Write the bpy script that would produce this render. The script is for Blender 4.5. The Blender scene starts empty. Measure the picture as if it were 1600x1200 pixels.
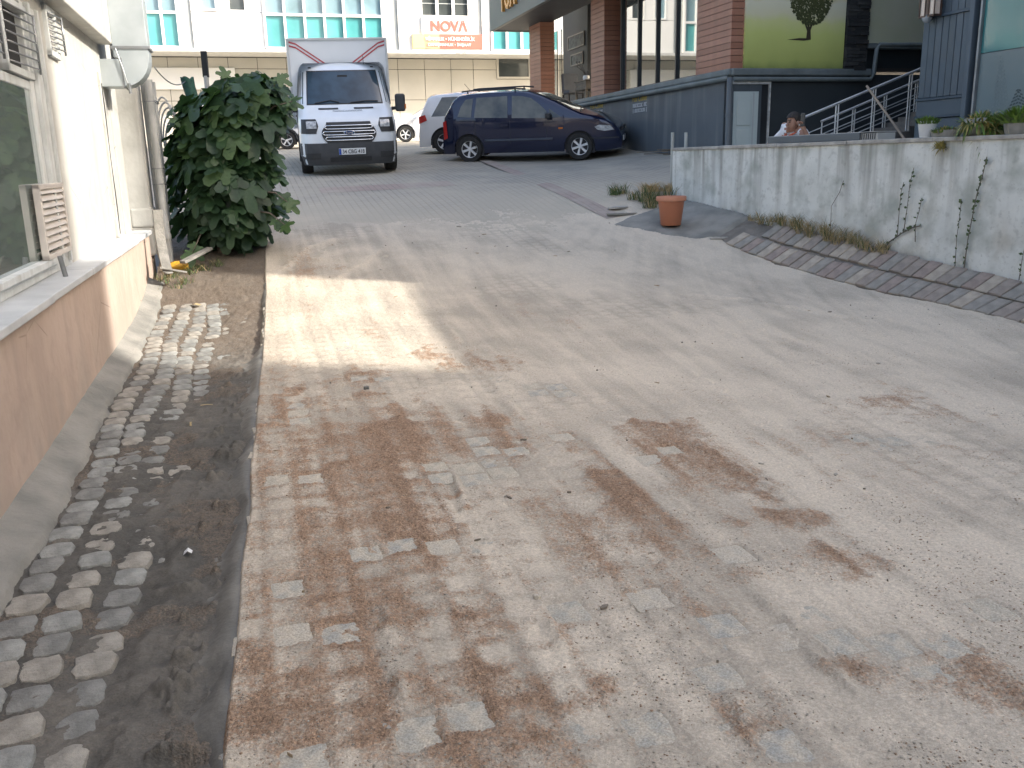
import bpy, bmesh, math, random
import numpy as np
from mathutils import Matrix, Vector
random.seed(7); np.random.seed(7)
SC = bpy.context.scene
COL = SC.collection
R = math.radians

# ------------------------------------------------------------------ camera
F_PX, PITCH, ROLL = 1400.0, R(14.0), 0.0234
CAM = Vector((0, 0, 1.6))
FWD = Vector((0, math.cos(PITCH), -math.sin(PITCH)))
_r0 = Vector((1, 0, 0)); _u0 = Vector((0, math.sin(PITCH), math.cos(PITCH)))
UPC = _u0 * math.cos(ROLL) + _r0 * math.sin(ROLL)
RGT = _r0 * math.cos(ROLL) - _u0 * math.sin(ROLL)
cam_d = bpy.data.cameras.new('camera'); cam = bpy.data.objects.new('camera', cam_d); COL.objects.link(cam)
cam_d.sensor_width = 36.0; cam_d.lens = 36.0 * F_PX / 1600.0; cam_d.clip_end = 3000; cam_d.clip_start = 0.05
cam.matrix_world = Matrix(((RGT.x, UPC.x, -FWD.x, CAM.x), (RGT.y, UPC.y, -FWD.y, CAM.y), (RGT.z, UPC.z, -FWD.z, CAM.z), (0, 0, 0, 1)))
SC.camera = cam

# ------------------------------------------------------------------ sky, sun, exposure
SUN_EL, SUN_AZ = R(33), math.atan2(-0.24, 0.97)          # azimuth measured from +X, towards the sun
world = bpy.data.worlds.new('World'); SC.world = world; world.use_nodes = True
wn = world.node_tree.nodes; wl = world.node_tree.links
sky = wn.new('ShaderNodeTexSky'); sky.sky_type = 'NISHITA'; sky.sun_disc = False
sky.sun_elevation = SUN_EL; sky.sun_rotation = math.pi / 2 - SUN_AZ
sky.air_density = 1.0; sky.dust_density = 6.0; sky.ozone_density = 0.6
wn['Background'].inputs[1].default_value = 0.15
wl.new(sky.outputs[0], wn['Background'].inputs[0])
sun_d = bpy.data.lights.new('sun', 'SUN'); sun_d.energy = 2.4; sun_d.angle = R(0.8); sun_d.color = (1.0, 0.95, 0.88)
sun = bpy.data.objects.new('sun', sun_d); COL.objects.link(sun); sun.location = (30, -10, 40)
SUNV = Vector((math.cos(SUN_EL) * math.cos(SUN_AZ), math.cos(SUN_EL) * math.sin(SUN_AZ), math.sin(SUN_EL)))
sun.rotation_euler = SUNV.to_track_quat('Z', 'Y').to_euler()
SC.view_settings.view_transform = 'Standard'; SC.view_settings.look = 'None'
SC.view_settings.exposure = 1.72; SC.view_settings.gamma = 1.0; SC.view_settings.use_curve_mapping = False

# ------------------------------------------------------------------ small maths
U2 = np.array([-0.27, 0.963]); U2 = U2 / np.linalg.norm(U2)      # up the street
V2 = np.array([U2[1], -U2[0]])                                   # across it, to the right
def P(px, py, d):
    v = CAM + d * (FWD + RGT * ((px - 800) / F_PX) - UPC * ((py - 600) / F_PX))
    return v
class Face:
    """a vertical plane: origin A, unit direction D along it, outward normal N"""
    def __init__(s, A, D, N):
        s.A = np.array(A, float); s.D = np.array(D, float) / np.linalg.norm(D); s.N = np.array(N, float) / np.linalg.norm(N)
    def sz(s, px, py, off=0.0):
        r = FWD + RGT * ((px - 800) / F_PX) - UPC * ((py - 600) / F_PX)
        A = s.A + s.N * off
        k = (A @ s.N) / (r.x * s.N[0] + r.y * s.N[1])
        x, y = r.x * k, r.y * k
        return (x - A[0]) * s.D[0] + (y - A[1]) * s.D[1], CAM.z + r.z * k
    def pt(s, a, z, off=0.0):
        q = s.A + s.D * a + s.N * off
        return Vector((q[0], q[1], z))
    def rect(s, x0, y0, x1, y1, off=0.0):
        ym, xm = (y0 + y1) / 2, (x0 + x1) / 2
        a0, a1 = s.sz(x0, ym, off)[0], s.sz(x1, ym, off)[0]
        z0, z1 = s.sz(xm, y1, off)[1], s.sz(xm, y0, off)[1]
        return min(a0, a1), max(a0, a1), z0, z1
def _hash(ix, iy, seed):
    h = (ix.astype(np.uint32) * np.uint32(374761393) + iy.astype(np.uint32) * np.uint32(668265263) + np.uint32(seed * 2246822519 & 0xffffffff))
    h = (h ^ (h >> np.uint32(13))) * np.uint32(1274126177)
    h = h ^ (h >> np.uint32(16))
    return (h & np.uint32(0xffffff)).astype(np.float64) / float(0xffffff)
def vnoise(x, y, seed=0):
    x = np.asarray(x, float); y = np.asarray(y, float)
    ix = np.floor(x).astype(np.int64); iy = np.floor(y).astype(np.int64)
    fx = x - ix; fy = y - iy
    fx = fx * fx * (3 - 2 * fx); fy = fy * fy * (3 - 2 * fy)
    a = _hash(ix, iy, seed); b = _hash(ix + 1, iy, seed); c = _hash(ix, iy + 1, seed); d = _hash(ix + 1, iy + 1, seed)
    return (a * (1 - fx) + b * fx) * (1 - fy) + (c * (1 - fx) + d * fx) * fy
def fbm(x, y, seed=0, octv=4, g=0.5):
    t = 0; amp = 1; tot = 0
    for i in range(octv):
        t = t + amp * vnoise(x * 2 ** i + 17.3 * i, y * 2 ** i + 5.1 * i, seed + i); tot += amp; amp *= g
    return t / tot
def sstep(a, b, x):
    t = np.clip((x - a) / (b - a), 0, 1); return t * t * (3 - 2 * t)

# ------------------------------------------------------------------ materials
MATS = {}
def mat(name, col, col2=None, scale=4.0, rough=0.75, rvar=0.1, bump=0.0, bscale=60.0, metal=0.0, spec=0.5, coat=0.0,
        coord='Object', detail=6.0, streak=None, streakcol=None, contrast=(0.35, 0.65), trans=0.0, emit=None, fine=0.0, finescale=400):
    if name in MATS: return MATS[name]
    m = bpy.data.materials.new(name); m.use_nodes = True; MATS[name] = m
    nt = m.node_tree; N = nt.nodes; L = nt.links; b = N['Principled BSDF']
    tc = N.new('ShaderNodeTexCoord')
    def noise(sc, det=detail, vec=None):
        n = N.new('ShaderNodeTexNoise'); n.inputs['Scale'].default_value = sc; n.inputs['Detail'].default_value = det
        L.new(vec or tc.outputs[coord], n.inputs['Vector']); return n
    def ramp(a, c0, z, c1, src):
        r = N.new('ShaderNodeValToRGB'); e = r.color_ramp.elements
        e[0].position = a; e[0].color = (*c0, 1); e[1].position = z; e[1].color = (*c1, 1)
        L.new(src, r.inputs[0]); return r
    def mix(fac, a, c, typ='MIX'):
        x = N.new('ShaderNodeMix'); x.data_type = 'RGBA'; x.blend_type = typ
        if isinstance(fac, float): x.inputs[0].default_value = fac
        else: L.new(fac, x.inputs[0])
        L.new(a, x.inputs[6]); L.new(c, x.inputs[7]); return x.outputs[2]
    out = None
    if col2 is None: col2 = tuple(min(1, c * 0.82) for c in col)
    n1 = noise(scale)
    out = ramp(contrast[0], col2, contrast[1], col, n1.outputs['Fac']).outputs[0]
    if streak:
        mp = N.new('ShaderNodeMapping'); mp.inputs['Scale'].default_value = (streak, streak, streak * 0.08)
        L.new(tc.outputs[coord], mp.inputs[0])
        n2 = noise(1.0, 5.0, mp.outputs[0])
        rr = ramp(0.5, (0, 0, 0), 0.72, (1, 1, 1), n2.outputs['Fac'])
        sc = N.new('ShaderNodeRGB'); sc.outputs[0].default_value = (*(streakcol or tuple(c * 0.4 for c in col)), 1)
        out = mix(rr.outputs[0], out, sc.outputs[0])
    if fine > 0:
        n3 = noise(finescale, 2.0)
        g = ramp(0.3, (1 - fine,) * 3, 0.7, (1 + fine,) * 3, n3.outputs['Fac'])
        out = mix(1.0, out, g.outputs[0], 'MULTIPLY')
    L.new(out, b.inputs['Base Color'])
    mr = N.new('ShaderNodeMapRange'); mr.inputs[3].default_value = max(0.02, rough - rvar); mr.inputs[4].default_value = min(1, rough + rvar)
    L.new(n1.outputs['Fac'], mr.inputs[0]); L.new(mr.outputs[0], b.inputs['Roughness'])
    b.inputs['Metallic'].default_value = metal; b.inputs['Specular IOR Level'].default_value = spec
    b.inputs['Coat Weight'].default_value = coat; b.inputs['Coat Roughness'].default_value = 0.05
    if trans: b.inputs['Transmission Weight'].default_value = trans
    if bump:
        nb = noise(bscale, 4.0); bp = N.new('ShaderNodeBump'); bp.inputs['Strength'].default_value = bump; bp.inputs['Distance'].default_value = 0.02
        L.new(nb.outputs['Fac'], bp.inputs['Height']); L.new(bp.outputs[0], b.inputs['Normal'])
    if emit: b.inputs['Emission Color'].default_value = (*emit, 1); b.inputs['Emission Strength'].default_value = 1
    return m
def glassmat(name, tint, gloss=0.35, tr=0.5, rough=0.02, ior=1.5, gcol=.93):
    """tinted window glass: part mirror, part see-through"""
    if name in MATS: return MATS[name]
    m = bpy.data.materials.new(name); m.use_nodes = True; MATS[name] = m
    nt = m.node_tree; N = nt.nodes; L = nt.links; N.remove(N['Principled BSDF'])
    t = N.new('ShaderNodeBsdfTransparent'); t.inputs[0].default_value = (*tint, 1)
    d = N.new('ShaderNodeBsdfDiffuse'); d.inputs[0].default_value = (*[c * 0.5 for c in tint], 1)
    g = N.new('ShaderNodeBsdfGlossy'); g.inputs['Roughness'].default_value = rough; g.inputs[0].default_value = (gcol * .97, gcol, gcol, 1)
    tc = N.new('ShaderNodeTexCoord'); n = N.new('ShaderNodeTexNoise'); n.inputs['Scale'].default_value = 1.2
    L.new(tc.outputs['Object'], n.inputs['Vector'])
    bp = N.new('ShaderNodeBump'); bp.inputs['Strength'].default_value = 0.03; L.new(n.outputs['Fac'], bp.inputs['Height']); L.new(bp.outputs[0], g.inputs['Normal'])
    fr = N.new('ShaderNodeFresnel'); fr.inputs[0].default_value = ior
    ad = N.new('ShaderNodeMath'); ad.operation = 'ADD'; ad.use_clamp = True; ad.inputs[1].default_value = gloss; L.new(fr.outputs[0], ad.inputs[0])
    a = N.new('ShaderNodeMixShader'); a.inputs[0].default_value = tr; L.new(d.outputs[0], a.inputs[1]); L.new(t.outputs[0], a.inputs[2])
    c = N.new('ShaderNodeMixShader'); L.new(ad.outputs[0], c.inputs[0]); L.new(a.outputs[0], c.inputs[1]); L.new(g.outputs[0], c.inputs[2])
    L.new(c.outputs[0], N['Material Output'].inputs[0])
    return m

# ------------------------------------------------------------------ scene objects
WM = {}                                          # world matrices of things, parts share their thing's frame
def tag(o, label=None, cat=None, group=None, kind=None):
    if label: o['label'] = label
    if cat: o['category'] = cat
    if group: o['group'] = group
    if kind: o['kind'] = kind
    return o
def thing(name, label, cat, loc=(0, 0, 0), rz=0.0, group=None, M4=None):
    o = bpy.data.objects.new(name, None); COL.objects.link(o); o.empty_display_size = 0.2
    m = M4 if M4 is not None else Matrix.Translation(loc) @ Matrix.Rotation(rz, 4, 'Z')
    o.matrix_world = m; WM[o.name] = m.copy()
    return tag(o, label, cat, group)
def link(name, me, parent=None, M4=None):
    o = bpy.data.objects.new(name, me); COL.objects.link(o)
    if parent is not None:
        o.parent = parent; WM[o.name] = WM[parent.name]
        if M4 is not None: o.matrix_local = M4
    else:
        if M4 is not None: o.matrix_world = M4
        WM[o.name] = M4.copy() if M4 is not None else Matrix.Identity(4)
    return o
class MB:
    """collects polygons (world or local frame) and builds ONE mesh object"""
    def __init__(s): s.v = []; s.f = []; s.mi = []
    def add(s, vs, fs, mi=0):
        o = len(s.v); s.v += [tuple(v) for v in vs]; s.f += [tuple(i + o for i in f) for f in fs]; s.mi += [mi] * len(fs); return s
    def hexa(s, c, mi=0):
        return s.add(c, [(0, 3, 2, 1), (4, 5, 6, 7), (0, 1, 5, 4), (1, 2, 6, 5), (2, 3, 7, 6), (3, 0, 4, 7)], mi)
    def box(s, c, d, rz=0.0, mi=0, M4=None):
        x, y, z = d[0] / 2, d[1] / 2, d[2] / 2
        m = M4 if M4 is not None else Matrix.Translation(c) @ Matrix.Rotation(rz, 4, 'Z')
        return s.hexa([m @ Vector(q) for q in ((-x, -y, -z), (x, -y, -z), (x, y, -z), (-x, y, -z), (-x, -y, z), (x, -y, z), (x, y, z), (-x, y, z))], mi)
    def fbox(s, F, a0, a1, z0, z1, o0, o1, mi=0):
        q = [F.pt(a0, z0, o0), F.pt(a1, z0, o0), F.pt(a1, z0, o1), F.pt(a0, z0, o1), F.pt(a0, z1, o0), F.pt(a1, z1, o0), F.pt(a1, z1, o1), F.pt(a0, z1, o1)]
        return s.hexa(q, mi)
    def fpoly(s, F, poly, o0, o1, mi=0):
        n = len(poly); a = [F.pt(p[0], p[1], o0) for p in poly]; b = [F.pt(p[0], p[1], o1) for p in poly]
        return s.add(a + b, [tuple(range(n))[::-1], tuple(range(n, 2 * n))] + [(i, (i + 1) % n, n + (i + 1) % n, n + i) for i in range(n)], mi)
    def tube(s, pts, r, n=8, mi=0, cap=True):
        pts = [Vector(p) for p in pts]; rs = r if isinstance(r, (list, tuple)) else [r] * len(pts)
        vs = []; prev = None
        for i, p in enumerate(pts):
            t = (pts[min(i + 1, len(pts) - 1)] - pts[max(i - 1, 0)]).normalized()
            if prev is None: a = t.orthogonal().normalized()
            else:
                a = prev - t * prev.dot(t); a = a.normalized() if a.length > 1e-6 else t.orthogonal().normalized()
            prev = a; b = t.cross(a)
            vs += [p + (a * math.cos(2 * math.pi * k / n) + b * math.sin(2 * math.pi * k / n)) * rs[i] for k in range(n)]
        fs = [(i * n + k, i * n + (k + 1) % n, (i + 1) * n + (k + 1) % n, (i + 1) * n + k) for i in range(len(pts) - 1) for k in range(n)]
        if cap: fs += [tuple(range(n))[::-1], tuple(range((len(pts) - 1) * n, len(pts) * n))]
        return s.add(vs, fs, mi)
    def lathe(s, prof, n=24, c=(0, 0, 0), M4=None, mi=0, cap=True):
        m = M4 if M4 is not None else Matrix.Translation(c)
        vs = [m @ Vector((r * math.cos(2 * math.pi * k / n), r * math.sin(2 * math.pi * k / n), z)) for r, z in prof for k in range(n)]
        fs = [(i * n + k, i * n + (k + 1) % n, (i + 1) * n + (k + 1) % n, (i + 1) * n + k) for i in range(len(prof) - 1) for k in range(n)]
        if cap: fs += [tuple(range(n))[::-1], tuple(range((len(prof) - 1) * n, len(prof) * n))]
        return s.add(vs, fs, mi)
    def grid(s, rows, mi=0, flip=False):
        n = len(rows[0]); vs = [p for r in rows for p in r]; fs = []
        for i in range(len(rows) - 1):
            for k in range(n - 1):
                q = (i * n + k, i * n + k + 1, (i + 1) * n + k + 1, (i + 1) * n + k); fs.append(q[::-1] if flip else q)
        return s.add(vs, fs, mi)
    def mesh(s, name, mats, smooth=False, inv=None):
        me = bpy.data.meshes.new(name)
        vs = [inv @ Vector(v) for v in s.v] if inv is not None else s.v
        me.from_pydata([tuple(v) for v in vs], [], s.f)
        for m in (mats if isinstance(mats, (list, tuple)) else [mats]): me.materials.append(m)
        me.polygons.foreach_set('material_index', s.mi)
        if len(s.f) < 6000:                       # all faces look outwards
            bm = bmesh.new(); bm.from_mesh(me); bmesh.ops.recalc_face_normals(bm, faces=bm.faces); bm.to_mesh(me); bm.free()
        if smooth is not False:
            me.polygons.foreach_set('use_smooth', [True] * len(me.polygons))
            if smooth is not True:
                try: me.set_sharp_from_angle(angle=R(smooth))
                except Exception: pass
        me.update(); return me
    def build(s, name, mats, parent=None, smooth=False, bevel=0.0, local=False, seg=2):
        inv = None
        if parent is not None and not local: inv = WM[parent.name].inverted()
        o = link(name, s.mesh(name, mats, smooth, inv), parent)
        if bevel:
            b = o.modifiers.new('bevel', 'BEVEL'); b.width = bevel; b.segments = seg; b.limit_method = 'ANGLE'; b.angle_limit = R(40)
        return o
def struct(o): o['kind'] = 'structure'; return o
def text_mesh(txt, size=1.0, depth=0.01, bold=0.0, spacing=1.0):
    c = bpy.data.curves.new('lettering', 'FONT'); c.body = txt; c.size = size; c.extrude = depth; c.align_x = 'CENTER'; c.align_y = 'CENTER'
    c.offset = bold; c.space_character = spacing; c.resolution_u = 4
    o = bpy.data.objects.new('lettering', c); COL.objects.link(o)
    bpy.context.view_layer.update()
    me = bpy.data.meshes.new_from_object(o.evaluated_get(bpy.context.evaluated_depsgraph_get()))
    bpy.data.objects.remove(o); bpy.data.curves.remove(c)
    return me
def strokes(name, m, parent, origin, xdir, ydir, width, height, pattern, seed=1):
    """lettering too blurred to read: a row of short upright strokes, gaps where the pattern has spaces"""
    X = Vector(xdir).normalized(); Y = Vector(ydir).normalized(); Zn = X.cross(Y); q = random.Random(seed); b = MB(); n = len(pattern); w = width / n
    def quad(x0, x1, y0, y1):
        c = [Vector(origin) + X * (x - width / 2) + Y * (y - height / 2) for x, y in ((x0, y0), (x1, y0), (x1, y1), (x0, y1))]; b.hexa([p - Zn * .001 for p in c] + [p + Zn * .002 for p in c])
    for i, ch in enumerate(pattern):
        if ch == ' ': continue
        x = i * w; k = q.choice((0, 1, 2)); t = .28 * w
        if ch == '|': quad(x + .2 * w, x + .75 * w, -.15 * height, 1.15 * height); continue
        quad(x + .06 * w, x + .06 * w + t, 0, height)
        if k != 1: quad(x + .92 * w - t, x + .92 * w, 0, height)
        if k != 2: quad(x + .06 * w + t, x + .92 * w, height * .8, height)
        if k != 0: quad(x + .06 * w + t, x + .92 * w - (t if k != 1 else 0), 0, height * .2)
    return b.build(name, m, parent)
def lettering(name, txt, m, parent, origin, xdir, ydir, width, height, depth=0.01, bold=0.0):
    """text as a mesh fitted into width x height, centred at origin, lying along xdir / ydir"""
    me = text_mesh(txt, 1.0, 0.0 if depth == 0 else 0.02, bold)
    vs = [v.co.copy() for v in me.vertices]
    x0, x1 = min(v.x for v in vs), max(v.x for v in vs); y0, y1 = min(v.y for v in vs), max(v.y for v in vs)
    X = Vector(xdir).normalized(); Y = Vector(ydir).normalized(); Z = X.cross(Y)
    inv = WM[parent.name].inverted()
    for v in me.vertices:
        q = v.co; v.co = inv @ (Vector(origin) + X * ((q.x - (x0 + x1) / 2) / (x1 - x0) * width) + Y * ((q.y - (y0 + y1) / 2) / (y1 - y0) * height) + Z * (q.z / 0.02 * depth * 0.5 if depth else 0))
    me.materials.clear(); me.materials.append(m); me.name = name
    return link(name, me, parent)
# ------------------------------------------------------------------ the lie of the land
WALL_L = Face((-2.24, 3.65), U2, V2)                               # foot of the left building
PA = P(1050, 305, 14.0); PB = P(1600, 436, 8.6)
PAR = Face((PA.x, PA.y), (PB.x - PA.x, PB.y - PA.y), (-(PA.y - PB.y), -(PB.x - PA.x)))   # parapet wall, normal towards the road
FC = np.array([3.845, 17.376]) + V2 * .40
FOX_S = Face(FC, U2, -V2); FOX_F = Face(FC, V2, -U2)
STRIP_W = 0.66
def on(F, px, py, off=0.0):
    a, z = F.sz(px, py, off); return F.pt(a, z, off)
def _pts():
    w = [(-6, -6, 0), (6, -6, -.05), (0, 0, 0), (0, 3, .05), (3, 3, .02), (5.5, 3, -.01), (-2, 3, .05), (-1, 6, .10), (2, 6, .07), (4.5, 6, -.01), (-3, 6.5, .12), (-2, 9, .21), (1, 9, .20), (-3.6, 9.4, .22)]
    pts = [Vector(q) for q in w]
    for px, py in ((1200, 411), (1350, 452), (1475, 477), (1600, 505)): pts.append(on(PAR, px, py, STRIP_W))
    pts.append(PA.copy())
    for px, py, d in ((700, 350, 13.1), (900, 347, 13.3), (480, 345, 13.0), (380, 400, 10.8), (550, 268, 19.2), (485, 270, 19.0), (733, 252, 21), (908, 250, 20.8), (640, 222, 35), (440, 232, 33), (800, 222, 36), (1040, 345, 12.9)): pts.append(P(px, py, d))
    pts.append(on(FOX_S, 972, 230)); pts.append(on(FOX_S, 1047, 240))
    for q in ((-14, 34, 2.4), (-30, 45, 2.7), (10, 44, 2.7), (-10, 20, 1.4), (-8, 12, .6)): pts.append(Vector(q))
    return np.array([(p.x, p.y, p.z) for p in pts])
_C = _pts()
def _tps_k(r2): return np.where(r2 > 1e-9, r2 * np.log(np.maximum(r2, 1e-9)), 0)
def _fit():
    n = len(_C); d2 = ((_C[:, None, :2] - _C[None, :, :2]) ** 2).sum(-1)
    K = _tps_k(d2) + np.eye(n) * 1.5; Pm = np.c_[np.ones(n), _C[:, :2]]
    A = np.r_[np.c_[K, Pm], np.c_[Pm.T, np.zeros((3, 3))]]
    return np.linalg.solve(A, np.r_[_C[:, 2], 0, 0, 0])
_W = _fit()
def _zexact(x, y):
    z = _W[-3] + _W[-2] * x + _W[-1] * y
    for i in range(len(_C)): z = z + _W[i] * _tps_k((x - _C[i, 0]) ** 2 + (y - _C[i, 1]) ** 2)
    return z
class Raster:
    """a field sampled on a regular grid, read back by bilinear interpolation"""
    def __init__(s, x0, x1, y0, y1, st):
        s.x0, s.y0, s.st = x0, y0, st; s.nx = int((x1 - x0) / st) + 2; s.ny = int((y1 - y0) / st) + 2
        s.X, s.Y = np.meshgrid(x0 + st * np.arange(s.nx), y0 + st * np.arange(s.ny), indexing='ij'); s.v = np.zeros((s.nx, s.ny))
    def __call__(s, x, y):
        fx = np.clip((np.asarray(x, float) - s.x0) / s.st, 0, s.nx - 1.001); fy = np.clip((np.asarray(y, float) - s.y0) / s.st, 0, s.ny - 1.001)
        ix = fx.astype(int); iy = fy.astype(int); fx = fx - ix; fy = fy - iy
        return (s.v[ix, iy] * (1 - fx) + s.v[ix + 1, iy] * fx) * (1 - fy) + (s.v[ix, iy + 1] * (1 - fx) + s.v[ix + 1, iy + 1] * fx) * fy
    def win(s, x0, x1, y0, y1):
        i0, i1 = max(0, int((x0 - s.x0) / s.st)), min(s.nx, int((x1 - s.x0) / s.st) + 2); j0, j1 = max(0, int((y0 - s.y0) / s.st)), min(s.ny, int((y1 - s.y0) / s.st) + 2)
        return (slice(i0, max(i0, i1)), slice(j0, max(j0, j1)))
_ZR = Raster(-40, 25, -8, 46, .1); _ZR.v = _zexact(_ZR.X, _ZR.Y)
def zroad(x, y): return _ZR(x, y)
def zat(x, y):
    fx = min(max((x + 40) / .1, 0), _ZR.nx - 1.001); fy = min(max((y + 8) / .1, 0), _ZR.ny - 1.001); i, j = int(fx), int(fy); fx -= i; fy -= j; v = _ZR.v
    return float((v[i, j] * (1 - fx) + v[i + 1, j] * fx) * (1 - fy) + (v[i, j + 1] * (1 - fx) + v[i + 1, j + 1] * fx) * fy)
EDGE = 1.06                                                        # offset of the road's left edge from the building
def sw(x, y):
    dx, dy = x - WALL_L.A[0], y - WALL_L.A[1]
    return dx * U2[0] + dy * U2[1], dx * V2[0] + dy * V2[1]
def xy(s, w): return WALL_L.A[0] + U2[0] * s + V2[0] * w, WALL_L.A[1] + U2[1] * s + V2[1] * w
def par_sn(x, y):
    dx, dy = x - PAR.A[0], y - PAR.A[1]
    return dx * PAR.D[0] + dy * PAR.D[1], dx * PAR.N[0] + dy * PAR.N[1]
# ------------------------------------------------------------------ ground materials
def attr_mat(name, ramps, rough=0.9, bump=0.35, bscale=220, bump2=0.3, bscale2=900, spd=0.22, dith=1.5, bmax=.95):
    """surface coloured by vertex attribute 'brown' (coarse red sand) and 'tone', with grain of its own"""
    m = bpy.data.materials.new(name); m.use_nodes = True; nt = m.node_tree; N = nt.nodes; L = nt.links; b = N['Principled BSDF']
    g = N.new('ShaderNodeNewGeometry')
    def noise(sc, det):
        n = N.new('ShaderNodeTexNoise'); n.inputs['Scale'].default_value = sc; n.inputs['Detail'].default_value = det; L.new(g.outputs['Position'], n.inputs['Vector']); return n
    def mixc(fac, a, c, typ='MIX'):
        x = N.new('ShaderNodeMix'); x.data_type = 'RGBA'; x.blend_type = typ; x.clamp_result = False
        if isinstance(fac, float): x.inputs[0].default_value = fac
        else: L.new(fac, x.inputs[0])
        for i, q in ((6, a), (7, c)):
            if isinstance(q, tuple): x.inputs[i].default_value = (*q, 1)
            else: L.new(q, x.inputs[i])
        return x.outputs[2]
    ab = N.new('ShaderNodeAttribute'); ab.attribute_name = 'brown'; at = N.new('ShaderNodeAttribute'); at.attribute_name = 'tone'
    pale = mixc(at.outputs['Fac'], ramps[0], ramps[1])
    n2 = noise(14, 6); brown = mixc(n2.outputs['Fac'], ramps[2], ramps[3])
    n3 = noise(210, 3); n4 = noise(75, 4); n5 = noise(105, 3); n6 = noise(30, 5)
    def mth(op, a, c, e=None):
        x = N.new('ShaderNodeMath'); x.operation = op
        for i, q in enumerate((a, c, e)):
            if q is None: continue
            if isinstance(q, (int, float)): x.inputs[i].default_value = q
            else: L.new(q, x.inputs[i])
        return x.outputs[0]
    gsum = mth('ADD', mth('MULTIPLY', mth('SUBTRACT', n5.outputs['Fac'], .5), dith), mth('MULTIPLY', mth('SUBTRACT', n6.outputs['Fac'], .5), dith * .8))
    bf = N.new('ShaderNodeMapRange'); bf.interpolation_type = 'SMOOTHSTEP'; bf.inputs[1].default_value = .08; bf.inputs[2].default_value = .98; L.new(mth('ADD', ab.outputs['Fac'], gsum), bf.inputs[0])
    bfac = mth('MULTIPLY', bf.outputs[0], bmax)
    col = mixc(bfac, pale, brown)
    def ramp(src, a, va, z, vz):
        r = N.new('ShaderNodeMapRange'); r.inputs[1].default_value = a; r.inputs[2].default_value = z; r.inputs[3].default_value = va; r.inputs[4].default_value = vz
        L.new(src, r.inputs[0]); return r.outputs[0]
    def gray(src):
        c = N.new('ShaderNodeCombineColor'); [L.new(src, c.inputs[i]) for i in range(3)]; return c.outputs[0]
    amp = N.new('ShaderNodeMath'); amp.operation = 'MULTIPLY_ADD'; amp.inputs[1].default_value = 0.55; amp.inputs[2].default_value = 0.45; L.new(ab.outputs['Fac'], amp.inputs[0])
    s1 = gray(ramp(n3.outputs['Fac'], .3, 1 - spd, .7, 1 + spd)); s2 = gray(ramp(n4.outputs['Fac'], .3, 1 - spd, .7, 1 + spd))
    col = mixc(amp.outputs[0], col, mixc(1.0, mixc(1.0, col, s1, 'MULTIPLY'), s2, 'MULTIPLY'))
    L.new(col, b.inputs['Base Color']); b.inputs['Roughness'].default_value = rough; b.inputs['Specular IOR Level'].default_value = 0.25
    na = noise(bscale, 4); nb = noise(bscale2, 2)
    b1 = N.new('ShaderNodeBump'); b1.inputs['Distance'].default_value = 0.012; L.new(na.outputs['Fac'], b1.inputs['Height'])
    st = N.new('ShaderNodeMath'); st.operation = 'MULTIPLY_ADD'; st.inputs[1].default_value = bump * 1.6; st.inputs[2].default_value = bump * 0.5; L.new(ab.outputs['Fac'], st.inputs[0]); L.new(st.outputs[0], b1.inputs['Strength'])
    b2 = N.new('ShaderNodeBump'); b2.inputs['Distance'].default_value = 0.004; b2.inputs['Strength'].default_value = bump2; L.new(nb.outputs['Fac'], b2.inputs['Height'])
    L.new(b1.outputs[0], b2.inputs['Normal']); L.new(b2.outputs[0], b.inputs['Normal'])
    return m
M_SAND = attr_mat('dusty_sand', [(.388, .342, .275), (.582, .508, .405), (.49, .325, .215), (.325, .21, .135)], spd=.34, bump=.9, bscale=120, bscale2=420)
M_MUD = attr_mat('wet_gutter_mud', [(.080, .077, .068), (.150, .138, .118), (.135, .108, .084), (.20, .16, .12)], rough=0.8, bump=0.7, bscale=120, spd=.3)
M_CEM = mat('grey_mortar', (.265, .255, .225), (.17, .168, .15), scale=3.5, rough=.9, bump=.5, bscale=35, fine=.12)
M_CEMD = mat('damp_dark_mortar', (.185, .176, .152), (.115, .112, .10), scale=5, rough=.7, bump=.3, bscale=30, fine=.15)
M_PAVE = [mat('grey_paver_%s' % n, c, (.52, .46, .365), scale=16, rough=.92, bump=.5, bscale=110, fine=.22, finescale=160, spec=.2, contrast=(.36, .62), coord='Object') for n, c in
          (('cool', (.385, .368, .318)), ('warm', (.42, .385, .315)), ('pale', (.46, .42, .35)), ('blue', (.36, .352, .315)))]
M_COB = [mat('gutter_cobble_%s' % n, c, tuple(k * .6 for k in c), scale=11, rough=.85, bump=.4, bscale=70, fine=.2) for n, c in
         (('grey', (.30, .305, .28)), ('warm', (.33, .31, .265)), ('dark', (.23, .23, .21)))]

def gp(px, py):
    d = 3.0
    lo, hi = 0.5, 60.0
    for i in range(40):
        d = (lo + hi) / 2; p = P(px, py, d)
        if p.z > zat(p.x, p.y): lo = d
        else: hi = d
    return P(px, py, d)
def edge_w(s): return 1.02 + 0.034 * s + 0.025 * (fbm(np.asarray(s) * 1.7, np.asarray(s) * 0 + 3.1, 61, 3) - .5)

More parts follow.
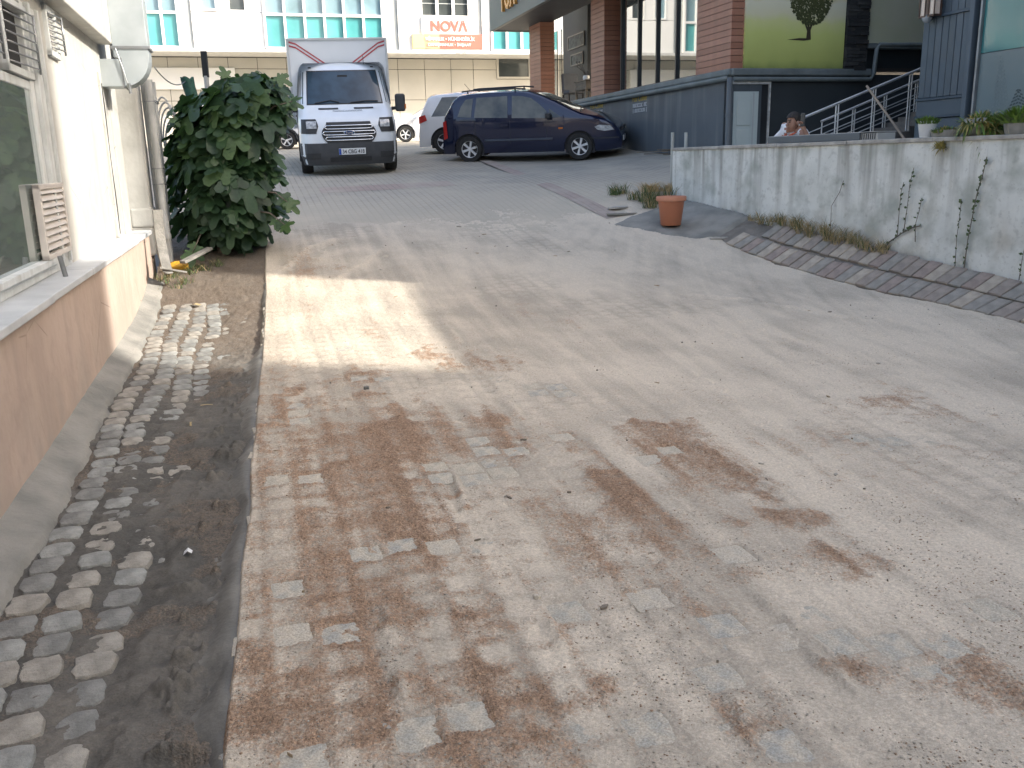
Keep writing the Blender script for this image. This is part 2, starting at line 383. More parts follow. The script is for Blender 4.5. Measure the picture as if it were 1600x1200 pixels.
# ------------------------------------------------------------------ where the coarse sand lies, where pavers lie bare, where wheels cut ridges
BROWN = [(425,640,.5,.05),(418,700,.4,.07),(440,760,.25,.13),(400,800,.2,.09),(430,830,.2,.11),(470,880,.15,.13),(520,900,.14,.12),(430,930,.12,.1),(520,945,.12,.12),
 (470,1050,.12,.12),(550,1040,.14,.12),(420,1130,.12,.08),(520,1110,.12,.12),(580,1130,.1,.06),(600,980,.12,.05),(520,620,.3,.05),(560,690,.3,.16),(640,680,.28,.14),
 (600,740,.25,.17),(690,700,.2,.1),(540,760,.2,.14),(590,800,.2,.15),(660,800,.2,.09),(652,860,.2,.07),(690,820,.15,.05),(780,690,.14,.1),(760,660,.14,.12),
 (800,780,.14,.1),(850,800,.12,.12),(900,840,.12,.19),(965,800,.12,.19),(860,870,.12,.14),(1000,760,.11,.18),(1060,700,.14,.22),(1010,680,.09,.22),(1120,730,.1,.18),
 (1200,760,.09,.18),(760,1030,.16,.055),(790,1090,.12,.065),(820,1150,.1,.075),(740,1185,.07,.05),(1420,635,.16,.22,.6),(1300,690,.08,.2,.45),(1560,725,.08,.2,.5),(1335,1050,.05,.05,.8),
 (1480,1060,.06,.09,.6),(1555,1085,.05,.07,.6),(1030,920,.06,.06),(1100,950,.05,.06),(1340,870,.05,.1),(1250,820,.06,.12),(460,520,.18,.06,.5),(600,515,.2,.04,.5),(550,600,.22,.05),(480,410,.4,.12,.8),(450,470,.4,.06,.5),
 (820,488,.15,.06,.5),(905,508,.12,.08,.6),(1180,900,.05,.08,.6),(870,1000,.07,.05),(930,1070,.06,.05),(1180,1120,.05,.06),(690,560,.2,.05),(760,570,.15,.08)]
BARE = [(680,735,.14,.10),(765,700,.16,.12),(745,740,.12,.12),(715,850,.12,.09),(605,850,.14,.11),(630,845,.10,.08),(555,978,.09,.075),(490,990,.07,.09),(480,845,.12,.05),(450,745,.1,.07),
 (1025,708,.1,.09),(985,935,.07,.06),(1140,1035,.09,.09),(1105,985,.06,.06),(650,1145,.05,.05),(730,1130,.1,.08),(422,925,.09,.07),(490,745,.1,.07),(470,640,.14,.07),(470,660,.12,.06),
 (1050,1010,.05,.06),(1265,1000,.08,.08),(1500,1030,.07,.11),(1400,690,.12,.15),(480,1190,.06,.1),(640,1060,.05,.05),(470,820,.1,.04),(620,760,.08,.05),(790,710,.1,.06),(1290,950,.07,.08),
 (1180,1170,.06,.1),(1540,960,.06,.09),(900,950,.06,.07),(1390,1010,.06,.08),(590,590,.12,.1),(540,545,.15,.1),(860,610,.15,.12),(760,590,.1,.1),(980,1140,.06,.08),(1130,870,.07,.09),(880,690,.08,.1)]
RIDGE = [([(560,800),(585,880),(600,950),(612,1010),(625,1080),(640,1160)], .012, .022), ([(700,730),(722,775),(735,830)], .010, .016), ([(1230,985),(1330,1075),(1390,1150)], .010, .02),
 ([(1160,915),(1250,990),(1330,1030)], .008, .018), ([(835,930),(880,1010),(930,1090)], .009, .02), ([(930,640),(1080,690),(1180,750),(1290,815)], .010, .03), ([(690,480),(720,540),(790,620),(850,700)], .009, .03),
 ([(1050,560),(1170,640),(1330,740),(1500,830)], .008, .035), ([(960,900),(1060,980),(1150,1100),(1200,1190)], .008, .02), ([(1110,470),(1300,560),(1560,640)], .010, .05), ([(1020,455),(1180,470),(1400,510)], .010, .05),
 ([(1300,830),(1420,900),(1580,1000)], .007, .02), ([(520,440),(560,420),(600,385)], .014, .06), ([(430,440),(480,390),(540,370)], .016, .07), ([(850,880),(1000,860),(1150,835)], .006, .03)]
def field_raster(items, warp, seed, fall=.75, soft=False):
    f = Raster(-4.5, 10, .5, 16, .02)
    for px, py, rs, rw, *amp in items:
        c = gp(px, py); s0, w0 = sw(c.x, c.y); k = 3.2 * max(rs, rw) + .5; w = f.win(c.x - k, c.x + k, c.y - k, c.y + k); X, Y = f.X[w], f.Y[w]
        if X.size == 0: continue
        s1, w1 = sw(X, Y); wf = warp * min(1.6, max(rs, rw) / .15)
        s1 = s1 + wf * 1.6 * (fbm(X * 4.2, Y * 4.2, seed, 3) - .5) + wf * .8 * (fbm(X * 13, Y * 13, seed + 3, 2) - .5); w1 = w1 + wf * (fbm(X * 4.2, Y * 4.2, seed + 7, 3) - .5) + wf * .6 * (fbm(X * 13, Y * 13, seed + 9, 2) - .5)
        f.v[w] = np.maximum(f.v[w], np.exp(-(((s1 - s0) / rs) ** 2 + ((w1 - w0) / rw) ** 2) * fall) * (amp[0] if amp else (1.0 if px < 800 or not soft else .72)))
    return f
F_BROWN = field_raster(BROWN, .40, 301, .17, True); F_BARE = field_raster(BARE, .10, 331)
def field(items, x, y): return (F_BROWN if items is BROWN else F_BARE)(x, y)
def _ridges():
    f = Raster(-4.5, 10, .5, 16, .0125)
    for pts, amp, wid in RIDGE:
        q = [gp(*p) for p in pts]; w = f.win(min(p.x for p in q) - .3, max(p.x for p in q) + .3, min(p.y for p in q) - .3, max(p.y for p in q) + .3); x, y = f.X[w], f.Y[w]
        x = x + .05 * (fbm(f.X[w] * 5, f.Y[w] * 5, 73, 3) - .5); y = y + .05 * (fbm(f.X[w] * 5, f.Y[w] * 5, 75, 3) - .5)
        best = np.full_like(x, 9.0); side = np.zeros_like(x); along = np.zeros_like(x)
        for i, (a, b) in enumerate(zip(q[:-1], q[1:])):
            dx, dy = b.x - a.x, b.y - a.y; l2 = dx * dx + dy * dy
            t = np.clip(((x - a.x) * dx + (y - a.y) * dy) / l2, 0, 1)
            ex, ey = x - a.x - t * dx, y - a.y - t * dy; d = np.hypot(ex, ey)
            sg = np.sign(dx * ey - dy * ex); up = d < best; side = np.where(up, sg, side); along = np.where(up, (i + t) / (len(q) - 1), along); best = np.where(up, d, best)
        n = sstep(.32, .62, fbm(f.X[w] * 7, f.Y[w] * 7, 71, 3)) * np.minimum(1, 5 * along) * np.minimum(1, 5 * (1 - along))
        sd_ = best * side
        f.v[w] += 1.7 * amp * n * (np.exp(-(sd_ / wid) ** 2) - .55 * np.exp(-((sd_ + 2.6 * wid) / (1.5 * wid)) ** 2))
    return f
F_RIDGE = _ridges()
def ridge_h(x, y): return F_RIDGE(x, y)
DS, DW = 0.172, 0.157
def paver_uv(x, y):
    s, w = sw(x, y); c = np.floor(w / DW); off = _hash(c.astype(np.int64) + 500, c.astype(np.int64) * 0 + 9, 5) * .07 + .5 * DS * (c % 2)
    r = np.floor((s + off) / DS); fs = (s + off) / DS - r; fw = w / DW - c
    return r, c, fs, fw, off
def sand_T(x, y):
    """sand level above the paver tops (metres), and how brown, how bare it is"""
    s, w = sw(x, y)
    nlow = fbm(x * 1.1, y * 1.1, 11, 4); nmid = fbm(x * 6, y * 6, 31, 4)
    # wheel streaks: they run up the street near the left edge and swing to the right further out
    bend = .10 * (w - 1.2) + .22 * sstep(2.0, 6.0, w) * (w - 2.0); ws = w - bend * (s + 3.0) * .16
    nst = fbm(s * .38, ws * 6.0, 23, 4); nst2 = fbm(s * .6 + 9, ws * 19, 27, 3)
    zone = field(BROWN, x, y)
    r, c, fs, fw, off = paver_uv(x, y)
    ri, ci = r.astype(np.int64) + 900, c.astype(np.int64) + 900
    prand = _hash(ri, ci, 77)
    ins = np.minimum(sstep(.0, .28, .5 - np.abs(fs - .5)), sstep(.0, .28, .5 - np.abs(fw - .5)))       # 1 on a paver, 0 in its joints
    show = sstep(.44, .62, fbm(x * .8, y * .8, 13, 3) + .12 * sstep(3.4, 1.4, w) - .10 * sstep(8, 11, y)) * sstep(6.2, 4.4, w)      # where pavers can be made out at all
    top = ins * (.25 + .95 * prand) * show
    dens = .05 + .88 * zone + 1.15 * (nst - .5) + .80 * (nst2 - .5) + .60 * (nmid - .5) - .42 * top
    bmask = np.clip((dens - .12) / 1.0, 0, 1) * (.22 + .78 * sstep(.0, .55, zone + .22 * (nlow - .42))) * sstep(15, 8, y)
    # pavers swept bare, each as a whole
    xc, yc = xy((r + .5) * DS - off, (c + .5) * DW)
    bare = sstep(.32, .62, field(BARE, xc, yc) + (prand - .5) * .5)
    edge = ins * (.55 + .45 * sstep(.35, .62, fbm(x * 21, y * 21, 37, 3)))
    bm = bare * edge
    T = .0050 + .006 * (nlow - .5) + .0085 * bmask * (.45 + nmid) + .008 * (nst - .5) + ridge_h(x, y)
    T = T - bm * (.0125 + np.maximum(T, 0) * .6)
    joint = (1 - ins) * np.clip(show + bare, 0, 1)
    T = np.maximum(T, -.011) + ((prand - .5) * .0025 * show - joint * .0050) * np.exp(-np.maximum(T, 0) / .010)
    T = T + (fbm(x * 55, y * 55, 41, 3) - .5) * (.0065 + .012 * bmask) * (1 - .6 * bm) + (fbm(x * 17, y * 17, 43, 3) - .5) * .009 * (1 - .7 * bm)
    # thins out to nothing up the hill and at the right-hand gutter
    up = s - 7.3 + 1.3 * (w - 4) * -.10 + 2.6 * (fbm(x * 1.4, y * 1.4, 51, 4) - .5)
    T = T - .018 * sstep(.0, 2.6, up)
    a, n = par_sn(x, y); T = T - .03 * sstep(.02, -.22, n - STRIP_W + .34 * (fbm(x * 3, y * 3, 55, 4) - .5)) * (a > -1.5)
    return T, bmask, bm, nlow, joint, top
def add_attr(me, name, vals):
    a = me.attributes.new(name, 'FLOAT', 'POINT'); a.data.foreach_set('value', np.asarray(vals, np.float32).ravel())
def sheet(name, X, Y, Z, mt, attrs, keep=None, smooth=True):
    nr, nc = X.shape; me = bpy.data.meshes.new(name)
    co = np.stack([X, Y, Z], -1).reshape(-1, 3)
    i = np.arange(nr * nc).reshape(nr, nc); q = np.stack([i[:-1, :-1], i[:-1, 1:], i[1:, 1:], i[1:, :-1]], -1).reshape(-1, 4)
    if keep is not None: q = q[keep.reshape(-1)]
    me.vertices.add(len(co)); me.vertices.foreach_set('co', co.astype(np.float32).ravel())
    me.loops.add(len(q) * 4); me.loops.foreach_set('vertex_index', q.astype(np.int32).ravel())
    me.polygons.add(len(q)); me.polygons.foreach_set('loop_start', np.arange(0, len(q) * 4, 4, dtype=np.int32)); me.polygons.foreach_set('loop_total', np.full(len(q), 4, np.int32))
    me.polygons.foreach_set('use_smooth', np.ones(len(q), bool)); me.update(calc_edges=True); me.validate()
    for k, v in attrs.items(): add_attr(me, k, v)
    me.materials.append(mt); return link(name, me)

# the sand-strewn road: rows run across the street, finer where it is near
CS, CW = sw(0.0, 0.0)
NR, NC = 1000, 720
dist = np.exp(np.linspace(math.log(1.15), math.log(15.2), NR))
ss = CS + dist
wl_ = edge_w(ss) - .01
# the right-hand limit of each row: the gutter strip or well outside the picture
t_ = np.linspace(0, 1, NC)
par_w = []
for s in ss:
    x0, y0 = xy(s, 0.0); den = V2 @ PAR.N; k = (STRIP_W - 0.0 - ((np.array([x0, y0]) - PAR.A) @ PAR.N)) / den
    par_w.append(min(max(k + .15, 3.4), 12))
wr_ = np.minimum(np.maximum(CW + dist * 1.25, 2.6), np.array(par_w))
Wg = wl_[:, None] + (wr_ - wl_)[:, None] * t_[None, :] ** 1.15
Sg = np.repeat(ss[:, None], NC, 1)
Xg, Yg = xy(Sg, Wg)
T, bmask, bm, nlow, joint, ptop = sand_T(Xg, Yg)
Zr = zroad(Xg, Yg)
lip = sstep(.0, .035, Wg - wl_[:, None])
Zs = Zr + T * lip - .05 * (1 - lip)
tone = np.clip(.30 + 1.1 * (nlow - .5) + .9 * (fbm(Xg * 2.7, Yg * 2.7, 91, 4) - .5) + .9 * (fbm(Sg * 1.2, Wg * 7, 95, 4) - .5) + .9 * (fbm(Sg * .5, (Wg - (.10 * (Wg - 1.2) + .22 * sstep(2., 6., Wg) * (Wg - 2.)) * (Sg + 3) * .16) * 16, 97, 3) - .5) + .42 * sstep(0.3, 3, Wg - 1.2) + 22 * np.clip(ridge_h(Xg, Yg), -.02, .02) - .34 * joint * (1 - bmask) + .08 * ptop, 0, 1)
road = struct(sheet('road', Xg, Yg, Zs, M_SAND, {'brown': bmask, 'tone': tone}))

# pavers that lie bare or nearly bare
def paver_mesh(k, L, Wd, H, rnd=.012, dome=.002, jit=.006):
    rr = random.Random(k); n = []
    for cx, cy in ((1, 1), (-1, 1), (-1, -1), (1, -1)):
        ex, ey = cx * (L / 2 + rr.uniform(-jit, jit)), cy * (Wd / 2 + rr.uniform(-jit, jit))
        a0 = math.atan2(cy, cx)
        for da in (-.9, 0, .9):
            if cx * cy < 0: pass
            n.append((ex - cx * rnd + rnd * math.cos(a0 + da) * 1.1, ey - cy * rnd + rnd * math.sin(a0 + da) * 1.1))
    m = MB(); c = len(n)
    rings = [(1.0, -H), (1.0, -.006), (.965, -.001), (.80, dome)]
    vs = [(x * f, y * f, z + (rr.uniform(-.0008, .0008) if z > -.01 else 0)) for f, z in rings for x, y in n] + [(0, 0, dome)]
    fs = [(i * c + j, i * c + (j + 1) % c, (i + 1) * c + (j + 1) % c, (i + 1) * c + j) for i in range(3) for j in range(c)] + [(3 * c + j, 3 * c + (j + 1) % c, 4 * c) for j in range(c)]
    m.add(vs, fs); return m
PAVS = [[paver_mesh(10 * v + k, DS - .014, DW - .014, .06, jit=.004).mesh('paver', M_PAVE[v], smooth=35) for k in range(3)] for v in range(4)]
cand = []
ii = set()
sc, wc = np.meshgrid(np.arange(-3.0, 9.0, DS / 2), np.arange(1.1, 9.0, DW / 2), indexing='ij')
xc_, yc_ = xy(sc, wc); r_, c_, fs_, fw_, off_ = paver_uv(xc_, yc_)
for r, c, o in zip(r_.ravel(), c_.ravel(), off_.ravel()):
    if (r, c) in ii: continue
    ii.add((r, c)); s = (r + .5) * DS - o; w = (c + .5) * DW
    if w < float(edge_w(s)) + DW * .5: continue
    x, y = xy(s, w)
    v = Vector((x, y, zat(x, y))) - CAM
    dpt = v.dot(FWD)
    if dpt < 1.2: continue
    px = 800 + F_PX * v.dot(RGT) / dpt; py = 600 - F_PX * v.dot(UPC) / dpt
    if -150 < px < 1750 and py < 1350: cand.append((x, y, s, w, dpt))
ca = np.array(cand); bareness = field(BARE, ca[:, 0], ca[:, 1])
pick = [i for i in np.argsort(-(bareness - .004 * ca[:, 4])) if bareness[i] > .20][:285]
def on_ground(x, y, rz, dz=0.0):
    e = .1; nx = (zat(x - e, y) - zat(x + e, y)) / (2 * e); ny = (zat(x, y - e) - zat(x, y + e)) / (2 * e)
    n = Vector((nx, ny, 1)).normalized(); q = Vector((0, 0, 1)).rotation_difference(n)
    return Matrix.Translation((x, y, zat(x, y) + dz)) @ q.to_matrix().to_4x4() @ Matrix.Rotation(rz, 4, 'Z')
STREET_RZ = math.atan2(U2[1], U2[0])
for i in pick:
    x, y, s, w, _ = ca[i]; pr = random.random()
    v = random.choice([0, 0, 1, 2, 3])
    link('paver', PAVS[v][random.randrange(3)], road, on_ground(x, y, STREET_RZ + random.uniform(-.03, .03), random.uniform(-.0015, .0015)) @ Matrix.Rotation(random.choice([0, math.pi]), 4, 'Z'))

# ------------------------------------------------------------------ gutter between building and road
ns, nw = 900, 130
dg = np.exp(np.linspace(math.log(.9), math.log(14.2), ns)); sg = CS + dg
tg = np.linspace(0, 1, nw); wl2 = np.full(ns, .05); wr2 = edge_w(sg) + .03
Wm = wl2[:, None] + (wr2 - wl2)[:, None] * tg[None]; Sm = np.repeat(sg[:, None], nw, 1); Xm, Ym = xy(Sm, Wm)
EW = wr2[:, None] - .03
def strip_base(W, E, S):
    u_ = (W - .15) / (E - .15)
    b = -.03 - .05 * sstep(.15, .72, u_)
    far = sstep(3.0, 6.5, S)
    return b * (1 - .35 * far) * sstep(9.0, 6.6, S) + .004 * sstep(6.6, 9.0, S)
base = strip_base(Wm, EW, Sm)
nA = fbm(Xm * 3, Ym * 3, 101, 4); nB = fbm(Xm * 14, Ym * 14, 105, 4); nC = fbm(Xm * 50, Ym * 50, 109, 3)
u_m = (Wm - .15) / (EW - .15)
bury = .55 * sstep(-.45, -.15, Sm) * sstep(2.3, 1.7, Sm) * sstep(.14, .34, u_m) + sstep(.52, .70, u_m + .22 * (nA - .5)) * (1 - .3 * sstep(2.5, 4, Sm)) + .9 * sstep(5.6, 6.4, Sm)
bury = np.clip(bury + (nA - .5) * .5 + (nB - .5) * .35, 0, 1.2)
clod = sstep(.56, .8, nB) * sstep(.66, .80, u_m) * sstep(1.02, .88, u_m)
Zm = zroad(Xm, Ym) + base - .012 + .034 * bury + (nB - .5) * .024 + (nC - .5) * .011 + clod * .040 * sstep(4, 1.5, Sm)
Zm = Zm - .03 * sstep(1.1, .95, Wm * 0 + 1) * 0
tonem = np.clip(.25 + 1.4 * (nA - .5) + .9 * (nB - .5) + .5 * sstep(2.2, 4.0, Sm) + .15 * sstep(.5, .2, u_m), 0, 1)
brm = np.clip(sstep(.50, .66, fbm(Xm * 4, Ym * 4, 121, 4)) * .55 + .75 * sstep(2.4, 4.5, Sm), 0, 1)
gutter = struct(sheet('gutter', Xm, Ym, Zm, M_MUD, {'brown': brm, 'tone': tonem}))
COBS = []
for v in range(3):
    for k in range(4):
        rr = random.Random(100 + v * 10 + k); n = 12; m = MB(); out = []
        for j in range(n):
            a = 2 * math.pi * j / n + .39; e = 4.6
            rad = (abs(math.cos(a)) ** e + abs(math.sin(a)) ** e) ** (-1 / e)
            out.append((math.cos(a) * rad * (1 + rr.uniform(-.09, .06)), math.sin(a) * rad * (1 + rr.uniform(-.09, .06))))
        rings = [(1, -.06), (1, -.014), (.94, -.003), (.7, .003)]
        vs = [(x * f * .076, y * f * .069, z + (rr.uniform(-.002, .002) if z > -.02 else 0)) for f, z in rings for x, y in out] + [(0, 0, .004)]
        fs = [(i * n + j, i * n + (j + 1) % n, (i + 1) * n + (j + 1) % n, (i + 1) * n + j) for i in range(3) for j in range(n)] + [(3 * n + j, 3 * n + (j + 1) % n, 4 * n) for j in range(n)]
        COBS.append(m.add(vs, fs).mesh('cobblestone', M_COB[v], smooth=40))
s = -2.6; row = 0
while s < 5.9:
    ds = .165 + random.uniform(-.012, .012); cols = 6
    ew = float(edge_w(s))
    for c in range(cols):
        w = .245 + c * .150 + .025 * math.sin(s * 2.3 + c) + random.uniform(-.008, .008)
        if w > ew - .2: continue
        if c >= 4 and random.random() < .3: continue
        x, y = xy(s + random.uniform(-.012, .012), w)
        b = float(strip_base(np.array(w), np.array(ew), np.array(s)))
        link('cobblestone', random.choice(COBS), gutter, on_ground(x, y, STREET_RZ + random.uniform(-.12, .12), b + random.uniform(-.007, .005)) @ Matrix.Rotation(random.choice([0, math.pi]), 4, 'Z') @ Matrix.Diagonal((random.uniform(.98, 1.1), random.uniform(.92, 1.06), 1, 1)))
    s += ds; row += 1
# small square stones along the very edge of the road
s = -2.5
while s < 6.0:
    ew = float(edge_w(s)); x, y = xy(s, ew + .045)
    if random.random() < .5:
        link('edge_stone', random.choice(PAVS[random.choice([0, 3, 2])]), road, on_ground(x, y, STREET_RZ + random.uniform(-.15, .15), random.uniform(-.016, -.002)) @ Matrix.Diagonal((random.uniform(.6, .95), random.uniform(.5, .72), 1, 1)))
    s += .155
# mortar fillet along the foot of the wall
ns2 = 260; sf = np.linspace(-3.4, 6.6, ns2); prof = np.linspace(0, 1, 14)
wf = .17 + .07 * (fbm(sf * 1.3, sf * 0 + 2, 131, 4) - .5) + .05 * (fbm(sf * 6, sf * 0 + 2, 133, 3) - .5)
Sf = np.repeat(sf[:, None], 14, 1); Wf = -.02 + (wf[:, None] + .02) * prof[None]
Xf, Yf = xy(Sf, Wf)
bb = strip_base(Wf, edge_w(Sf), Sf)
hgt = .085 + .02 * (fbm(sf * 2, sf * 0, 137, 3) - .5)
Zf = zroad(Xf, Yf) + bb + hgt[:, None] * (1 - prof[None]) ** 1.3 + .010 * (fbm(Xf * 7, Yf * 7, 139, 3) - .5) + .022 - .05 * sstep(.88, 1, prof)[None]
struct(sheet('mortar_fillet', Xf, Yf, Zf, M_CEM, {}))
# smooth mortar edge holding the road up
se = np.linspace(-3.2, 6.2, 420); pe = np.linspace(0, 1, 16)
we = .125 + .16 * (fbm(se * 2.6, se * 0 + 4, 141, 4) - .5)
E1 = edge_w(se); Se = np.repeat(se[:, None], 16, 1); We = E1[:, None] + .035 - (we[:, None] + .035) * pe[None]
Xe, Ye = xy(Se, We)
bz = strip_base(We, E1[:, None] + We * 0, Se)
Ze = zroad(Xe, Ye) - .004 - .06 * sstep(3.0, 4.4, Se) * sstep(.1, .5, pe)[None] + (bz + .022) * sstep(.22, .85, pe)[None] + .012 * (fbm(Xe * 8, Ye * 8, 143, 4) - .5) - .05 * sstep(.93, 1, pe)[None] - .012 * sstep(.55, .68, fbm(Xe * 5, Ye * 5, 147, 3))
struct(sheet('mortar_road_edge', Xe, Ye, Ze, M_CEMD, {}))

# ------------------------------------------------------------------ paved street higher up, and the land all round
def brick_floor(name, base, base2, joint, rz, bw, bh, dirt, band=None):
    m = bpy.data.materials.new(name); m.use_nodes = True; nt = m.node_tree; N = nt.nodes; L = nt.links; b = N['Principled BSDF']
    g = N.new('ShaderNodeNewGeometry'); mp = N.new('ShaderNodeMapping'); mp.inputs['Rotation'].default_value = (0, 0, -rz); L.new(g.outputs['Position'], mp.inputs[0])
    br = N.new('ShaderNodeTexBrick'); br.inputs['Color1'].default_value = (*base, 1); br.inputs['Color2'].default_value = (*base2, 1); br.inputs['Mortar'].default_value = (*joint, 1)
    br.inputs['Scale'].default_value = 1; br.inputs['Brick Width'].default_value = bw; br.inputs['Row Height'].default_value = bh; br.inputs['Mortar Size'].default_value = .012; br.inputs['Mortar Smooth'].default_value = .4; br.inputs['Bias'].default_value = 0
    L.new(mp.outputs[0], br.inputs['Vector'])
    n = N.new('ShaderNodeTexNoise'); n.inputs['Scale'].default_value = 1.3; n.inputs['Detail'].default_value = 7; L.new(g.outputs['Position'], n.inputs['Vector'])
    r = N.new('ShaderNodeMapRange'); r.inputs[1].default_value = .42; r.inputs[2].default_value = .72; L.new(n.outputs['Fac'], r.inputs[0])
    ab = N.new('ShaderNodeAttribute'); ab.attribute_name = 'brown'
    x0 = N.new('ShaderNodeMix'); x0.data_type = 'RGBA'; L.new(ab.outputs['Fac'], x0.inputs[0]); L.new(br.outputs['Color'], x0.inputs[6]); x0.inputs[7].default_value = (.50, .44, .35, 1)
    x = N.new('ShaderNodeMix'); x.data_type = 'RGBA'; L.new(r.outputs[0], x.inputs[0]); L.new(x0.outputs[2], x.inputs[6]); x.inputs[7].default_value = (*dirt, 1)
    L.new(x.outputs[2], b.inputs['Base Color']); b.inputs['Roughness'].default_value = .95; b.inputs['Specular IOR Level'].default_value = .1
    bp = N.new('ShaderNodeBump'); bp.inputs['Strength'].default_value = .5; bp.inputs['Distance'].default_value = .01; bp.invert = True; L.new(br.outputs['Fac'], bp.inputs['Height']); L.new(bp.outputs[0], b.inputs['Normal'])
    return m
M_PAVED = brick_floor('paved_street', (.335, .315, .27), (.37, .345, .295), (.26, .24, .205), STREET_RZ, .21, .11, (.42, .38, .31))
xs = np.linspace(-45, 40, 240); ys = np.linspace(7.2, 46, 240)
Xp, Yp = np.meshgrid(xs, ys); Sp, Wp = sw(Xp, Yp)
mg = np.clip(sstep(12.5, 8.2, Sp + 2.5 * (fbm(Xp * .7, Yp * .7, 161, 4) - .5)) * 1.1, 0, .95)
pn = par_sn(Xp, Yp)
drop = np.where((pn[1] < .12) & (pn[0] > -.6), 1.0, 0) * .9 + np.where(((Wp < 1.36) & (Sp < 9.3) & (Wp > -3)) | (Sp < 6.9), .3, 0)
paved = struct(sheet('paved_street', Xp, Yp, zroad(Xp, Yp) - .006 - drop, M_PAVED, {'brown': mg}))
# the band of red pavers across the street, a sheet of its own
def street_patch(name, s0, s1, w0, w1, mt, dz=.004, n=(24, 40), attrs=None, shear=0.0):
    S, W_ = np.meshgrid(np.linspace(s0, s1, n[0]), np.linspace(w0, w1, n[1]), indexing='ij'); x, y = xy(S + shear * W_, W_)
    return struct(sheet(name, x, y, zroad(x, y) + dz, mt, attrs or {'brown': S * 0}))
M_RED = brick_floor('red_pavers', (.35, .28, .245), (.365, .30, .26), (.29, .245, .215), STREET_RZ, .21, .11, (.42, .375, .315))
q0, q1 = gp(500, 298), gp(705, 285); a0, b0 = sw(q0.x, q0.y); a1, b1 = sw(q1.x, q1.y)
street_patch('red_paver_band', (a0 + a1) / 2 - .38, (a0 + a1) / 2 + .38, min(b0, b1), max(b0, b1), M_RED, dz=-.0025)
q0, q1 = gp(770, 260), gp(985, 345); a0, b0 = sw(q0.x, q0.y); a1, b1 = sw(q1.x, q1.y)
edge_pts = [gp(x, y) for x, y in ((745, 246), (800, 268), (860, 292), (910, 314), (960, 340))]
m = MB(); rows = []
for i, p in enumerate(edge_pts):
    t = (edge_pts[min(i + 1, 4)] - edge_pts[max(i - 1, 0)]); nrm = Vector((-t.y, t.x, 0)).normalized() * .13
    rows.append([Vector((q.x, q.y, zat(q.x, q.y) + .006)) for q in (p - nrm, p + nrm)])
m.grid(rows); ob = m.build('red_paver_edge', M_RED); add_attr(ob.data, 'brown', np.zeros(len(ob.data.vertices))); struct(ob)
# ground sheet reaching the horizon
M_EARTH = mat('far_ground', (.24, .225, .20), (.17, .165, .15), scale=.4, rough=.95, coord='Object')
m = MB(); gx = [-1500, -400, -100, -60, -40, -25, -15, -8, -4, 0, 4, 8, 15, 25, 40, 100, 400, 1500]; gy = [-1500, -300, -60, -20, -8, -4, 0, 4, 8, 12, 16, 20, 25, 30, 36, 46, 70, 150, 400, 1500]
m.grid([[(x, y, zat(x, y) - (.95 if (y > 7.5 and y < 24 and x > 2) else .28)) for x in gx] for y in gy])
struct(m.build('ground', M_EARTH, smooth=True))

# ------------------------------------------------------------------ bank of bricks below the parapet
PL = (PB - PA).to_2d().length
def base_z(a): return PA.z + (PB.z - PA.z) * a / PL
def bank_pt(a, n, lift=0.0):
    q = PAR.A + PAR.D * a + PAR.N * n; q1 = PAR.A + PAR.D * a + PAR.N * STRIP_W
    zo = zat(q1[0], q1[1]); t = n / STRIP_W
    return Vector((q[0], q[1], base_z(a) + (zo - base_z(a)) * (t ** .9) + lift))
M_BANK = mat('dusty_joint_soil', (.21, .185, .155), (.13, .118, .10), scale=7, rough=.95, bump=.5, bscale=50)
m = MB(); m.grid([[bank_pt(a, n, -.035) for n in np.linspace(-.05, STRIP_W + .1, 8)] for a in np.linspace(-.3, PL + 2.5, 60)])
bank = struct(m.build('brick_bank', M_BANK, smooth=True))
M_BRK = [mat('bank_brick_%s' % n, c, tuple(k * .7 for k in c), scale=8, rough=.9, bump=.35, bscale=60, fine=.15) for n, c in (('red', (.32, .255, .215)), ('brown', (.32, .27, .225)), ('grey', (.31, .285, .245)), ('dusty', (.43, .37, .295)))]
BRK = []
for mt in M_BRK:
    for k in range(2):
        b = MB(); b.box((0, 0, -.02), (.142, .305, .04)); me = b.mesh('brick', mt)
        bmm = bmesh.new(); bmm.from_mesh(me); bmesh.ops.bevel(bmm, geom=[e for e in bmm.edges if all(v.co.z > -.01 for v in e.verts)], offset=.008, segments=1, affect='EDGES')
        for v in bmm.verts: v.co += Vector((random.uniform(-.004, .004), random.uniform(-.006, .006), random.uniform(-.002, .002)))
        bmm.to_mesh(me); bmm.free(); BRK.append(me)
a_start = PAR.sz(1172, 352, .3)[0]
a = a_start
while a < PL + 1.6:
    for k, (n0, n1) in enumerate(((.018, .325), (.331, .638))):
        if k == 0 and a < a_start + .2: continue
        jit = random.uniform(-.008, .008)
        p0, p1 = bank_pt(a, n0 + jit), bank_pt(a, n1 + jit); q = bank_pt(a + .15, n0)
        Yd = (p1 - p0).normalized(); Zd = (q - p0).cross(Yd).normalized(); Zd = Zd if Zd.z > 0 else -Zd; Xd = Yd.cross(Zd)
        c = (p0 + p1) / 2 + Zd * random.uniform(-.004, .004)
        sl = Matrix(((Xd.x, Yd.x, Zd.x, c.x), (Xd.y, Yd.y, Zd.y, c.y), (Xd.z, Yd.z, Zd.z, c.z), (0, 0, 0, 1)))
        link('brick', random.choice(BRK), bank, sl @ Matrix.Rotation(random.uniform(-.025, .025), 4, 'Z'))
    a += .157
